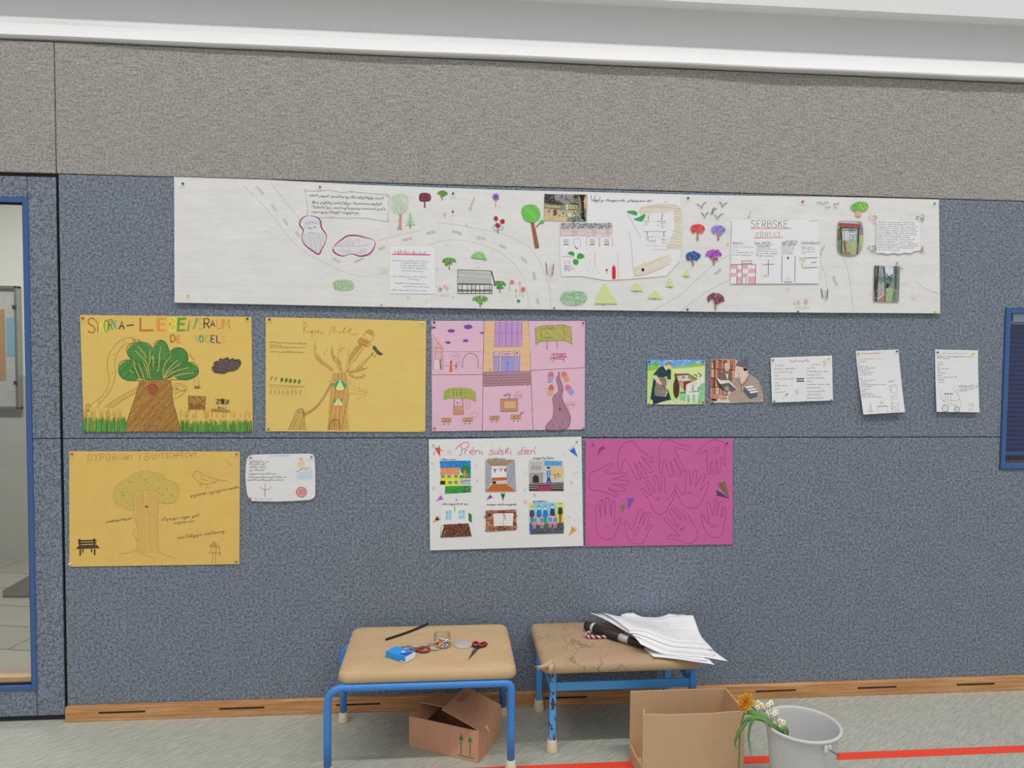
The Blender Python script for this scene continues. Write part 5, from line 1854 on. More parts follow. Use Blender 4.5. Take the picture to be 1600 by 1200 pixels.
po = [(1282, 558), (1288, 600), (1300, 650), (1322, 720), (1312, 790), (1325, 850), (1365, 920), (1392, 990), (1385, 1060), (1340, 1112), (1160, 1116), (1180, 1050), (1222, 1000), (1232, 900), (1222, 820), (1240, 780), (1278, 750), (1270, 680), (1258, 630), (1272, 590)]
k.fill(po, (172, 128, 146), True)
k.hatch(po, (146, 104, 124), 65, 1.6, .7, .5, True, .1)
k.line(po, .7, (108, 74, 96), True, True)
k.ell(1292, 920, 8, 14, (72, 52, 70), 8)
k.lines([[(1290, 880), (1292, 905)], [(1220, 1040), (1230, 1090)], [(1320, 1020), (1300, 1080)]], .7, (112, 76, 98))
k.build('grey winding path')
for x, y, r, a, b in ((1203, 610, .15, (204, 104, 112), (156, 152, 206)), (1342, 605, -.5, (216, 110, 108), (226, 150, 108)), (1205, 735, .2, (210, 96, 90), (226, 154, 112)), (1385, 730, -.6, (206, 110, 140), (156, 148, 200))):
    k = S.ink('slipper_drawing', PK)
    for sgn, c in ((-1, a), (1, b)):
        q = [(-26, -5), (-22, -40), (0, -54), (20, -38), (26, -5)] if sgn < 0 else [(-26, 5), (26, 5), (20, 48), (-20, 52)]
        po = [(x + px * math.cos(r) - py * math.sin(r), y + px * math.sin(r) + py * math.cos(r)) for px, py in q]
        k.hatch(po, c, 70, 1.1, 1.0, .4)
        k.line(po + po[:1], .6, c)
    k.build()
k = S.ink('speech_bubble', PK)
k.ring(1390, 878, 46, 32, .45, (206, 150, 166), 16, .05)
k.scrib(1350, 880, 1430, 880, 14, (180, 120, 146), .5)
k.build()
k = S.ink('classroom_drawing', PK)
po = [(170, 820), (185, 740), (240, 715), (330, 708), (430, 722), (478, 750), (486, 845), (420, 818), (260, 812)]
k.fill(po, (168, 168, 92))
k.hatch(po, (138, 150, 72), 85, 1.6, .7, .5, False, .15)
k.fill([(172, 824), (188, 742), (232, 722), (226, 812)], (136, 168, 74))
for x in (268, 300, 340):
    for y in (735, 760, 782):
        k.ell(x, y, 8, 6, (96, 104, 60), 7, .4, .3)
k.lines([[(275, 815), (272, 890)], [(356, 812), (358, 890)]], 1.2, (170, 120, 100))
k.fill([(270, 888), (362, 892), (366, 965), (268, 970)], (196, 146, 112))
k.line([(270, 888), (362, 892), (366, 965), (268, 970), (270, 888)], .8, (150, 102, 78))
k.hatch([(275, 920), (360, 922), (362, 960), (272, 965)], (176, 126, 92), 3, 1.5, .7)
k.ell(308, 858, 8, 7, (120, 70, 120), 8)
k.ring(406, 880, 26, 36, .5, (200, 140, 160), 14, .08)
for x, y in ((395, 868), (415, 872), (402, 890)):
    k.ell(x, y, 4, 3, (180, 120, 150), 6)
k.ring(470, 970, 36, 22, .45, (200, 146, 164), 14, .08)
k.build('green blackboard over a brown desk')
for base, tiles in ((0, ((200, 1022), (405, 1018))), (1, ((662, 1002), (868, 992)))):
    for x, y in tiles:
        k = S.ink('desk_drawing', PK)
        k.fill([(x - 42, y - 16), (x + 50, y - 16), (x + 44, y + 18), (x - 48, y + 16)], (194, 146, 106))
        k.lines([[(x - 42, y - 16), (x + 50, y - 16), (x + 44, y + 18), (x - 48, y + 16), (x - 42, y - 16)], [(x, y - 14), (x - 2, y + 16)]], .7, (142, 96, 70))
        for dx in (-18, 22):
            k.ell(x + dx, y + 2, 7, 6, (116, 84, 60), 7)
            k.ell(x + dx - 4, y + 38, 9, 5, (150, 90, 110), 7)
        k.build('little brown desk')
k = S.ink('chalkboard_drawing', PK)
k.fill([(724, 822), (884, 818), (884, 936), (722, 940)], (198, 146, 112))
k.hatch([(724, 822), (884, 818), (884, 936), (722, 940)], (176, 122, 88), 3, 1.8, .7)
k.fill([(752, 840), (868, 836), (868, 912), (754, 916)], (206, 160, 126))
k.lines([[(724, 822), (884, 818), (884, 936), (722, 940), (724, 822)], [(752, 840), (868, 836), (868, 912), (754, 916), (752, 840)], [(804, 790), (806, 818)]], .8, (134, 88, 64))
k.scrib(750, 790, 820, 790, 24, (140, 84, 110), .6)
k.ring(890, 785, 40, 30, .5, (200, 140, 160), 14, .1)
k.scrib(860, 790, 920, 795, 14, (180, 120, 146), .5)
k.ell(925, 955, 22, 8, (170, 112, 150), 9, -.5)
k.build('brown framed board with handwriting')
corner_pins('pale pink poster', ((678.5, 503.3, 'black', 'top left'), (911.3, 504.4, 'red', 'top right'), (679, 669, 'red', 'bottom left'), (911, 670, 'green', 'bottom right')))
# --- white poster of the first school day
SD = Z(660, 675, 6.038)
S = Sheet('poster', 'white poster with a purple-pink headline and six small coloured pictures', 'poster', [(670, 686.7), (908.5, 682.2)], [(672, 860), (911.5, 853)], (219, 211, 208), 'hand drawn posters', y=0.007)
k = S.ink('title_lettering', Z(700, 685, 10.667))
PP = (192, 96, 138)
for st in ([(130, 185), (165, 135), (220, 95), (290, 65), (335, 75), (348, 105), (330, 140), (280, 170), (235, 185)], [(200, 105), (225, 150), (230, 210), (215, 270), (185, 285)], [(285, 200), (282, 230), (290, 265)],
           [(285, 215), (305, 195), (330, 190)], [(365, 230), (430, 222), (425, 195), (385, 198), (368, 235), (385, 262), (440, 260)], [(410, 165), (425, 155), (438, 165)], [(455, 200), (465, 265)], [(462, 225), (500, 195), (520, 215), (530, 265)],
           [(560, 195), (558, 250), (590, 262)], [(575, 150), (580, 160)], [(750, 190), (715, 195), (705, 215), (745, 235), (748, 262), (710, 272), (680, 255)], [(735, 140), (738, 150)], [(775, 190), (775, 250), (805, 262), (825, 240), (828, 190)],
           [(828, 230), (835, 265)], [(865, 150), (858, 230), (862, 265)], [(925, 195), (890, 200), (885, 220), (915, 235), (918, 262), (880, 268)], [(955, 265), (960, 200), (985, 165), (1005, 160), (1000, 190), (965, 215), (990, 220), (985, 245), (1005, 255)],
           [(1045, 195), (1040, 255), (1062, 262)], [(1055, 170), (1060, 178)], [(1250, 140), (1235, 200), (1225, 270)], [(1225, 215), (1190, 215), (1168, 250), (1180, 270), (1215, 255)], [(1255, 205), (1295, 195), (1265, 260), (1290, 262)], [(1290, 150), (1300, 165)],
           [(1310, 230), (1345, 222), (1340, 195), (1315, 205), (1305, 240), (1330, 265), (1365, 255)], [(1380, 200), (1385, 265)], [(1385, 215), (1420, 195), (1440, 215), (1445, 268)], [(1440, 170), (1468, 145)]):
    k.line(st, 1.15, PP, True)
k.build('pink pen headline')


def confetti(ink, items):
    for x, y, kind, c, s_ in items:
        ink = S.ink('star_doodle' if kind == 'star' else 'confetti_doodle', SD)
        if kind == 'star':
            ink.line([(x + s_ * (1 if i % 2 == 0 else .45) * math.cos(i * math.pi / 5 - 1.57), y + s_ * (1 if i % 2 == 0 else .45) * math.sin(i * math.pi / 5 - 1.57)) for i in range(10)], .7, c, closed=True)
        elif kind == 'ring':
            ink.ring(x, y, s_, s_, .7, c, 9)
        else:
            for dx, dy in ((-s_ * .6, -s_ * .4), (s_ * .5, -s_ * .5), (0, s_ * .6)):
                ink.line([(x + dx, y + dy), (x + dx + 5, y + dy - 6)], .9, c)
        ink.build()


def cone(ink, x, y, L, r, c1, c2, dark):
    def q(a, b):
        return (x + a * math.cos(r) - b * math.sin(r), y + a * math.sin(r) + b * math.cos(r))
    ink.fill([q(-L * .3, -L * .35), q(L * .3, -L * .35), q(0, L * .65)], c1)
    ink.fill([q(-L * .3, -L * .35), q(L * .3, -L * .35), q(L * .16, -L * .02), q(-L * .16, -L * .02)], c2)
    ink.lines([[q(-L * .2, -L * .4), q(-L * .3, -L * .62)], [q(0, -L * .4), q(0, -L * .62)], [q(L * .2, -L * .4), q(L * .3, -L * .62)]], .8, dark)
    ink.line([q(-L * .3, -L * .36), q(L * .3, -L * .36)], 1.0, dark)


for x, y, L, r, c1, c2, d, lb in ((152, 182, 82, -.3, (206, 62, 56), (214, 80, 60), (74, 96, 60), 'red'), (158, 634, 66, 1.0, (216, 112, 178), (160, 92, 176), (120, 70, 150), 'pink'), (628, 622, 58, .9, (190, 90, 170), (106, 70, 170), (90, 60, 140), 'violet'),
                              (760, 610, 64, 0, (42, 104, 66), (36, 88, 58), (40, 80, 56), 'green'), (128, 830, 66, .85, (230, 134, 80), (70, 54, 50), (60, 44, 40), 'orange and black'), (1410, 940, 84, .6, (238, 158, 70), (234, 144, 60), (190, 110, 60), 'orange'),
                              (1432, 192, 88, -.65, (56, 112, 206), (48, 98, 190), (50, 84, 150), 'blue')):
    k = S.ink('cone_drawing', SD)
    cone(k, x, y, L, r, c1, c2, d)
    if lb == 'red':
        k.lines([[(115, 180), (108, 220)], [(165, 165), (195, 178)]], .9, (140, 70, 66), True)
    k.build(lb + ' school cone')
confetti(None, ((255, 190, 'star', (232, 150, 120), 26), (95, 300, 'ring', (180, 150, 190), 10), (112, 342, 'dash', (150, 130, 190), 20), (506, 322, 'dash', (110, 110, 110), 18), (515, 460, 'ring', (170, 170, 176), 9), (108, 532, 'ring', (214, 120, 160), 12),
             (495, 628, 'dash', (200, 200, 180), 14), (968, 390, 'star', (236, 206, 150), 22), (970, 664, 'star', (222, 130, 140), 20), (1058, 594, 'star', (150, 150, 156), 16), (960, 990, 'dash', (234, 216, 170), 22), (1340, 222, 'dash', (214, 120, 170), 20),
             (1440, 395, 'dash', (176, 90, 130), 24), (1405, 478, 'ring', (140, 150, 150), 12), (1462, 580, 'ring', (240, 210, 160), 12), (1415, 688, 'dash', (214, 160, 150), 18), (1380, 800, 'star', (240, 200, 180), 16), (962, 552, 'dash', (120, 120, 124), 14),
             (322, 642, 'ring', (130, 130, 130), 8)))
for x0, x1, y in ((175, 310, 266), (620, 780, 262), (1040, 1235, 254), (190, 430, 688), (605, 880, 692), (1040, 1175, 664)):
    k = S.ink('caption_lettering', SD)
    k.scrib(x0, y, x1, y - 2, 18, (72, 66, 70), .6)
    k.build()
# six pictures
k = S.ink('yellow_school_picture', SD)
k.fill([(166, 272), (452, 272), (458, 568), (215, 582), (170, 584)], (226, 222, 214))
k.fill([(164, 272), (454, 270), (456, 420), (350, 350), (330, 335), (170, 345)], (48, 122, 190))
k.dabs([(166, 274), (452, 272), (454, 400), (350, 340), (170, 340)], [(34, 104, 176), (86, 150, 206), (60, 134, 200)], 90, 3, 1.0, 5)
k.fill([(172, 342), (348, 334), (352, 402), (170, 404)], (236, 142, 98))
k.dabs([(172, 342), (348, 334), (352, 402), (170, 404)], [(226, 124, 80), (242, 160, 118)], 40, 3, .8, 10)
k.fill([(170, 404), (352, 400), (354, 510), (215, 512), (215, 460), (168, 460)], (240, 208, 56))
for x, y in ((178, 405), (236, 405), (302, 404), (245, 462), (300, 460)):
    k.rect(x, y, x + 32, y + 28, (66, 120, 176))
    k.line([(x + 16, y), (x + 16, y + 28)], .5, (200, 190, 120))
k.rect(168, 460, 216, 496, (60, 52, 44))
k.fill([(352, 405), (452, 404), (456, 436), (352, 438)], (58, 146, 70))
k.fill([(365, 345), (385, 320), (420, 315), (445, 335), (448, 375), (420, 400), (380, 395), (362, 370)], (44, 128, 62), True)
k.fill([(390, 360), (412, 360), (416, 430), (386, 430)], (190, 116, 62))
k.line([(400, 370), (400, 420)], .8, (226, 160, 90))
for i in range(9):
    k.line([(360 + i * 11, 444), (362 + i * 11, 500)], .6, (60, 58, 58))
k.line([(358, 470), (452, 452)], .7, (60, 58, 58))
k.fill([(215, 512), (458, 506), (458, 568), (212, 582)], (52, 142, 66))
k.dabs([(215, 512), (458, 506), (458, 568), (212, 582)], [(38, 120, 54), (84, 164, 86)], 80, 2.6, .8, 8)
k.fill([(385, 508), (412, 508), (412, 568), (382, 570)], (50, 70, 46))
for y in (520, 535, 550):
    k.line([(384, y), (412, y)], .8, (150, 150, 130))
k.rect(170, 500, 212, 582, (214, 208, 200))
k.build('picture of a yellow school with orange roof')
k = S.ink('hallway_picture', SD)
k.fill([(595, 262), (875, 262), (884, 562), (590, 566)], (226, 222, 220))
k.fill([(595, 262), (872, 262), (790, 320), (650, 322)], (168, 142, 122))
k.hatch([(595, 262), (872, 262), (790, 320), (650, 322)], (138, 112, 94), 3, 1.3, .6)
k.fill([(594, 262), (650, 322), (655, 480), (592, 566)], (170, 170, 174))
k.hatch([(594, 262), (650, 322), (655, 480), (592, 566)], (136, 136, 142), 70, 1.4, .7)
k.fill([(872, 262), (790, 322), (796, 480), (884, 562)], (170, 172, 178))
k.hatch([(872, 262), (790, 322), (796, 480), (884, 562)], (132, 134, 142), 110, 1.4, .7)
k.rect(652, 324, 788, 430, (222, 218, 216))
k.fill([(655, 430), (795, 426), (796, 456), (655, 462)], (176, 104, 60))
k.rect(660, 464, 694, 490, (56, 44, 38))
k.rect(694, 462, 796, 490, (190, 186, 186))
k.fill([(655, 492), (796, 486), (884, 562), (590, 566)], (186, 110, 64))
for t in (.2, .45, .7):
    k.line([(655 - 65 * t, 492 + 74 * t), (796 + 88 * t, 486 + 76 * t)], .8, (132, 74, 44))
k.line([(655, 345), (700, 352), (750, 340), (790, 348)], .6, (120, 100, 120))
k.fill([(672, 350), (694, 348), (686, 392)], (104, 66, 160))
k.fill([(724, 372), (748, 342), (752, 362)], (210, 66, 56))
k.fill([(770, 350), (794, 346), (782, 386)], (58, 96, 64))
k.build('picture of a grey hallway with bunting')
k = S.ink('fireplace_picture', SD)
k.fill([(1005, 262), (1330, 268), (1332, 556), (1006, 556)], (196, 194, 194))
k.hatch([(1005, 262), (1330, 268), (1330, 470), (1006, 470)], (172, 172, 176), 85, 1.6, .8, .4, False, .1)
k.fill([(1150, 272), (1315, 276), (1312, 318), (1148, 320)], (92, 166, 214))
k.hatch([(1150, 272), (1315, 276), (1312, 318), (1148, 320)], (70, 120, 176), 92, 2.4, .9)
k.fill([(1015, 290), (1130, 280), (1128, 370), (1018, 375)], (176, 174, 174))
for x in (1045, 1075, 1100):
    k.ell(x, 330, 5, 13, (170, 76, 72), 8)
k.line([(1020, 350), (1128, 346)], .6, (90, 90, 92))
k.fill([(1010, 385), (1140, 380), (1140, 482), (1008, 484)], (150, 150, 154))
k.fill([(1040, 478), (1040, 425), (1068, 402), (1096, 420), (1100, 478)], (58, 48, 44))
k.fill([(1210, 340), (1325, 330), (1325, 440), (1212, 440)], (222, 196, 140))
k.hatch([(1210, 340), (1325, 330), (1325, 440), (1212, 440)], (196, 158, 98), 35, 1.6, .7)
k.dabs([(1240, 400), (1310, 390), (1310, 440), (1240, 440)], [(240, 220, 160), (90, 66, 50)], 16, 3, 1.2)
k.ell(1190, 344, 15, 14, (206, 158, 130), 10)
k.ell(1190, 336, 17, 9, (46, 38, 36), 10)
k.fill([(1176, 362), (1206, 362), (1212, 400), (1200, 428), (1178, 428), (1168, 400)], (72, 132, 200))
k.fill([(1178, 428), (1204, 428), (1214, 470), (1230, 488), (1212, 492), (1190, 462), (1182, 492), (1166, 490)], (46, 82, 152))
k.line([(1192, 366), (1190, 425)], .8, (230, 230, 232))
k.fill([(1006, 484), (1332, 474), (1332, 556), (1006, 556)], (74, 60, 56))
for y in (492, 512, 532):
    k.line([(1006, y), (1332, y - 4)], .9, (176, 166, 156))
k.ell(1150, 528, 82, 26, (150, 62, 96), 18, 0, .05)
k.build('picture of a person in blue beside a fireplace')
k = S.ink('classroom_picture', SD)
k.fill([(175, 705), (460, 700), (466, 990), (172, 996)], (226, 216, 210))
k.line([(302, 700), (306, 745)], 1.0, (60, 60, 60))
k.ell(312, 752, 10, 8, (230, 206, 120), 8)
for x0, x1, y0, y1 in ((218, 276, 740, 828), (342, 402, 736, 822)):
    k.rect(x0, y0, x1, y1, (140, 196, 224))
    k.dabs([(x0, y0), (x1, y0), (x1, y1), (x0, y1)], [(92, 160, 206), (200, 222, 232)], 26, 2.4, .8)
    k.lines([[((x0 + x1) / 2, y0), ((x0 + x1) / 2, y1)], [(x0, (y0 + y1) / 2), (x1, (y0 + y1) / 2)]], .8, (226, 222, 222))
k.fill([(434, 758), (464, 780), (466, 856), (436, 836)], (56, 110, 66))
k.fill([(206, 872), (436, 862), (466, 985), (172, 996)], (98, 66, 52))
k.dabs([(206, 872), (436, 862), (466, 985), (172, 996)], [(70, 46, 38), (134, 92, 70), (160, 112, 86), (56, 38, 34)], 150, 2.4, .9)
k.line([(206, 872), (180, 890), (172, 996)], .6, (70, 50, 44))
k.build('picture of a classroom with blue windows and brown floor')
k = S.ink('open_book_picture', SD)
k.fill([(596, 740), (884, 732), (886, 925), (600, 942)], (150, 100, 78))
k.dabs([(596, 740), (884, 732), (886, 925), (600, 942)], [(92, 56, 44), (186, 132, 104), (70, 44, 36)], 130, 5, 1.0, 4)
k.fill([(668, 770), (768, 766), (764, 882), (674, 888)], (222, 212, 206))
k.fill([(768, 766), (858, 766), (852, 886), (764, 882)], (224, 214, 208))
k.line([(766, 766), (764, 882)], .7, (150, 130, 124))
for y in (790, 812, 836, 858):
    k.lines([[(680, y), (755, y - 2)], [(776, y - 2), (846, y)]], .35, (190, 180, 178))
k.line([(766, 762), (778, 800), (784, 830)], 1.2, (196, 70, 84), True)
k.ell(632, 784, 17, 17, (58, 58, 96), 12)
k.line([(612, 840), (636, 880)], 1.4, (190, 170, 160))
k.build('picture of an open book on brown wood')
k = S.ink('class_photo_picture', SD)
k.fill([(1006, 668), (1330, 666), (1332, 955), (1014, 964)], (126, 184, 222))
k.fill([(1006, 668), (1048, 668), (1050, 720), (1010, 740)], (240, 206, 90))
k.fill([(1262, 668), (1330, 668), (1332, 880), (1270, 880)], (240, 204, 84))
k.dabs([(1050, 668), (1260, 668), (1260, 760), (1050, 760)], [(90, 156, 206), (160, 204, 232)], 46, 3, .8, 80)
k.fill([(1010, 860), (1332, 852), (1332, 955), (1014, 964)], (80, 82, 90))
k.dabs([(1010, 866), (1332, 858), (1332, 950), (1014, 958)], [(58, 60, 68), (110, 112, 118)], 70, 4, .7, 0)
for x, y, c, l in ((1034, 716, (82, 62, 96), (64, 140, 84)), (1100, 716, (48, 108, 176), (206, 160, 120)), (1160, 716, (40, 122, 190), (58, 150, 84)), (1226, 702, (66, 58, 100), (196, 176, 170)), (1300, 690, (42, 74, 56), (160, 96, 60))):
    k.ell(x, y, 15, 17, (226, 188, 164), 10)
    k.fill([(x - 16, y - 6), (x, y - 22), (x + 16, y - 6), (x + 8, y - 10), (x - 8, y - 10)], (84, 54, 40))
    k.fill([(x - 18, y + 20), (x + 18, y + 20), (x + 24, y + 70), (x + 14, y + 92), (x - 14, y + 92), (x - 24, y + 70)], c)
    k.fill([(x - 14, y + 88), (x + 14, y + 88), (x + 12, y + 160), (x - 12, y + 160)], l)
for x, y in ((1058, 800), (1128, 800), (1204, 794), (1252, 796)):
    k.ell(x, y, 11, 14, (224, 186, 160), 9)
    k.fill([(x - 14, y - 6), (x, y - 20), (x + 14, y - 6), (x + 12, y + 16), (x - 12, y + 16)], (150, 96, 66))
    k.ell(x, y + 2, 9, 11, (226, 190, 166), 9)
    k.fill([(x - 18, y + 16), (x + 18, y + 16), (x + 20, y + 50), (x - 20, y + 50)], (78, 144, 200))
    k.fill([(x - 20, y + 50), (x + 20, y + 50), (x + 26, y + 74), (x - 26, y + 74)], (226, 130, 150))
    k.lines([[(x - 8, y + 74), (x - 10, y + 108)], [(x + 8, y + 74), (x + 8, y + 106)]], 1.0, (226, 190, 170))
k.fill([(1016, 890), (1034, 880), (1044, 910), (1040, 950), (1018, 955)], (50, 96, 170))
k.build('picture of children standing in rows before a blue wall')
corner_pins('white six picture poster', ((677, 695, 'orange', 'top left'), (901, 690.3, 'green', 'top right')))

# --- magenta poster of traced hands
MG = Z(905, 675, 6.316)
S = Sheet('poster', 'dark pink poster covered with ten traced hand outlines', 'poster', [(915, 686), (1145, 685.5)], [(914.5, 854), (1144.5, 850.5)], (188, 94, 146), 'hand drawn posters', y=0.005)
HC = (128, 54, 104)
HANDS = [
    [(440, 275), (420, 350), (408, 395), (390, 370), (382, 290), (390, 200), (420, 140), (470, 100), (515, 92), (560, 125), (600, 175), (660, 215), (715, 262), (730, 290), (710, 300), (660, 275), (612, 245), (650, 290), (700, 350), (725, 385), (705, 402), (660, 370), (590, 292), (630, 370), (675, 440), (665, 458), (635, 445), (590, 370), (545, 305), (575, 385), (605, 455), (590, 472), (560, 450), (520, 370), (455, 272)],
    [(830, 285), (825, 350), (812, 405), (795, 405), (792, 300), (790, 200), (800, 130), (840, 85), (885, 75), (940, 95), (1000, 125), (1060, 133), (1080, 155), (1060, 175), (1000, 165), (945, 155), (960, 210), (1000, 290), (1040, 370), (1035, 390), (1010, 390), (975, 330), (940, 262), (970, 340), (1000, 415), (985, 432), (960, 425), (930, 350), (897, 287), (915, 360), (927, 430), (910, 442), (888, 430), (865, 350), (848, 285)],
    [(1300, 85), (1240, 120), (1185, 180), (1163, 205), (1175, 217), (1205, 212), (1250, 180), (1262, 230), (1262, 300), (1270, 400), (1285, 422), (1298, 405), (1295, 340), (1305, 290), (1315, 350), (1320, 408), (1340, 412), (1345, 340), (1355, 275), (1365, 340), (1370, 400), (1388, 400), (1395, 320), (1398, 245), (1420, 310), (1440, 333), (1445, 320), (1432, 260), (1440, 180), (1440, 120), (1400, 90), (1350, 78)],
    [(250, 400), (290, 365), (325, 325), (315, 308), (280, 325), (200, 370), (120, 400), (100, 450), (97, 530), (120, 570), (200, 580), (270, 600), (340, 630), (380, 635), (385, 620), (340, 590), (290, 562), (370, 578), (440, 585), (460, 570), (440, 550), (380, 530), (325, 513), (400, 518), (470, 522), (490, 505), (485, 487), (430, 475), (328, 465), (390, 450), (455, 432), (465, 415), (445, 402), (350, 410)],
    [(800, 812), (745, 790), (715, 730), (690, 670), (650, 620), (612, 578), (620, 560), (650, 575), (712, 632), (690, 570), (655, 500), (660, 480), (680, 480), (710, 530), (742, 592), (745, 520), (738, 440), (750, 428), (762, 440), (780, 510), (800, 590), (808, 520), (815, 450), (830, 438), (843, 450), (845, 530), (855, 630), (870, 665), (900, 640), (940, 575), (948, 590), (930, 650), (880, 740), (840, 795)],
    [(1090, 752), (1040, 735), (1000, 680), (970, 620), (940, 560), (935, 540), (955, 530), (990, 575), (1025, 615), (1045, 600), (1050, 520), (1058, 400), (1072, 380), (1088, 400), (1092, 470), (1100, 535), (1115, 470), (1135, 385), (1150, 370), (1162, 385), (1158, 450), (1145, 545), (1180, 480), (1215, 425), (1235, 415), (1248, 430), (1220, 500), (1190, 580), (1230, 540), (1265, 490), (1280, 495), (1275, 530), (1230, 640), (1180, 730), (1130, 752)],
    [(275, 1062), (210, 1040), (175, 980), (165, 900), (165, 800), (165, 745), (180, 722), (195, 735), (205, 790), (215, 835), (212, 760), (205, 690), (220, 672), (235, 685), (250, 760), (262, 820), (262, 740), (262, 660), (280, 650), (295, 665), (305, 750), (317, 825), (318, 750), (328, 685), (342, 680), (353, 695), (352, 780), (348, 920), (375, 870), (405, 850), (415, 865), (390, 930), (365, 1000), (330, 1045)],
    [(570, 1105), (520, 1090), (480, 1040), (465, 980), (450, 910), (445, 890), (460, 882), (490, 910), (515, 965), (540, 920), (565, 850), (590, 775), (605, 760), (622, 770), (615, 830), (590, 905), (625, 830), (650, 790), (655, 800), (640, 850), (625, 925), (660, 850), (680, 795), (695, 790), (700, 805), (680, 880), (655, 965), (690, 930), (715, 915), (720, 930), (680, 990), (650, 1060), (620, 1100)],
    [(1090, 1103), (1020, 1085), (950, 1060), (880, 1055), (870, 1045), (880, 1030), (930, 1018), (990, 1025), (960, 990), (900, 930), (845, 870), (845, 850), (865, 850), (920, 900), (975, 935), (950, 890), (900, 810), (892, 780), (905, 762), (925, 775), (960, 830), (1005, 870), (975, 810), (945, 770), (955, 755), (975, 765), (1020, 830), (1055, 865), (1030, 800), (1025, 780), (1040, 770), (1060, 790), (1110, 880), (1150, 950), (1168, 1000), (1150, 1060)],
    [(1340, 1042), (1280, 1020), (1240, 960), (1215, 880), (1208, 840), (1215, 818), (1230, 830), (1255, 880), (1280, 905), (1275, 840), (1258, 720), (1255, 690), (1270, 682), (1285, 700), (1305, 770), (1325, 828), (1335, 740), (1340, 680), (1352, 662), (1365, 680), (1360, 750), (1360, 820), (1375, 750), (1385, 690), (1398, 685), (1412, 700), (1405, 780), (1400, 845), (1420, 790), (1430, 745), (1445, 750), (1445, 820), (1430, 920), (1410, 1000), (1380, 1040)]]
NOTES = {2: [(1330, 1385, 160), (1335, 1380, 185), (1325, 1385, 210)], 4: [(735, 800, 658), (745, 795, 676)], 6: [(248, 300, 935)], 7: [(555, 610, 942), (560, 605, 960), (545, 600, 985), (538, 595, 1008), (533, 580, 1030)], 8: [(1020, 1045, 950), (1010, 1050, 970)], 9: [(1295, 1360, 918), (1290, 1370, 940)], 5: [(1065, 1120, 605)]}
for i, hnd in enumerate(HANDS):
    k = S.ink('hand_outline', MG)
    k.line(hnd, .62, HC, True, True)
    for x0, x1, y in NOTES.get(i, ()):
        k.scrib(x0, y, x1, y - 3, 12, (150, 60, 110), .45)
    if i == 8:
        k.ell(1006, 955, 12, 6, (120, 44, 84), 8, -.7)
    k.build()
for pts, c, d in (([(475, 650), (548, 655), (482, 770)], (128, 92, 168), (104, 70, 150)), ([(395, 730), (460, 705), (432, 795)], (138, 112, 92), (118, 90, 74)), ([(1378, 540), (1375, 505), (1440, 485), (1482, 655)], (128, 104, 88), (106, 84, 70)),
                  ([(1362, 572), (1482, 658), (1350, 625), (1362, 605), (1348, 592)], (76, 72, 102), (60, 56, 84)), ([(190, 165), (232, 140), (262, 158), (210, 190), (182, 245)], (152, 74, 120), (140, 62, 108))):
    k = S.ink('paper_cone', MG)
    k.fill(pts, c)
    k.hatch(pts, d, 65, 1.5, .7, .5)
    k.build({128: 'violet coloured cone' if c[1] == 92 else 'brown coloured cone', 138: 'small brown coloured cone', 76: 'dark blue coloured cone', 152: 'dark pink scribbled cone'}[c[0]])
corner_pins('dark pink hand poster', ((926, 694, 'blue', 'top left'), (1135.5, 692.5, 'purple', 'top right')))

# --- two colour pictures
GT = Z(1000, 550, 13.33)
S = Sheet('picture_print', 'colour picture of a bending person in dark dress with a goat cart', 'picture', [(1012, 562), (1102, 562.3)], [(1011, 632), (1101, 631)], (196, 210, 168), 'colour pictures on the wall', y=0.004)
k = S.ink('landscape', GT)
k.fill([(155, 160), (1360, 165), (1352, 280), (650, 340), (155, 300)], (106, 158, 216))
k.dabs([(155, 165), (1358, 168), (1352, 240), (700, 290), (160, 260)], [(150, 190, 228), (72, 128, 200), (190, 212, 232)], 60, 3, 1.2, 0)
k.fill([(158, 300), (300, 270), (700, 320), (1000, 280), (1355, 240), (1345, 1090), (155, 1090)], (176, 208, 124))
k.fill([(158, 300), (380, 285), (400, 360), (158, 390)], (132, 184, 62))
k.ell(330, 240, 62, 58, (112, 160, 96), 12, 0, .15)
k.fill([(650, 330), (1355, 235), (1350, 300), (900, 330), (650, 350)], (150, 180, 76))
k.ell(1140, 250, 50, 40, (140, 178, 80), 10, 0, .2)
k.fill([(660, 360), (1350, 290), (1340, 620), (1000, 430), (680, 480)], (200, 214, 150))
k.fill([(820, 850), (1345, 640), (1340, 1060), (830, 1010)], (140, 190, 146))
k.dabs([(160, 400), (700, 380), (690, 1080), (160, 1080)], [(150, 196, 90), (190, 216, 130), (206, 222, 160)], 120, 3, .8, 85)
k.dabs([(830, 840), (1340, 660), (1340, 1060), (840, 1060)], [(110, 168, 128), (160, 204, 150), (88, 130, 104)], 70, 3, .8, 85)
k.fill([(320, 1060), (800, 1000), (960, 1060), (960, 1092), (320, 1092)], (204, 206, 160))
k.dabs([(430, 1020), (900, 1000), (900, 1085), (400, 1085)], [(176, 180, 110), (216, 214, 176)], 40, 3, .7, 20)
k.build('blue sky over green fields')
k = S.ink('person_figure', GT)
DG_ = (46, 66, 74)
k.fill([(280, 560), (330, 560), (320, 900), (540, 930), (590, 800), (560, 760), (610, 880), (650, 990), (560, 1010), (450, 1040), (330, 1085), (270, 1088), (265, 1000), (215, 980)], (40, 56, 70))
k.fill([(480, 290), (540, 385), (600, 345), (645, 380), (640, 580), (575, 575), (555, 500), (450, 545), (380, 520), (270, 475), (340, 390), (410, 310)], DG_)
k.dabs([(420, 310), (560, 400), (640, 390), (560, 500), (440, 530), (300, 460)], [(36, 54, 62), (66, 88, 92)], 40, 3, .8, 60)
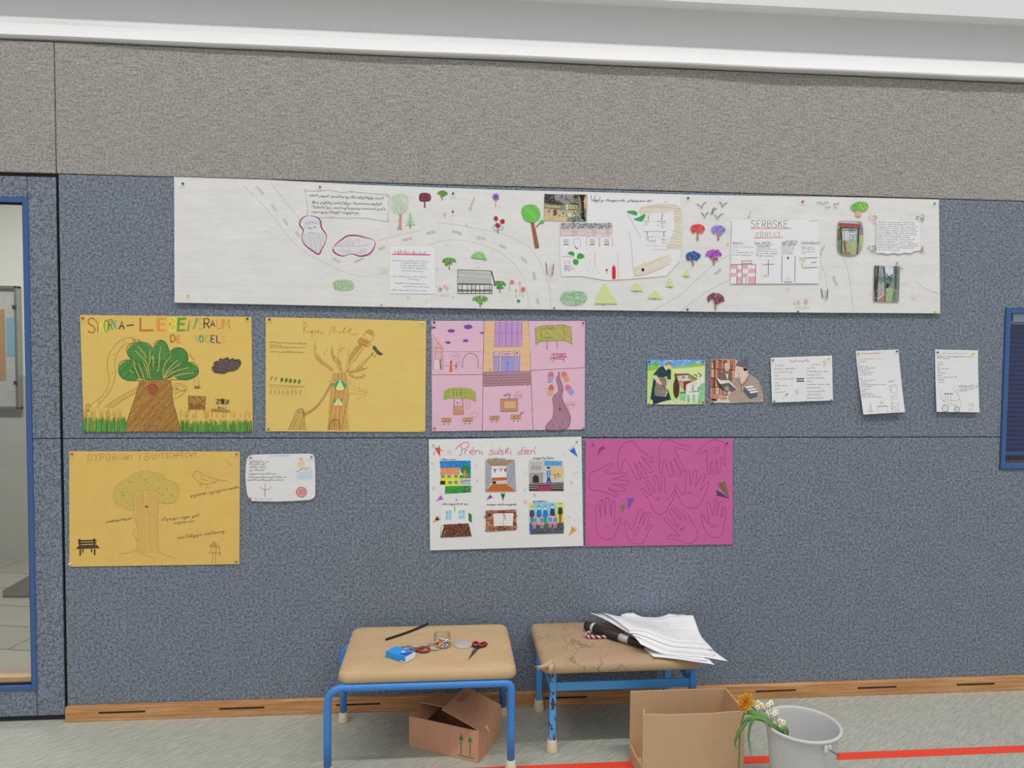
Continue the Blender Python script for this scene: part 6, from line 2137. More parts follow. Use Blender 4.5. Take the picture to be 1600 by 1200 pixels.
k.fill([(375, 520), (540, 540), (560, 700), (540, 900), (460, 930), (310, 910), (300, 760)], (132, 122, 112))
k.dabs([(375, 520), (540, 540), (540, 900), (460, 925), (310, 905)], [(112, 102, 94), (156, 146, 132)], 60, 2.6, .6)
k.fill([(280, 490), (340, 480), (400, 570), (445, 640), (440, 690), (380, 660), (330, 600), (285, 550)], (214, 184, 166))
k.fill([(560, 570), (640, 575), (590, 700), (580, 790), (535, 790), (530, 720), (570, 640)], (214, 184, 166))
k.fill([(485, 290), (530, 275), (600, 330), (540, 385)], (216, 190, 176))
k.ell(590, 285, 66, 60, (214, 182, 166), 14)
k.fill([(520, 260), (560, 215), (620, 200), (665, 235), (660, 285), (600, 262), (540, 290)], (142, 126, 114), True)
k.line([(450, 685), (530, 750), (570, 800), (610, 890), (600, 990)], 1.0, (70, 60, 60), True)
k.build('bending person in dark dress and grey apron')
k = S.ink('cart_drawing', GT)
RB = (132, 76, 66)
k.fill([(790, 490), (1000, 480), (1110, 600), (900, 610)], (206, 190, 186))
k.fill([(725, 450), (1020, 450), (1020, 482), (770, 495), (790, 560), (740, 560)], RB)
k.fill([(905, 610), (1120, 590), (960, 680), (955, 830), (900, 770)], (122, 66, 58))
k.fill([(790, 600), (905, 620), (910, 770), (810, 700)], (156, 96, 84))
for i in range(5):
    k.line([(805 + i * 22, 620 + i * 3), (815 + i * 20, 710 + i * 10)], 1.0, (206, 170, 156))
for i in range(6):
    k.line([(1010 + i * 26, 490 + i * 14), (1015 + i * 26, 565 + i * 6)], 1.2, RB)
k.line([(1020, 470), (1190, 570)], 1.6, RB)
k.line([(725, 440), (745, 640)], 1.6, RB)
k.ell(905, 525, 34, 20, (120, 116, 122), 10, 0, .2)
k.ell(755, 760, 66, 205, (78, 48, 44), 24)
k.ell(760, 760, 44, 160, (104, 64, 56), 20)
k.lines([[(760, 600), (760, 930)], [(715, 760), (805, 770)], [(728, 650), (795, 880)], [(795, 660), (725, 870)]], .9, (62, 38, 36))
k.line([(830, 850), (1225, 822)], 1.2, (70, 56, 52))
k.build('red-brown wooden cart')
k = S.ink('goat_figure', GT)
GW = (218, 212, 204)
k.fill([(960, 700), (1000, 660), (1090, 650), (1180, 590), (1220, 560), (1300, 520), (1345, 560), (1340, 630), (1270, 660), (1210, 740), (1230, 860), (1200, 900), (1190, 1050), (1150, 1050), (1150, 900), (1090, 880), (1085, 1070), (1040, 1060), (1030, 900), (975, 880), (970, 1060), (945, 1060), (955, 850)], GW)
k.dabs([(970, 700), (1090, 660), (1200, 620), (1200, 850), (970, 860)], [(236, 232, 226), (190, 184, 178)], 36, 3, .9, 70)
k.lines([[(1180, 520), (1170, 480), (1120, 475)], [(1240, 520), (1270, 480), (1210, 440)]], 1.3, (82, 80, 80), True)
k.lines([[(1105, 680), (1095, 760), (1120, 810)], [(1030, 830), (1220, 820)], [(1210, 740), (1215, 810)]], 1.0, (70, 58, 56))
k.ell(1265, 590, 8, 7, (70, 60, 60), 8)
k.build('white goat with grey horns')
corner_pins('goat cart picture', ((1014.3, 565, 'navy blue', 'top left'), (1099, 565.3, 'green', 'top right'), (1013.5, 629.5, 'yellow', 'bottom left'), (1098, 629, 'red', 'bottom right')))

LB = Z(1100, 550, 13.33)
ol = [LB(p) for p in ((130, 155), (400, 150), (655, 155), (690, 190), (760, 160), (840, 165), (900, 200), (930, 360), (905, 430), (960, 470), (1080, 540), (1140, 600), (1190, 740), (1235, 900), (1238, 1000), (1220, 1050), (900, 1048), (600, 1060), (300, 1056), (138, 1060))]
S = Sheet('picture_print', 'cut out picture of a person in grey hat reading a book by bookshelves', 'picture', None, None, (206, 194, 182), 'colour pictures on the wall', outline=ol, y=0.004)
k = S.ink('bookshelf_background', LB)
k.fill([(132, 158), (655, 158), (640, 520), (500, 900), (140, 900)], (176, 134, 116))
rr = random.Random(4)
for y0, y1 in ((165, 335), (355, 525), (545, 720), (740, 880)):
    x = 140
    while x < 640:
        w_ = rr.uniform(14, 30)
        k.fill([(x, y0), (min(x + w_, 650), y0), (min(x + w_, 650), y1), (x, y1)], rr.choice([(166, 96, 78), (196, 152, 130), (150, 84, 70), (206, 176, 152), (182, 120, 98), (132, 84, 72)]))
        x += w_ + 2
k.line([(215, 160), (220, 880)], 1.6, (62, 42, 40))
for y in (345, 535, 728):
    k.line([(135, y), (650, y + 25)], 1.1, (66, 46, 44))
k.line([(280, 155), (410, 210), (412, 400)], 1.2, (80, 58, 54))
k.line([(570, 260), (575, 400)], 1.0, (80, 58, 54))
k.build('brown bookshelves')
k = S.ink('person_figure', LB)
k.fill([(300, 480), (420, 390), (540, 410), (590, 560), (560, 640), (380, 600), (310, 560)], (122, 96, 84))
k.fill([(440, 430), (475, 480), (505, 430), (490, 590)], (224, 214, 204))
k.ell(478, 310, 56, 84, (210, 178, 158), 16)
k.fill([(420, 290), (430, 240), (480, 222), (530, 245), (535, 290), (500, 262), (450, 262)], (196, 176, 160))
k.lines([[(450, 350), (490, 348)], [(450, 305), (462, 305)], [(492, 305), (505, 305)]], .8, (110, 80, 72))
k.build('standing person in brown suit')
k = S.ink('reader_figure', LB)
k.fill([(590, 560), (700, 520), (790, 580), (900, 430), (1080, 545), (1140, 605), (1190, 745), (1236, 900), (1236, 1000), (1215, 1045), (560, 1045), (500, 980), (560, 700)], (166, 146, 134))
k.dabs([(600, 570), (900, 480), (1130, 610), (1225, 980), (560, 1030)], [(146, 126, 116), (184, 164, 152), (154, 134, 124)], 150, 3, .7)
k.lines([[(690, 560), (740, 660), (780, 700), (775, 860)], [(935, 480), (880, 620), (790, 690)]], .9, (112, 86, 80), True)
k.fill([(765, 560), (900, 430), (930, 470), (800, 650), (770, 650)], (212, 184, 168))
k.fill([(665, 290), (820, 310), (830, 420), (800, 500), (740, 505), (690, 440), (665, 380)], (216, 188, 172), True)
k.fill([(810, 320), (925, 360), (900, 385), (840, 400), (825, 380)], (44, 38, 40))
k.fill([(655, 290), (690, 200), (760, 160), (840, 165), (905, 210), (930, 355), (820, 310), (700, 275)], (108, 100, 108))
k.fill([(660, 288), (700, 268), (820, 300), (815, 322), (700, 292)], (76, 68, 78))
k.lines([[(690, 360), (715, 358)], [(755, 365), (785, 368)], [(712, 455), (750, 458)], [(725, 400), (718, 425)]], .8, (140, 100, 92))
k.build('seated reader in grey hat and brown jacket')
k = S.ink('open_book', LB)
k.fill([(240, 540), (330, 600), (430, 650), (520, 850), (380, 800), (280, 700)], (70, 62, 62))
k.fill([(240, 520), (350, 590), (520, 590), (690, 780), (560, 830), (520, 850), (400, 720), (330, 660)], (212, 204, 198))
k.fill([(345, 665), (520, 640), (680, 785), (560, 830), (450, 850), (400, 780)], (98, 94, 96))
k.ell(480, 760, 50, 50, (150, 146, 146), 12, 0, .2)
k.fill([(490, 840), (540, 800), (550, 880), (510, 890)], (212, 182, 164))
k.build('open dark book')
k = S.ink('book_stack', LB)
k.fill([(830, 740), (950, 830), (1110, 850), (1110, 930), (960, 985), (880, 900), (810, 820)], (92, 92, 104))
for i in range(3):
    x, y = 830 + i * 45, 725 + i * 52
    k.fill([(x, y), (x + 180, y - 30), (x + 225, y + 8), (x + 60, y + 38)], (222, 216, 212))
    k.line([(x, y), (x + 60, y + 40), (x + 225, y + 10)], .9, (70, 70, 82))
k.build('grey books held under an arm')
k = S.ink('table_books', LB)
k.fill([(140, 900), (330, 880), (320, 960), (270, 1000), (140, 990)], (186, 130, 106))
k.fill([(150, 965), (262, 980), (260, 1022), (150, 1015)], (60, 40, 40))
k.fill([(340, 910), (480, 890), (480, 990), (340, 1000)], (196, 150, 128))
k.line([(400, 890), (490, 890)], 1.3, (60, 48, 48))
k.line([(340, 960), (480, 965)], .8, (120, 84, 74))
k.build('brown books lying on a table')
corner_pins('reading person picture', ((1113.2, 564.3, 'green', 'top left'), (1165, 563, 'blue', 'top right'), (1112.5, 628.5, 'red', 'bottom left'), (1189, 626, 'yellow', 'bottom right')))

# --- white sheets on the right
N1 = Z(1195, 545, 12.63)
GI = (140, 136, 138)
S = Sheet('note_sheet', 'white landscape note with two columns of handwriting and an equals sign', 'note', [(1204, 559), (1300, 555.5)], [(1205.5, 629), (1300.5, 625.5)], (213, 211, 213), y=0.004, lift=lambda u, v: 0.006 * max(0, (v - 556) / 72) )
k = S.ink('handwriting', N1)
for x0, x1, y in ((210, 365, 345), (180, 620, 405), (180, 540, 472), (190, 265, 545), (190, 560, 605), (190, 265, 680), (190, 415, 738), (190, 285, 802), (185, 385, 865), (925, 1085, 325), (830, 985, 392), (825, 1225, 458), (825, 1095, 524), (820, 1165, 588), (820, 915, 655),
                  (825, 1270, 714), (820, 1120, 782), (820, 1165, 850), (820, 1110, 914), (820, 1170, 978)):
    k.scrib(x0, y, x1, y - 4, 28, GI, .5)
k.build()
k = S.ink('headline_lettering', N1)
k.scrib(490, 262, 850, 254, 44, (226, 150, 162), .8)
k.build('pale pink headline')
k = S.ink('equals_sign', N1)
k.line([(620, 592), (768, 590)], 2.2, (88, 84, 88))
k.line([(620, 638), (768, 636)], 2.2, (84, 80, 84))
k.build('thick grey equals sign')
k = S.ink('pencil_doodles', N1)
k.line([(345, 985), (400, 925)], .9, (180, 176, 180))
k.line([(400, 925), (445, 882)], 1.8, (120, 114, 120))
k.hatch([(580, 820), (640, 800), (668, 860), (640, 910), (600, 890)], (222, 176, 180), 60, 1.0, .7)
k.hatch([(1140, 240), (1190, 225), (1210, 310), (1185, 350), (1150, 340)], (226, 178, 140), 85, 1.0, .8)
k.lines([[(300, 280), (330, 210), (345, 280), (290, 300)], [(510, 690), (510, 745)]], .5, (200, 170, 176))
k.build()
corner_pins('white landscape note', ((1207, 562.5, 'grey', 'top left'), (1294.5, 559.5, 'yellow', 'top right'), (1209, 627, 'black', 'bottom left'), (1297.5, 625, 'green', 'bottom right')))

N2 = Z(1320, 535, 10)
S = Sheet('note_sheet', 'white upright note with pink heading, hanging crooked with lower edge curling', 'note', [(1337, 548.5), (1404, 546)], [(1346, 647.2), (1411, 643.5)], (214, 212, 214), y=0.004, lift=lambda u, v: 0.016 * max(0, (v - 560) / 86) ** 1.6)
k = S.ink('handwriting', N2)
for x0, x1, y in ((205, 330, 310), (200, 225, 350), (205, 365, 382), (205, 480, 408), (210, 380, 442), (210, 470, 475), (220, 400, 510), (225, 262, 575), (240, 470, 602), (235, 340, 640), (240, 640, 668), (245, 425, 700), (245, 385, 740), (240, 310, 768), (240, 400, 798), (245, 475, 828), (250, 560, 858)):
    k.scrib(x0, y, x1, y - 2, 20, GI, .5)
k.build()
k = S.ink('headline_lettering', N2)
k.scrib(195, 182, 550, 172, 22, (222, 140, 156), .65)
k.scrib(200, 270, 620, 258, 18, (206, 160, 172), .5)
k.build('pink heading lines')
k = S.ink('sketch_drawings', N2)
k.lines([[(340, 1080), (380, 950), (400, 1080)], [(330, 1070), (440, 1066)], [(380, 950), (382, 1110)], [(480, 998), (640, 992)], [(520, 975), (550, 910), (585, 970)], [(485, 1000), (485, 1080)], [(640, 992), (640, 1085)], [(700, 665), (815, 660)],
         [(710, 690), (805, 690), (805, 780), (710, 785), (710, 690)], [(720, 830), (805, 828), (800, 875), (720, 878)], [(700, 950), (820, 945), (815, 1070), (700, 1075), (700, 950)], [(720, 880), (718, 950)], [(600, 890), (608, 915)]], .55, (150, 148, 152))
k.line([(480, 998), (640, 992)], 1.0, (112, 110, 114))
k.scrib(680, 622, 775, 605, 26, (130, 128, 132), .5)
for x, y in ((686, 686), (702, 742), (708, 848), (715, 990), (714, 1030), (550, 940)):
    k.ell(x, y, 8, 10, (112, 110, 116), 8)
k.dabs([(705, 955), (815, 950), (810, 1065), (705, 1070)], [(180, 178, 182)], 16, 3, .5, 0)
k.build()
corner_pins('crooked upright note', ((1340.5, 551.3, 'yellow', 'top left'), (1401, 549, 'red', 'top right')))

N3 = Z(1445, 535, 10)
S = Sheet('note_sheet', 'white upright note with a pencil vehicle on two wheels, rightmost sheet on the wall', 'note', [(1461, 546), (1528.3, 547.3)], [(1461.3, 643.2), (1528, 644)], (214, 212, 214), y=0.004, lift=lambda u, v: 0.010 * max(0, (v - 560) / 84) ** 1.5)
k = S.ink('handwriting', N3)
for x0, x1, y in ((190, 720, 230), (190, 395, 256), (195, 268, 318), (195, 310, 352), (195, 235, 386), (195, 370, 418), (195, 230, 455), (195, 350, 486), (195, 260, 520), (195, 490, 552), (195, 305, 590), (215, 310, 628), (515, 820, 680), (520, 810, 706), (540, 765, 738), (540, 640, 764)):
    k.scrib(x0, y, x1, y, 20, GI, .5)
k.build()
k = S.ink('headline_lettering', N3)
k.scrib(240, 178, 660, 176, 20, (226, 172, 176), .5)
k.build('pale pink heading')
k = S.ink('vehicle_drawing', N3)
k.ring(300, 1028, 48, 52, .95, (96, 94, 98), 18, .03)
k.ring(482, 1045, 38, 42, .95, (96, 94, 98), 16, .03)
k.ring(300, 1028, 16, 16, .5, (150, 148, 152), 10)
k.ell(482, 1045, 10, 12, (110, 108, 112), 8)
k.line([(285, 800), (425, 802)], 1.2, (84, 82, 86))
k.lines([[(235, 760), (250, 880), (265, 900), (520, 905), (530, 860), (450, 740)], [(245, 740), (235, 780)], [(345, 970), (490, 974)], [(290, 905), (280, 975)], [(540, 890), (545, 1010)], [(430, 730), (440, 670), (490, 700), (480, 740)], [(650, 960), (740, 965), (740, 1060), (645, 1055)],
         [(670, 995), (740, 995)], [(350, 810), (352, 895)], [(390, 810), (392, 895)], [(310, 810), (310, 895)], [(480, 760), (520, 830)]], .5, (158, 156, 160))
for x, y in ((335, 930), (385, 945), (448, 978), (405, 905), (270, 905), (515, 885), (515, 750), (728, 960), (692, 1035)):
    k.ell(x, y, 9, 8, (126, 124, 128), 8)
k.build('pencil vehicle with two wheels')
corner_pins('rightmost upright note', ((1464.5, 550.3, 'red', 'top left'), (1520, 552, 'yellow', 'top right')))
# ------------------------------------------------------------------ things on the floor
def rrect(x0, x1, y0, y1, r, n=6):
    r = max(r, 0.001)
    out = []
    for cx, cy, a0 in ((x1 - r, y1 - r, 0), (x0 + r, y1 - r, 90), (x0 + r, y0 + r, 180), (x1 - r, y0 + r, 270)):
        for i in range(n + 1):
            a = math.radians(a0 + 90 * i / n)
            out.append((cx + r * math.cos(a), cy + r * math.sin(a)))
    return out


def cushion(bm, x0, x1, y0, y1, levels, r, wob=0.0, seed=1):
    rings = []
    rd = random.Random(seed)
    for z, ins in levels:
        pts = rrect(x0 + ins, x1 - ins, y0 + ins, y1 - ins, max(r - ins, 0.012), 8)
        rings.append([bm.verts.new((x, y, z + rd.uniform(-wob, wob))) for x, y in pts])
    for a, b in zip(rings, rings[1:]):
        n = len(a)
        for i in range(n):
            bm.faces.new((a[i], a[(i + 1) % n], b[(i + 1) % n], b[i]))
    bm.faces.new(rings[0][::-1])
    bm.faces.new(rings[-1])


def vinyl(name, base, stain, amount, k=None, cracks=False):
    m, n, l, b, tc = nodes_mat(name, 0.6, 0.3)
    v = tc.outputs['Object']
    c = alb(base, k)
    f = noise(n, l, v, 7, 4, 0.6, stretch=(.6, 1.6, 1))
    col = ramp(n, l, f, [(0.3, tuple(x * .90 for x in c[:3]) + (1,)), (0.7, c)])
    f2 = noise(n, l, v, 13, 5, 0.7)
    col = mix(n, l, ramp(n, l, f2, [(0.58, (0, 0, 0, 1)), (0.75, (amount, amount, amount, 1))]), col, alb(stain, k))
    if cracks:
        vo = n.new('ShaderNodeTexVoronoi')
        vo.feature = 'DISTANCE_TO_EDGE'
        vo.inputs['Scale'].default_value = 8
        nz = n.new('ShaderNodeTexNoise')
        nz.inputs['Scale'].default_value = 12
        nz.inputs['Detail'].default_value = 4
        l.new(v, nz.inputs['Vector'])
        ad = n.new('ShaderNodeVectorMath')
        ad.operation = 'MULTIPLY_ADD'
        ad.inputs[1].default_value = (.16, .16, .16)
        l.new(nz.outputs['Color'], ad.inputs[0])
        l.new(v, ad.inputs[2])
        l.new(ad.outputs[0], vo.inputs['Vector'])
        cr = ramp(n, l, vo.outputs['Distance'], [(0.0, (.8, .8, .8, 1)), (0.03, (0, 0, 0, 1))])
        f3 = noise(n, l, v, 5, 2, 0.5)
        cr = mix(n, l, 1.0, cr, ramp(n, l, f3, [(0.47, (0, 0, 0, 1)), (0.58, (1, 1, 1, 1))]), 'MULTIPLY')
        col = mix(n, l, cr, col, alb((118, 92, 70), k))
        f4 = noise(n, l, v, 70, 2, 0.6)
        f5 = noise(n, l, v, 4, 2, 0.5)
        sp = mix(n, l, 1.0, ramp(n, l, f4, [(0.62, (0, 0, 0, 1)), (0.68, (.6, .6, .6, 1))]), ramp(n, l, f5, [(0.5, (0, 0, 0, 1)), (0.6, (1, 1, 1, 1))]), 'MULTIPLY')
        col = mix(n, l, sp, col, alb((104, 80, 60), k))
    l.new(col, b.inputs['Base Color'])
    bump(n, l, b, f2, 0.25, 0.004)
    return m


def chipped(name, base, chip, thr):
    m, n, l, b, tc = nodes_mat(name, 0.4, 0.4)
    f = noise(n, l, tc.outputs['Object'], 38, 3, 0.7, stretch=(1, 1, .45))
    l.new(ramp(n, l, f, [(thr, alb(base)), (thr + .02, alb(chip))]), b.inputs['Base Color'])
    return m


M_TUBE = chipped('blue_enamel', (58, 120, 188), (70, 90, 124), 0.70)
M_BAR = chipped('worn_blue_enamel', (74, 144, 204), (70, 56, 50), 0.69)
M_BAR_CHIP = chipped('chipped_blue_enamel', (80, 150, 208), (66, 52, 46), 0.525)
M_RUBBER = plaster('cream_rubber', (206, 190, 164), 0.14)


def rubber_foot(x, y, z0, parent, r=0.0215, h=0.043, rt=0.0165):
    bm = bmesh.new()
    add_lathe(bm, [(0, z0), (r, z0), (r * 1.02, z0 + .006), (rt, z0 + h - .003), (rt - .002, z0 + h), (0, z0 + h)], c=(x, y, 0), n=20)
    return bm_obj('rubber_foot', bm, M_RUBBER, parent, True)


def bend(p, q, r_, s, n=7):
    """arc from p via corner q towards s"""
    p, q, s = Vector(p), Vector(q), Vector(s)
    a = q + (p - q).normalized() * r_
    b = q + (s - q).normalized() * r_
    out = []
    for i in range(n + 1):
        t = i / n
        out.append(tuple((1 - t) ** 2 * a + 2 * t * (1 - t) * q + t * t * b))
    return out


# --- left stool: bent tube frame, padded beige seat
ST = empty('stool', (-0.07, -0.29, 0), 'low stool with bent blue tube legs and clean beige padded top, left of the two', 'stool', 'padded stools')
bm = bmesh.new()
x0, x1, y0, y1 = -0.400, 0.266, -0.518, -0.045
cushion(bm, x0, x1, y0, y1, [(.352, .012), (.3525, .004), (.357, 0), (.372, 0), (.384, .004), (.391, .012), (.3955, .03), (.397, .07), (.3975, .12)], .045, .0004)
bm_obj('padded_seat', bm, vinyl('beige_vinyl', (210, 178, 136), (178, 142, 104), 0.45, 1.02), ST, True)
for y, z in ((-0.511, .337), (-0.095, .334)):
    A, B_, C_, D_ = (-.434, y, .036), (-.434, y, z), (.245, y, z), (.245, y, .036)
    path = [A, (-.434, y, .15)] + bend(A, B_, .065, C_) + [(-.1, y, z), (.05, y, z)] + bend(B_, C_, .03, D_) + [(.245, y, .15), D_]
    bm = bmesh.new()
    add_tube(bm, path, .0143, 14)
    lf = bm_obj('leg_frame', bm, M_TUBE, ST, True)
    for x in (-.434, .245):
        rubber_foot(x, y, 0, lf)
bm = bmesh.new()
for x in (-.30, .16):
    add_box(bm, x - .015, x + .015, -.50, -.10, .345, .3525, .001)
bm_obj('seat_battens', bm, M_TUBE, ST)

# --- right stool: square bars, worn seat with torn corner
S2 = empty('stool', (0.68, -0.22, 0), 'low stool with square chipped blue legs and stained torn beige top, right of the two', 'stool', 'padded stools')
bm = bmesh.new()
cushion(bm, .371, 1.0, -.449, -.006, [(.337, .010), (.338, .003), (.343, 0), (.358, 0), (.369, .005), (.376, .014), (.3795, .032), (.381, .08), (.3815, .14)], .035, .0007, 5)
bm_obj('padded_seat', bm, vinyl('stained_vinyl', (188, 160, 126), (146, 118, 90), 0.55, 1.02, True), S2, True)
for x, y, m in ((.419, -.39, M_BAR_CHIP), (.985, -.39, M_BAR), (.408, -.055, M_BAR), (.982, -.055, M_BAR)):
    bm = bmesh.new()
    add_box(bm, x - .0125, x + .0125, y - .0125, y + .0125, .034, .3375, .002)
    lg = bm_obj('leg', bm, m, S2)
    rubber_foot(x, y, 0, lg, .0235, .05, .0185)
for a in ((.4315, .9725, -.396, -.384, .244, .279), (.4205, .9695, -.061, -.049, .244, .279), (.4075, .4195, -.3775, -.0675, .244, .279), (.978, .990, -.3775, -.0675, .244, .279)):
    bm = bmesh.new()
    add_box(bm, *a, 0.002)
    bm_obj('rail', bm, M_BAR, S2)
random.seed(9)
for pts, yy in (([(864, 1029), (855, 1034), (849, 1038), (834, 1041.5), (842, 1043), (837, 1046.5), (847, 1045), (853, 1043), (864, 1040)], -.449), ([(856, 1039), (857, 1048), (860, 1054), (861.5, 1049), (865, 1046), (866, 1036)], -.452)):
    bm = bmesh.new()
    f = bm.faces.new([bm.verts.new(wallpt(u, v, yy)) for u, v in pts])
    r = bmesh.ops.extrude_face_region(bm, geom=[f])
    for v in [g_ for g_ in r['geom'] if isinstance(g_, bmesh.types.BMVert)]:
        v.co.y -= .005
    bmesh.ops.bevel(bm, geom=bm.edges[:], offset=.0012, segments=2, affect='EDGES')
    bm_obj('torn_cover', bm, vinyl('torn_vinyl', (188, 160, 126), (150, 122, 94), .6), S2, True)

# --- things on the left stool
TOP = 0.3976


def seat(u, v, z=TOP):
    return zpt(u, v, z)


Zs = Z(590, 970, 8.889)
a, b = seat(603, 1001), seat(668.5, 976.5)
m_ = (a + b) / 2 + Vector((.004, -.006, 0))
bm = bmesh.new()
P = smoothcurve([tuple(a + Vector((0, 0, .0050))), tuple(m_ + Vector((0, 0, .0050))), tuple(b + Vector((0, 0, .0050)))], 8)
add_tube(bm, P, .0046, 10)
tag(bm_obj('black_stick', bm, mat((40, 30, 28), .6), smooth=True), 'thin bent black stick lying near the back of the left stool', 'stick')

fl = zpt(*Zs((110, 507)), TOP)
fr = zpt(*Zs((385, 590)), TOP)
ang = math.atan2((fr - fl).y, (fr - fl).x)
BX = empty('tissue_box', (fl.x, fl.y, TOP), 'small blue cardboard packet with white end on the left stool', 'box', rz=ang)
L_, W_, H_ = (fr - fl).length, .060, .0245
bm = bmesh.new()
add_box(bm, 0, L_ - .001, 0, W_, 0, H_, .0015)
bm_obj('sleeve', bm, mat((44, 136, 204), .5), BX, world=False)
bm = bmesh.new()
add_box(bm, L_ - .004, L_ + .0006, .002, W_ - .002, .0015, H_ - .0015, .001)
bm_obj('white_end', bm, mat((232, 226, 216), .7), BX, world=False)['label'] = 'white end of the packet'
bm = bmesh.new()
add_box(bm, L_ * .62, L_ - .001, W_ * .12, W_ * .72, H_ - .0002, H_ + .0003)
bm_obj('dark_blue_panel', bm, mat((36, 84, 160), .5), BX, world=False)['label'] = 'darker blue printed panel'
bm = bmesh.new()
add_box(bm, L_ * .55, L_ * .74, W_ * .52, W_ * .62, H_, H_ + .0006)
add_box(bm, L_ * .58, L_ * .66, W_ * .40, W_ * .50, H_, H_ + .0006)
add_box(bm, L_ * .74, L_ * .99, -.0003, .001, .001, .005)
bm_obj('white_print', bm, mat((226, 230, 236), .6), BX, world=False)['label'] = 'white printed marks'

# keys
kc = zpt(*Zs((590, 410)), TOP)
KY = empty('key_bunch', (kc.x, kc.y, TOP), 'bunch of metal keys with brown fob beside the blue packet', 'keys')
KY.scale = (1.25, 1.25, 1.25)
M_KEY = mat((190, 186, 180), .35, .3)
bm = bmesh.new()
add_tube(bm, [(.013 * math.cos(i * .35), .013 * math.sin(i * .35), .004 + .001 * math.sin(i * .7)) for i in range(18)], .0011, 8, closed=True)
bm_obj('key_ring', bm, M_KEY, KY, True, world=False)
random.seed(21)
for i, (a_, l_) in enumerate(((.35, .055), (-.05, .048), (2.9, .05), (2.5, .044), (3.5, .042), (.9, .04))):
    bm = bmesh.new()
    R4 = Matrix.Rotation(a_, 4, 'Z')
    z_ = .0008 + .0017 * i
    add_lathe(bm, [(0, 0), (.009, 0), (.009, .002), (0, .002)], n=14)
    for v in bm.verts:
        v.co.x += .018
    add_box(bm, .025, l_, -.0032, .0032, 0, .002)
    for t in range(4):
        add_box(bm, l_ - .016 + t * .0042, l_ - .0135 + t * .0042, -.0048, -.003, 0, .002)
    bm.transform(Matrix.Translation((0, 0, z_)) @ R4 @ Matrix.Scale(1.25, 4))
    bm_obj('key', bm, mat((208, 196, 170) if i == 0 else (176, 172, 168) if i % 2 else (112, 106, 104), .35, .25), KY, world=False)
bm = bmesh.new()
add_tube(bm, smoothcurve([(-.010, -.010, .006), (.008, -.024, .005), (.026, -.018, .005), (.026, 0, .007), (.006, .002, .008)], 5, True), .0042, 8, closed=True)
bm_obj('leather_fob', bm, mat((124, 58, 50), .6), KY, True, world=False)['label'] = 'brown red fob loop'
bm = bmesh.new()
add_box(bm, -.060, -.014, -.010, .010, .001, .009, .002)
bm.transform(Matrix.Rotation(.15, 4, 'Z'))
bm_obj('key_tag', bm, mat((190, 150, 146), .5), KY, world=False)['label'] = 'pinkish key tag'

# jar of pins
jc = zpt(*Zs((896, 352)), TOP)
JR = empty('pin_jar', (jc.x, jc.y, TOP), 'round clear plastic jar holding colourful pins on the left stool', 'jar')
bm = bmesh.new()
r_ = .0355
add_lathe(bm, [(0, 0), (r_ - .003, 0), (r_, .003), (r_, .034), (r_ - .0035, .039), (r_ - .0035, .055), (r_ - .0052, .0555), (r_ - .0052, .039), (r_ - .0016, .0335), (r_ - .0016, .004), (r_ - .004, .0018), (0, .0018)], n=40)
bm_obj('jar_body', bm, glass_mat('clear_plastic', (.985, .985, .98, 1), .02, .05), JR, True, world=False)
bm = bmesh.new()
add_lathe(bm, [(r_ - .0034, .043), (r_ - .0024, .0442), (r_ - .0024, .0454), (r_ - .0034, .0466)], n=40, closed=True)
bm_obj('thread_rim', bm, glass_mat('clear_thread', (.96, .96, .96, 1), .06, .1), JR, True, world=False)
bm = bmesh.new()
add_lathe(bm, [(0, -.0045), (.0030, -.0042), (.0036, -.001), (.0024, .0005), (.0022, .003), (.0034, .0042), (.0030, .0052), (0, .0055)], n=9)
protos = []
for i, c in enumerate(((226, 58, 52), (240, 206, 76), (242, 238, 228), (70, 156, 96), (242, 236, 220), (64, 106, 180), (240, 214, 96), (240, 228, 200), (60, 130, 90), (226, 70, 60))):
    b2 = bm.copy()
    o = bm_obj('jar_pin', b2, mat(c, .35, spec=.5), smooth=True)
    protos.append(o)
bm.free()
rd = random.Random(14)
spots = []
for layer in range(3):
    tries = 0
    got = 0
    while tries < 900 and got < 34:
        tries += 1
        rr_, th = (.0280) * math.sqrt(rd.random()), rd.uniform(0, 6.283)
        p = Vector((rr_ * math.cos(th), rr_ * math.sin(th), .0062 + layer * .0072 + rd.uniform(0, .001)))
        if all((p - q).length > .0080 for q in spots):
            spots.append(p)
            got += 1
PINLAB = 'small coloured pin lying inside the clear jar on the stool'
for i, p in enumerate(spots):
    src = protos[i % len(protos)] if i >= len(protos) else protos[i]
    o = src if i < len(protos) else src.copy()
    if i >= len(protos):
        C.objects.link(o)
    o.location = JR.location + p
    o.rotation_euler = (rd.uniform(0, 3.1), rd.uniform(0, 3.1), rd.uniform(0, 6.2))
    tag(o, PINLAB, 'pin', 'pins in the clear jar')

lc = zpt(*Zs((1190, 348)), TOP)
bm = bmesh.new()
add_lathe(bm, [(0, .0012), (.0340, .0012), (.0352, .0), (.0362, .0), (.0366, .004), (.0362, .0085), (.0350, .0095), (0, .0085)], n=40)
m = glass_mat('frosted_plastic', (.97, .96, .95, 1), .05, .35)
n, l = m.node_tree.nodes, m.node_tree.links
df = n.new('ShaderNodeBsdfDiffuse')
df.inputs['Color'].default_value = (.8, .78, .75, 1)
mx = n.new('ShaderNodeMixShader')
mx.inputs['Fac'].default_value = .42
old = n['Material Output'].inputs['Surface'].links[0].from_socket
l.new(old, mx.inputs[1])
l.new(df.outputs[0], mx.inputs[2])
l.new(mx.outputs[0], n['Material Output'].inputs['Surface'])
o = bm_obj('plastic_lid', bm, m, smooth=True)
o.location = (lc.x, lc.y, TOP)
tag(o, 'flat round translucent lid lying between the pin jar and the scissors', 'lid')

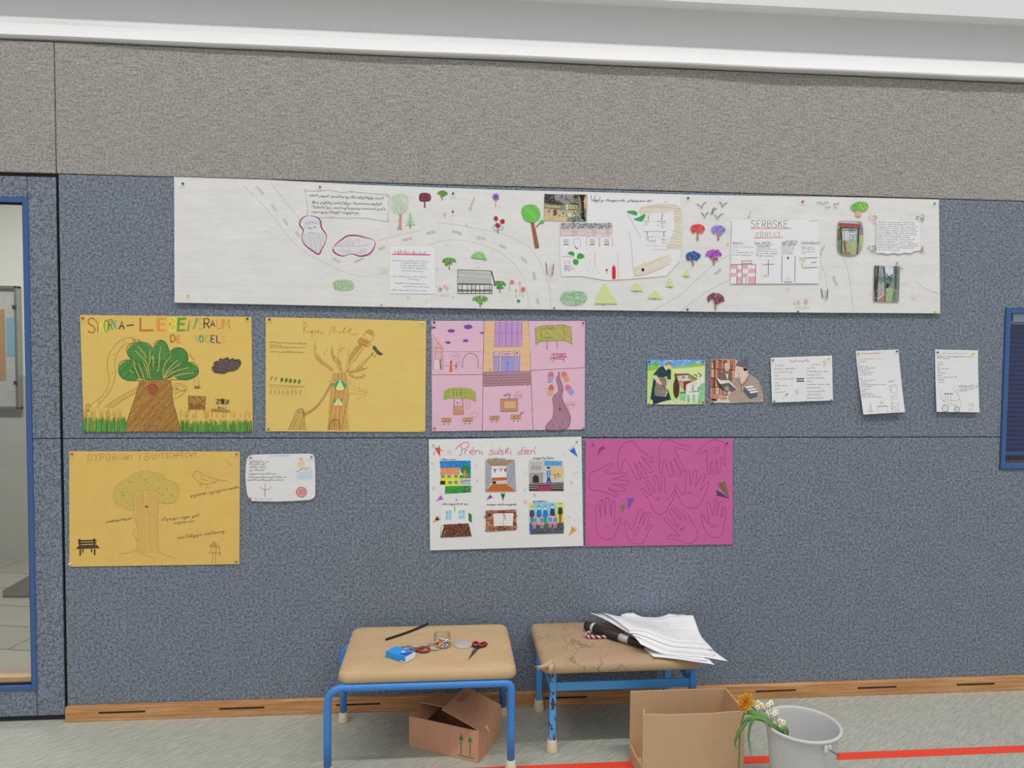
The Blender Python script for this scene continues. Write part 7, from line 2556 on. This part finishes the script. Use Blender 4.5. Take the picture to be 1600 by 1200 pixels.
# scissors
tp, h1, h2 = zpt(*Zs((1262, 548)), TOP), zpt(*Zs((1362, 345)), TOP), zpt(*Zs((1458, 350)), TOP)
SCI = empty('scissors', (tp.x, tp.y, TOP), 'small scissors with black and red handles on the left stool', 'scissors')
hm = (h1 + h2) / 2
dv = (hm - tp).normalized()
sd = Vector((-dv.y, dv.x, 0))
pv = tp + dv * (hm - tp).length * .60
for sgn, hh in ((1, h1), (-1, h2)):
    bm = bmesh.new()
    z_ = TOP + (.0025 if sgn > 0 else .0048)
    pts = [tp + sd * .0006 * sgn, pv + sd * .0075 * -sgn, pv + sd * .0055 * sgn + dv * .012, pv + sd * .001 * sgn - dv * .02]
    vs = [bm.verts.new((p.x, p.y, z_)) for p in pts]
    f = bm.faces.new(vs)
    r = bmesh.ops.extrude_face_region(bm, geom=[f])
    for v in [g for g in r['geom'] if isinstance(g, bmesh.types.BMVert)]:
        v.co.z += .0018
    bm_obj('blade', bm, mat((96, 92, 90), .35, .6), SCI)
    bm = bmesh.new()
    hd = (hh - pv).normalized()
    hs = Vector((-hd.y, hd.x, 0))
    loop = [hh + hd * .022 * math.cos(i * .4488) + hs * .0125 * math.sin(i * .4488) for i in range(14)]
    add_tube(bm, [(p.x, p.y, TOP + .0055) for p in loop], .0048, 9, closed=True)
    q0 = pv + dv * .004
    q1 = hh - hd * .022
    add_tube(bm, [(q0.x, q0.y, TOP + .005), (q1.x, q1.y, TOP + .0055)], .0042, 9)
    bm_obj('handle', bm, mat((48, 40, 42), .45), SCI, True)['label'] = 'black handle'
    bm = bmesh.new()
    loop = [hh + hd * .0205 * math.cos(i * .4488) + hs * .0105 * math.sin(i * .4488) for i in range(14)]
    add_tube(bm, [(p.x, p.y, TOP + .0088) for p in loop], .0034, 8, closed=True)
    bm_obj('handle_lining', bm, mat((176, 52, 50), .45), SCI, True)['label'] = 'red handle lining'
bm = bmesh.new()
add_lathe(bm, [(0, TOP + .0065), (.0034, TOP + .0065), (.0030, TOP + .0085), (0, TOP + .009)], c=(pv.x, pv.y, 0), n=12)
bm_obj('pivot_screw', bm, mat((170, 168, 166), .3, .8), SCI, True)

# --- things on the right stool
T2 = 0.3815
ta, tb = Vector((.600, -.130, T2 + .0224)), Vector((.794, -.347, T2 + .0188))
TB = empty('black_tube', (ta.x, ta.y, T2), 'black tube with silver bands and a striped cord, half under the papers', 'tube')
d_ = (tb - ta).normalized()
Lt = (tb - ta).length


def tube_part(name, t0, t1, r0, r1, m, lab=None):
    bm = bmesh.new()
    add_lathe(bm, [(0, t0), (r0 * .9, t0), (r0, t0 + .002), (r1, t1 - .002), (r1 * .9, t1), (0, t1)], c=tuple(ta), n=24, axis=tuple(d_))
    o = bm_obj(name, bm, m, TB, True)
    if lab:
        o['label'] = lab


MBK = mat((42, 40, 40), .45)
tube_part('end_cap', 0, .034, .0198, .0204, MBK)
tube_part('band', .034, .046, .0212, .0212, mat((186, 184, 182), .35, .3), 'silver ring near the cap')
tube_part('tube_body', .046, .175, .0206, .0196, MBK)
tube_part('band', .175, .222, .0162, .0162, mat((176, 174, 172), .4, .3), 'grey metal section')
tube_part('tube_tip', .222, Lt, .0156, .0136, MBK)
cc = zpt(*Z(900, 940, 6.4)((222, 348)), T2)
lp = [(cc.x + .055 * math.cos(t), cc.y + .032 * math.sin(t) - .006 * math.cos(2 * t), T2 + .0072 + .001 * math.sin(3 * t)) for t in [2 * math.pi * i / 60 for i in range(60)]]
bm = bmesh.new()
for s_ in range(3):
    P = []
    for i in range(180):
        t = 2 * math.pi * i / 180
        b_ = Vector((cc.x + .055 * math.cos(t), cc.y + .032 * math.sin(t) - .006 * math.cos(2 * t), T2 + .0076))
        tn = Vector((-.055 * math.sin(t), .032 * math.cos(t) + .012 * math.sin(2 * t), 0)).normalized()
        nn = Vector((-tn.y, tn.x, 0))
        ph = t * 14 + s_ * 2.094
        P.append(b_ + nn * .0034 * math.cos(ph) + Vector((0, 0, 1)) * .0034 * math.sin(ph))
    add_tube(bm, P, .0036, 7, mi=s_, closed=True)
bm_obj('twisted_cord', bm, [mat((214, 200, 196)), mat((178, 78, 104)), mat((60, 48, 56))], TB, True)['label'] = 'twisted cord in white, pink and black'

# loose sheets of paper, stacked
SHEETS = [  # TL, TR, BR, BL (x, y) and lift of the left and right side
    ((.740, -.045), (1.000, -.030), (1.030, -.508), (.818, -.418), .004, .004, 0, 0),
    ((.735, -.050), (1.020, -.035), (.985, -.478), (.812, -.430), .006, .006, 0, 0),
    ((.632, -.036), (.960, -.030), (1.012, -.486), (.780, -.384), .040, .010, .7, .006),
    ((.650, -.070), (.990, -.026), (1.094, -.480), (.770, -.392), .043, .012, .9, .004),
    ((.665, -.035), (1.030, -.030), (1.050, -.448), (.784, -.366), .045, .014, .3, .008),
    ((.690, -.060), (.975, -.022), (1.062, -.440), (.752, -.352), .046, .017, .45, .018),
    ((.730, -.028), (1.050, -.050), (1.048, -.398), (.764, -.328), .047, .019, .80, .012),
    ((.780, -.016), (1.060, -.060), (1.066, -.392), (.738, -.338), .048, .021, .30, .006),
    ((.684, -.058), (1.092, -.075), (1.052, -.346), (.742, -.312), .050, .026, .98, .006),
]
PLACE = ('lowest white sheet of the stack on the right stool', 'second lowest white sheet of the stack, front edge just above the lowest', 'white sheet of the stack poking out at the left over the black tube',
         'white sheet with its front corner jutting out farthest to the right', 'fifth white sheet up in the stack on the right stool', 'sixth white sheet up in the stack on the right stool',
         'third white sheet from the top of the stack', 'second white sheet from the top, back edge peeking out behind', 'topmost printed white sheet of the stack on the right stool')


def sstep(a, b, x):
    t = max(0.0, min(1.0, (x - a) / (b - a)))
    return t * t * (3 - 2 * t)


def pile_height(x, y, k):
    """height of sheet k of the pile: it lies over the tube on the left and lifts at the back"""
    px, py = x - .600, y + .130
    along, q = px * .67 - py * .742, px * .742 + py * .67
    h = .047 * (1 - sstep(.03, .24, q)) * (1 - sstep(.25, .40, along))
    if k < 2:
        h *= 0.0
    h += .024 * sstep(.93, 1.09, x) * sstep(-.24, -.06, y)
    for kk, xx, yy, hh in ((3, .80, -.02, .012), (5, .835, -.015, .016), (6, .99, -.02, .016)):
        if k >= kk:
            h += hh * max(0.0, 1 - abs(x - xx) / .04) * sstep(-.10, -.02, y)
    z = T2 + .0014 + .0023 * k + h + .001 * (1 + math.sin(9 * x + 2)) * sstep(-.2, -.4, y)
    return z - max(0, x - 1.012) * .10


M_SHEET = plaster('office_paper', (222, 219, 220), .02, .74)
rd = random.Random(2)
for k_, (tl, tr, br, bl, zl, zr, ps, ph) in enumerate(SHEETS):
    NU, NV = 40, 34

    def sp(s, t, up=0.0):
        x = (tl[0] * (1 - s) + tr[0] * s) * (1 - t) + (bl[0] * (1 - s) + br[0] * s) * t
        y = (tl[1] * (1 - s) + tr[1] * s) * (1 - t) + (bl[1] * (1 - s) + br[1] * s) * t
        return Vector((x, y, pile_height(x, y, k_) + up))
    bm = bmesh.new()
    g = {}
    for off in (0, 1):
        for i in range(NU + 1):
            for j in range(NV + 1):
                g[off, i, j] = bm.verts.new(sp(i / NU, j / NV, -.0003 * off))
    for off in (0, 1):
        for i in range(NU):
            for j in range(NV):
                f = (g[off, i, j], g[off, i + 1, j], g[off, i + 1, j + 1], g[off, i, j + 1])
                bm.faces.new(f if off else f[::-1])
    ring = [(i, 0) for i in range(NU)] + [(NU, j) for j in range(NV)] + [(i, NV) for i in range(NU, 0, -1)] + [(0, j) for j in range(NV, 0, -1)]
    for a, b in zip(ring, ring[1:] + ring[:1]):
        bm.faces.new((g[0, a[0], a[1]], g[0, b[0], b[1]], g[1, b[0], b[1]], g[1, a[0], a[1]]))
    sh = tag(bm_obj('paper_sheet', bm, M_SHEET, smooth=True), PLACE[k_], 'paper', 'sheets stacked on the right stool')
    if k_ == 8:
        bm = bmesh.new()
        for r_i in range(22):
            t = .08 + r_i * .039
            s0 = .10 + rd.uniform(0, .04)
            s1 = rd.choice((.55, .8, .9, .93, .7))
            s = s0
            while s < s1:
                e = min(s1, s + rd.uniform(.03, .09))
                q = [sp(s, t, .0011), sp(e, t, .0011), sp(e, t + .007, .0011), sp(s, t + .007, .0011)]
                bm.faces.new([bm.verts.new(p) for p in q])
                s = e + .015
        o = bm_obj('printed_lines', bm, mat((196, 192, 196)), sh)

# --- cardboard box under the left stool
def cardboard(name, base, k=None, flute=.07):
    m, n, l, b, tc = nodes_mat(name, .85, .15)
    f = noise(n, l, tc.outputs['Object'], 5, 4, .6)
    c = alb(base, k)
    col = ramp(n, l, f, [(.3, tuple(x * .92 for x in c[:3]) + (1,)), (.7, c)])
    f2 = noise(n, l, tc.outputs['Object'], 60, 2, .5, stretch=(1, 1, .05))
    col = mix(n, l, flute, col, ramp(n, l, f2, [(.4, tuple(x * .7 for x in c[:3]) + (1,)), (.6, tuple(min(1, x * 1.2) for x in c[:3]) + (1,))]))
    l.new(col, b.inputs['Base Color'])
    return m


M_CARD1 = cardboard('brown_cardboard', (186, 142, 114), .74)
M_CARD2 = cardboard('tan_cardboard', (184, 152, 118), .74, .03)
FLp, FRp, BRp = Vector((-.146, -.317, 0)), Vector((.124, -.456, 0)), Vector((.238, -.261, 0))
ex = (FRp - FLp).normalized()
ey = Vector((-ex.y, ex.x, 0))
LX, LY, HB = (FRp - FLp).length, (BRp - FRp).length, .126
CB = empty('cardboard_box', tuple(FLp), 'brown cardboard box with loose flaps and two green arrows under the left stool', 'cardboard box', 'cardboard boxes on the floor', rz=math.atan2(ex.y, ex.x))
t_ = .004
bm = bmesh.new()
add_box(bm, 0, LX, 0, t_, 0, HB, .001)
bm_obj('front_wall', bm, M_CARD1, CB, world=False)
bm = bmesh.new()
add_box(bm, 0, LX, LY - t_, LY, 0, HB, .001)
bm_obj('back_wall', bm, M_CARD1, CB, world=False)
for x in (0, LX - t_):
    bm = bmesh.new()
    add_box(bm, x, x + t_, t_, LY - t_, 0, HB, .001)
    bm_obj('side_wall', bm, M_CARD1, CB, world=False)
bm = bmesh.new()
add_box(bm, t_, LX - t_, t_, LY - t_, .0005, .0045)
bm_obj('bottom', bm, M_CARD1, CB, world=False)


def flap(name, hinge, inward, length, width0, width1, tilt, th=.0035, bend_=0.0):
    """hinge: start and end of the fold; inward: direction the flap points"""
    a, b = Vector(hinge[0]), Vector(hinge[1])
    u = Vector(inward).normalized()
    bm = bmesh.new()
    N = 6
    top, bot = [], []
    for i in range(N + 1):
        t = i / N
        w_ = width0 * (1 - t) + width1 * t
        mid = (a + b) / 2
        hv = (b - a) / 2
        ang_ = tilt + bend_ * t
        off = u * length * t * math.cos(ang_) + Vector((0, 0, length * t * math.sin(ang_)))
        for lst, dz in ((top, th), (bot, 0)):
            lst.append([bm.verts.new(mid - hv * w_ + off + Vector((0, 0, dz))), bm.verts.new(mid + hv * w_ + off + Vector((0, 0, dz)))])
    for i in range(N):
        bm.faces.new((top[i][0], top[i][1], top[i + 1][1], top[i + 1][0]))
        bm.faces.new((bot[i][0], bot[i + 1][0], bot[i + 1][1], bot[i][1]))
        for s in (0, 1):
            bm.faces.new((top[i][s], top[i + 1][s], bot[i + 1][s], bot[i][s]))
    bm.faces.new((top[0][0], bot[0][0], bot[0][1], top[0][1]))
    bm.faces.new((top[N][0], top[N][1], bot[N][1], bot[N][0]))
    return bm_obj(name, bm, M_CARD1, CB, world=False)


flap('flap', ((.006, LY - .002, HB + .001), (LX - .115, LY - .002, HB + .001)), (0, -1, 0), .150, 1, 1, math.radians(8))
flap('flap', ((LX - .002, .003, HB + .001), (LX - .002, LY - .003, HB + .001)), (-1, 0, 0), .165, 1, .98, math.radians(19), bend_=-.03)
flap('flap', ((.002, .008, HB + .001), (.002, LY - .008, HB + .001)), (1, 0, 0), .06, 1, .92, math.radians(-35))
bm = bmesh.new()
for x in (LX - .072, LX - .034):
    add_box(bm, x - .0022, x + .0022, -.0006, 0, .022, .082)
    add_prism(bm, [(x - .011, .078), (x + .011, .078), (x, .100)], -.0007, 0)
add_box(bm, LX - .088, LX - .016, -.0006, 0, .014, .0175)
bm_obj('printed_arrows', bm, mat((52, 118, 74)), CB, world=False)['label'] = 'two green upward arrows over a line'
bm = bmesh.new()
word = 'UTSUR'
for i, ch in enumerate(word):
    for st in FONT[ch]:
        for (x0, y0), (x1, y1) in zip(st, st[1:]):
            def q(x, y):
                s = .0036
                fx, fy = .145 - (i * .0165 + x * s * .9), .125 + y * s
                return Vector((LX - .002 - fy * math.cos(.325), LY * .13 + fx, HB + .0054 + fy * math.sin(.325)))
            p0, p1 = q(x0, y0), q(x1, y1)
            if (p1 - p0).length < 1e-5:
                continue
            dd = (p1 - p0).normalized()
            nn = dd.cross(Vector((math.sin(.325), 0, math.cos(.325)))) * .0012
            up_ = Vector((0, 0, .0006))
            bm.faces.new([bm.verts.new(p + up_) for p in (p0 - nn, p1 - nn, p1 + nn, p0 + nn)])
bm_obj('printed_letters', bm, mat((122, 92, 74)), CB, world=False)['label'] = 'faint upside down lettering on the flap'
bm = bmesh.new()
add_tube(bm, smoothcurve([(LX + .002, .060, HB - .006), (LX + .006, .064, HB - .016), (LX + .004, .072, HB - .026), (LX + .010, .078, HB - .034)], 4), .005, 8, radii=[.0075 - .0003 * i for i in range(13)])
bm_obj('torn_tape', bm, mat((206, 170, 140)), CB, True, world=False)

# --- open cardboard box in front of the right stool
x0, x1, y0, y1, HB = .712, 1.094, -.652, -.464, .269
OB = empty('cardboard_box', (x0, y0, 0), 'tall open tan cardboard box with cut down left side beside the bucket', 'cardboard box', 'cardboard boxes on the floor')
for nm, a in (('front_wall', (x0, x1, y0, y0 + .005, 0, HB)), ('back_wall', (x0, x1, y1 - .005, y1, 0, HB)), ('side_wall', (x1 - .005, x1, y0 + .005, y1 - .005, 0, HB)),
              ('side_wall', (x0, x0 + .005, y0 + .005, y1 - .005, 0, .062)), ('bottom', (x0 + .005, x1 - .005, y0 + .005, y1 - .005, .0005, .005))):
    bm = bmesh.new()
    add_box(bm, *a, .0012)
    if nm == 'front_wall':
        bmesh.ops.subdivide_edges(bm, edges=[e for e in bm.edges if e.calc_length() > .2 and abs(e.verts[0].co.z - e.verts[1].co.z) < .01], cuts=10)
        for v in bm.verts:
            if v.co.z > .2:
                q = (v.co.x - x0) / (x1 - x0)
                v.co.z += -.005 * math.sin(math.pi * q) + .001 * math.sin(q * 17)
    bm_obj(nm, bm, M_CARD2, OB)
bm = bmesh.new()
vs = [bm.verts.new(p) for p in ((x0 + .002, y0 + .005, .064), (x0 + .012, y0 + .060, .060), (x0 + .012, y0 + .034, HB + .004), (x0 + .002, y0 + .005, HB - .002))]
f = bm.faces.new(vs)
r = bmesh.ops.extrude_face_region(bm, geom=[f])
for v in [g_ for g_ in r['geom'] if isinstance(g_, bmesh.types.BMVert)]:
    v.co.x += .004
bm_obj('cut_flap', bm, M_CARD2, OB)

# --- grey bucket
bc = Vector((1.262, -.752, 0))
BK_ = empty('bucket', tuple(bc), 'light grey plastic bucket with wire handle beside the tall cardboard box', 'bucket')
bm = bmesh.new()
rt, rb, hb = .124, .094, .268
prof = [(0, .004), (rb - .006, .004), (rb - .004, 0), (rb, 0), (rb + .001, .004)]
prof += [(rb + (rt - rb) * t, .004 + (hb - .004) * t) for t in (.25, .5, .75, .93)]
prof += [(rt, hb - .012), (rt + .006, hb - .010), (rt + .0085, hb - .004), (rt + .0075, hb + .001), (rt + .003, hb + .003), (rt - .001, hb + .001), (rt - .003, hb - .006)]
prof += [(rb - .003 + (rt - rb) * t, .004 + (hb - .004) * t) for t in (.93, .6, .3, .05)] + [(rb - .010, .010), (0, .010)]
add_lathe(bm, prof, c=tuple(bc), n=64)
bm_obj('bucket_body', bm, plaster('grey_plastic', (182, 182, 180), .05), BK_, True)
la = math.radians(-78)
ld = Vector((math.cos(la), math.sin(la), 0))
lt = Vector((-ld.y, ld.x, 0))
for s_ in (1, -1):
    bm = bmesh.new()
    p = bc + ld * s_ * (rt + .004)
    mt = Matrix.Translation((p.x, p.y, hb - .024)) @ Matrix.Rotation(la + (0 if s_ > 0 else math.pi), 4, 'Z')
    add_box(bm, -.004, .006, -.0125, -.004, -.012, .012, .002, mtx=mt)
    add_box(bm, -.004, .006, .004, .0125, -.012, .012, .002, mtx=mt)
    add_box(bm, -.006, .001, -.012, .012, -.013, .012, .002, mtx=mt)
    bm_obj('handle_lug', bm, plaster('lug_plastic', (196, 196, 194), .04), BK_)
bm = bmesh.new()
P = []
R_h = rt + .012
swing = math.radians(-48)
out = lt if lt.x > 0 else -lt
for i in range(29):
    t = math.pi * i / 28
    P.append(bc + Vector((0, 0, hb - .024)) + ld * R_h * math.cos(t) + (out * math.cos(swing) * 1.3 + Vector((0, 0, math.sin(swing) * .8))) * R_h * math.sin(t) * .98)
add_tube(bm, P, .0018, 8)
bm_obj('wire_handle', bm, mat((92, 92, 94), .35, .6), BK_, True)

# --- flowers in the bucket
M_LEAF = cardboard('leaf_green', (98, 132, 76), .7)
M_STEM = mat((88, 118, 66), .6)


def leaf(parent, pts, width, m=M_LEAF, cup=.25, name='leaf'):
    """pts: (u, v, depth) in the photograph; width of the blade in metres"""
    P = [Vector(p) for p in smoothcurve([tuple(wallpt(u, v, y)) for u, v, y in pts], 5)]
    bm = bmesh.new()
    N = len(P)
    rows = []
    for i, p in enumerate(P):
        t = i / (N - 1)
        tn = (P[min(i + 1, N - 1)] - P[max(i - 1, 0)]).normalized()
        sv = tn.cross(Vector((.35, -.85, .4)).normalized()).normalized()
        nv = sv.cross(tn)
        w_ = width * (math.sin(math.pi * min(1, .08 + .92 * t)) ** .8 + .04)
        rows.append([bm.verts.new(p - sv * w_ / 2 + nv * cup * w_ / 2), bm.verts.new(p), bm.verts.new(p + sv * w_ / 2 + nv * cup * w_ / 2)])
        rows[-1] += [bm.verts.new(v.co - nv * .0009) for v in rows[-1]]
    for a, b in zip(rows, rows[1:]):
        for k_ in (0, 1):
            bm.faces.new((a[k_], a[k_ + 1], b[k_ + 1], b[k_]))
            bm.faces.new((a[k_ + 3], b[k_ + 3], b[k_ + 4], a[k_ + 4]))
        bm.faces.new((a[0], b[0], b[3], a[3]))
        bm.faces.new((a[2], a[5], b[5], b[2]))
    return bm_obj(name, bm, m, parent, True)


def stem(parent, pts, r):
    P = smoothcurve([tuple(wallpt(u, v, y)) for u, v, y in pts], 5)
    bm = bmesh.new()
    add_tube(bm, P, r, 8)
    return bm_obj('stem', bm, M_STEM, parent, True)


hc = wallpt(1165.5, 1097.5, -.735)
OF = empty('orange_flower', tuple(hc), 'drooping orange flower with long green leaves hanging over the bucket rim', 'flower')
ax = Vector((-.74, -.26, .62)).normalized()
u_ = ax.cross(Vector((0, 0, 1))).normalized()
v_ = ax.cross(u_)
bm = bmesh.new()
rd = random.Random(6)
for ringi, (n_, ln, tilt, mi) in enumerate(((15, .036, .05, 0), (14, .030, .35, 0), (12, .022, .7, 1), (9, .013, 1.1, 1))):
    for i in range(n_):
        a_ = 2 * math.pi * (i + .5 * (ringi % 2)) / n_ + rd.uniform(-.08, .08)
        rad = u_ * math.cos(a_) + v_ * math.sin(a_)
        tan_ = ax.cross(rad)
        tl_ = tilt + rd.uniform(-.14, .14)
        dirv = rad * math.cos(tl_) + ax * math.sin(tl_)
        up_ = ax * math.cos(tl_) - rad * math.sin(tl_)
        l_ = ln * .93 * rd.uniform(.9, 1.1)
        w_ = l_ * .17
        base = hc + rad * .003 + ax * (.002 * ringi)
        pr = [(0, .4), (.35, .9), (.7, 1.0), (.92, .62), (1.0, .12)]
        A, B2 = [], []
        for t, ww in pr:
            c_ = base + dirv * l_ * t - up_ * (.12 * l_ * t * t)
            A.append([bm.verts.new(c_ - tan_ * w_ * ww), bm.verts.new(c_ + tan_ * w_ * ww)])
        for p_, q_ in zip(A, A[1:]):
            f = bm.faces.new((p_[0], p_[1], q_[1], q_[0]))
            f.material_index = mi if rd.random() < .75 else 1 - mi
bmesh.ops.solidify(bm, geom=bm.faces[:], thickness=.0007)
bm_obj('flower_head', bm, [mat((252, 178, 72)), mat((240, 138, 56))], OF)
bm = bmesh.new()
add_lathe(bm, [(0, -.012), (.004, -.011), (.010, -.004), (.011, 0), (0, .001)], c=tuple(hc - ax * .001), n=14, axis=tuple(ax))
bm_obj('calyx', bm, M_STEM, OF, True)
stem(OF, [(1170, 1100, -.728), (1178, 1107, -.725), (1188, 1116, -.73), (1200, 1126, -.74), (1210, 1136, -.742), (1216, 1143, -.742)], .0030)
stem(OF, [(1164, 1112, -.74), (1160, 1124, -.745), (1157, 1140, -.75), (1155.5, 1160, -.75), (1154.8, 1185, -.75), (1154, 1215, -.75)], .0026)
leaf(OF, [(1206, 1134, -.765), (1197, 1124, -.77), (1183, 1116, -.765), (1172, 1113, -.76), (1163, 1116, -.75)], .021)
leaf(OF, [(1212, 1138, -.775), (1198, 1128, -.785), (1182, 1122, -.785), (1168, 1124, -.78), (1160, 1134, -.775), (1152, 1146, -.77), (1148, 1157, -.768)], .016)
leaf(OF, [(1196, 1126, -.79), (1183, 1121.5, -.79), (1174, 1127, -.79), (1170, 1143, -.788), (1170, 1158, -.785), (1174, 1182, -.782)], .012)
leaf(OF, [(1170, 1124, -.78), (1162, 1134, -.785), (1155, 1144, -.788), (1148, 1160, -.785), (1152, 1170, -.78)], .013)
leaf(OF, [(1196, 1126, -.77), (1206, 1133, -.765), (1218, 1141, -.76), (1231, 1147, -.755)], .020)
leaf(OF, [(1222, 1140, -.80), (1226, 1138, -.79), (1230, 1142, -.785), (1231, 1150, -.78)], .016)

BL = {'upper': [(430, 280), (442, 222), (478, 250), (500, 275), (560, 250), (600, 222)], 'middle': [(548, 366), (604, 380), (640, 355), (664, 338), (520, 385)], 'lower': [(640, 490), (692, 530), (708, 450), (755, 462), (665, 512), (735, 500)]}
Z8 = Z(1130, 1070, 8)
for nm, lst in BL.items():
    bu, bv = {'upper': (1206, 1136), 'middle': (1216, 1142), 'lower': (1224, 1148)}[nm]
    by = {'upper': -.745, 'middle': -.75, 'lower': -.755}[nm]
    cpt = wallpt(bu, bv, by)
    SPG = empty('chamomile_sprig', tuple(cpt), '%s cluster of small white and yellow daisy blossoms in the bucket' % {'upper': 'topmost', 'middle': 'middle', 'lower': 'lowest'}[nm], 'flower', 'daisy sprigs in the bucket')
    for i, (u, v) in enumerate(lst):
        pu, pv_ = Z8((u, v))
        yy = by + .02 * math.sin(i * 2.1)
        sm = stem(SPG, [(pu, pv_ + 1.5, yy), ((pu + bu) / 2 + 1, (pv_ + bv) / 2 + 2, (yy + by) / 2), (bu, bv, by)], .0009)
        c_ = wallpt(pu, pv_, yy)
        axb = Vector((rd.uniform(-.5, .3), -.75, rd.uniform(.2, .8))).normalized()
        ub = axb.cross(Vector((0, 0, 1))).normalized()
        vb = axb.cross(ub)
        bm = bmesh.new()
        for q_ in range(9):
            a_ = 2 * math.pi * q_ / 9
            rad = ub * math.cos(a_) + vb * math.sin(a_)
            tan_ = axb.cross(rad)
            pts = [c_ + rad * .002 - tan_ * .0014, c_ + rad * .0065 - tan_ * .0022 - axb * .0005, c_ + rad * .0095 - axb * .0016, c_ + rad * .0065 + tan_ * .0022 - axb * .0005, c_ + rad * .002 + tan_ * .0014]
            bm.faces.new([bm.verts.new(p) for p in pts])
        bmesh.ops.solidify(bm, geom=bm.faces[:], thickness=.0005)
        for f in bm.faces:
            f.material_index = 0
        n0 = len(bm.faces)
        add_lathe(bm, [(.0042, -.0005), (.0040, .0015), (.0022, .0032), (0, .0037)], c=tuple(c_), n=10, axis=tuple(axb), mi=1)
        bm_obj('blossom', bm, [mat((238, 230, 206)), mat((216, 176, 74))], sm)
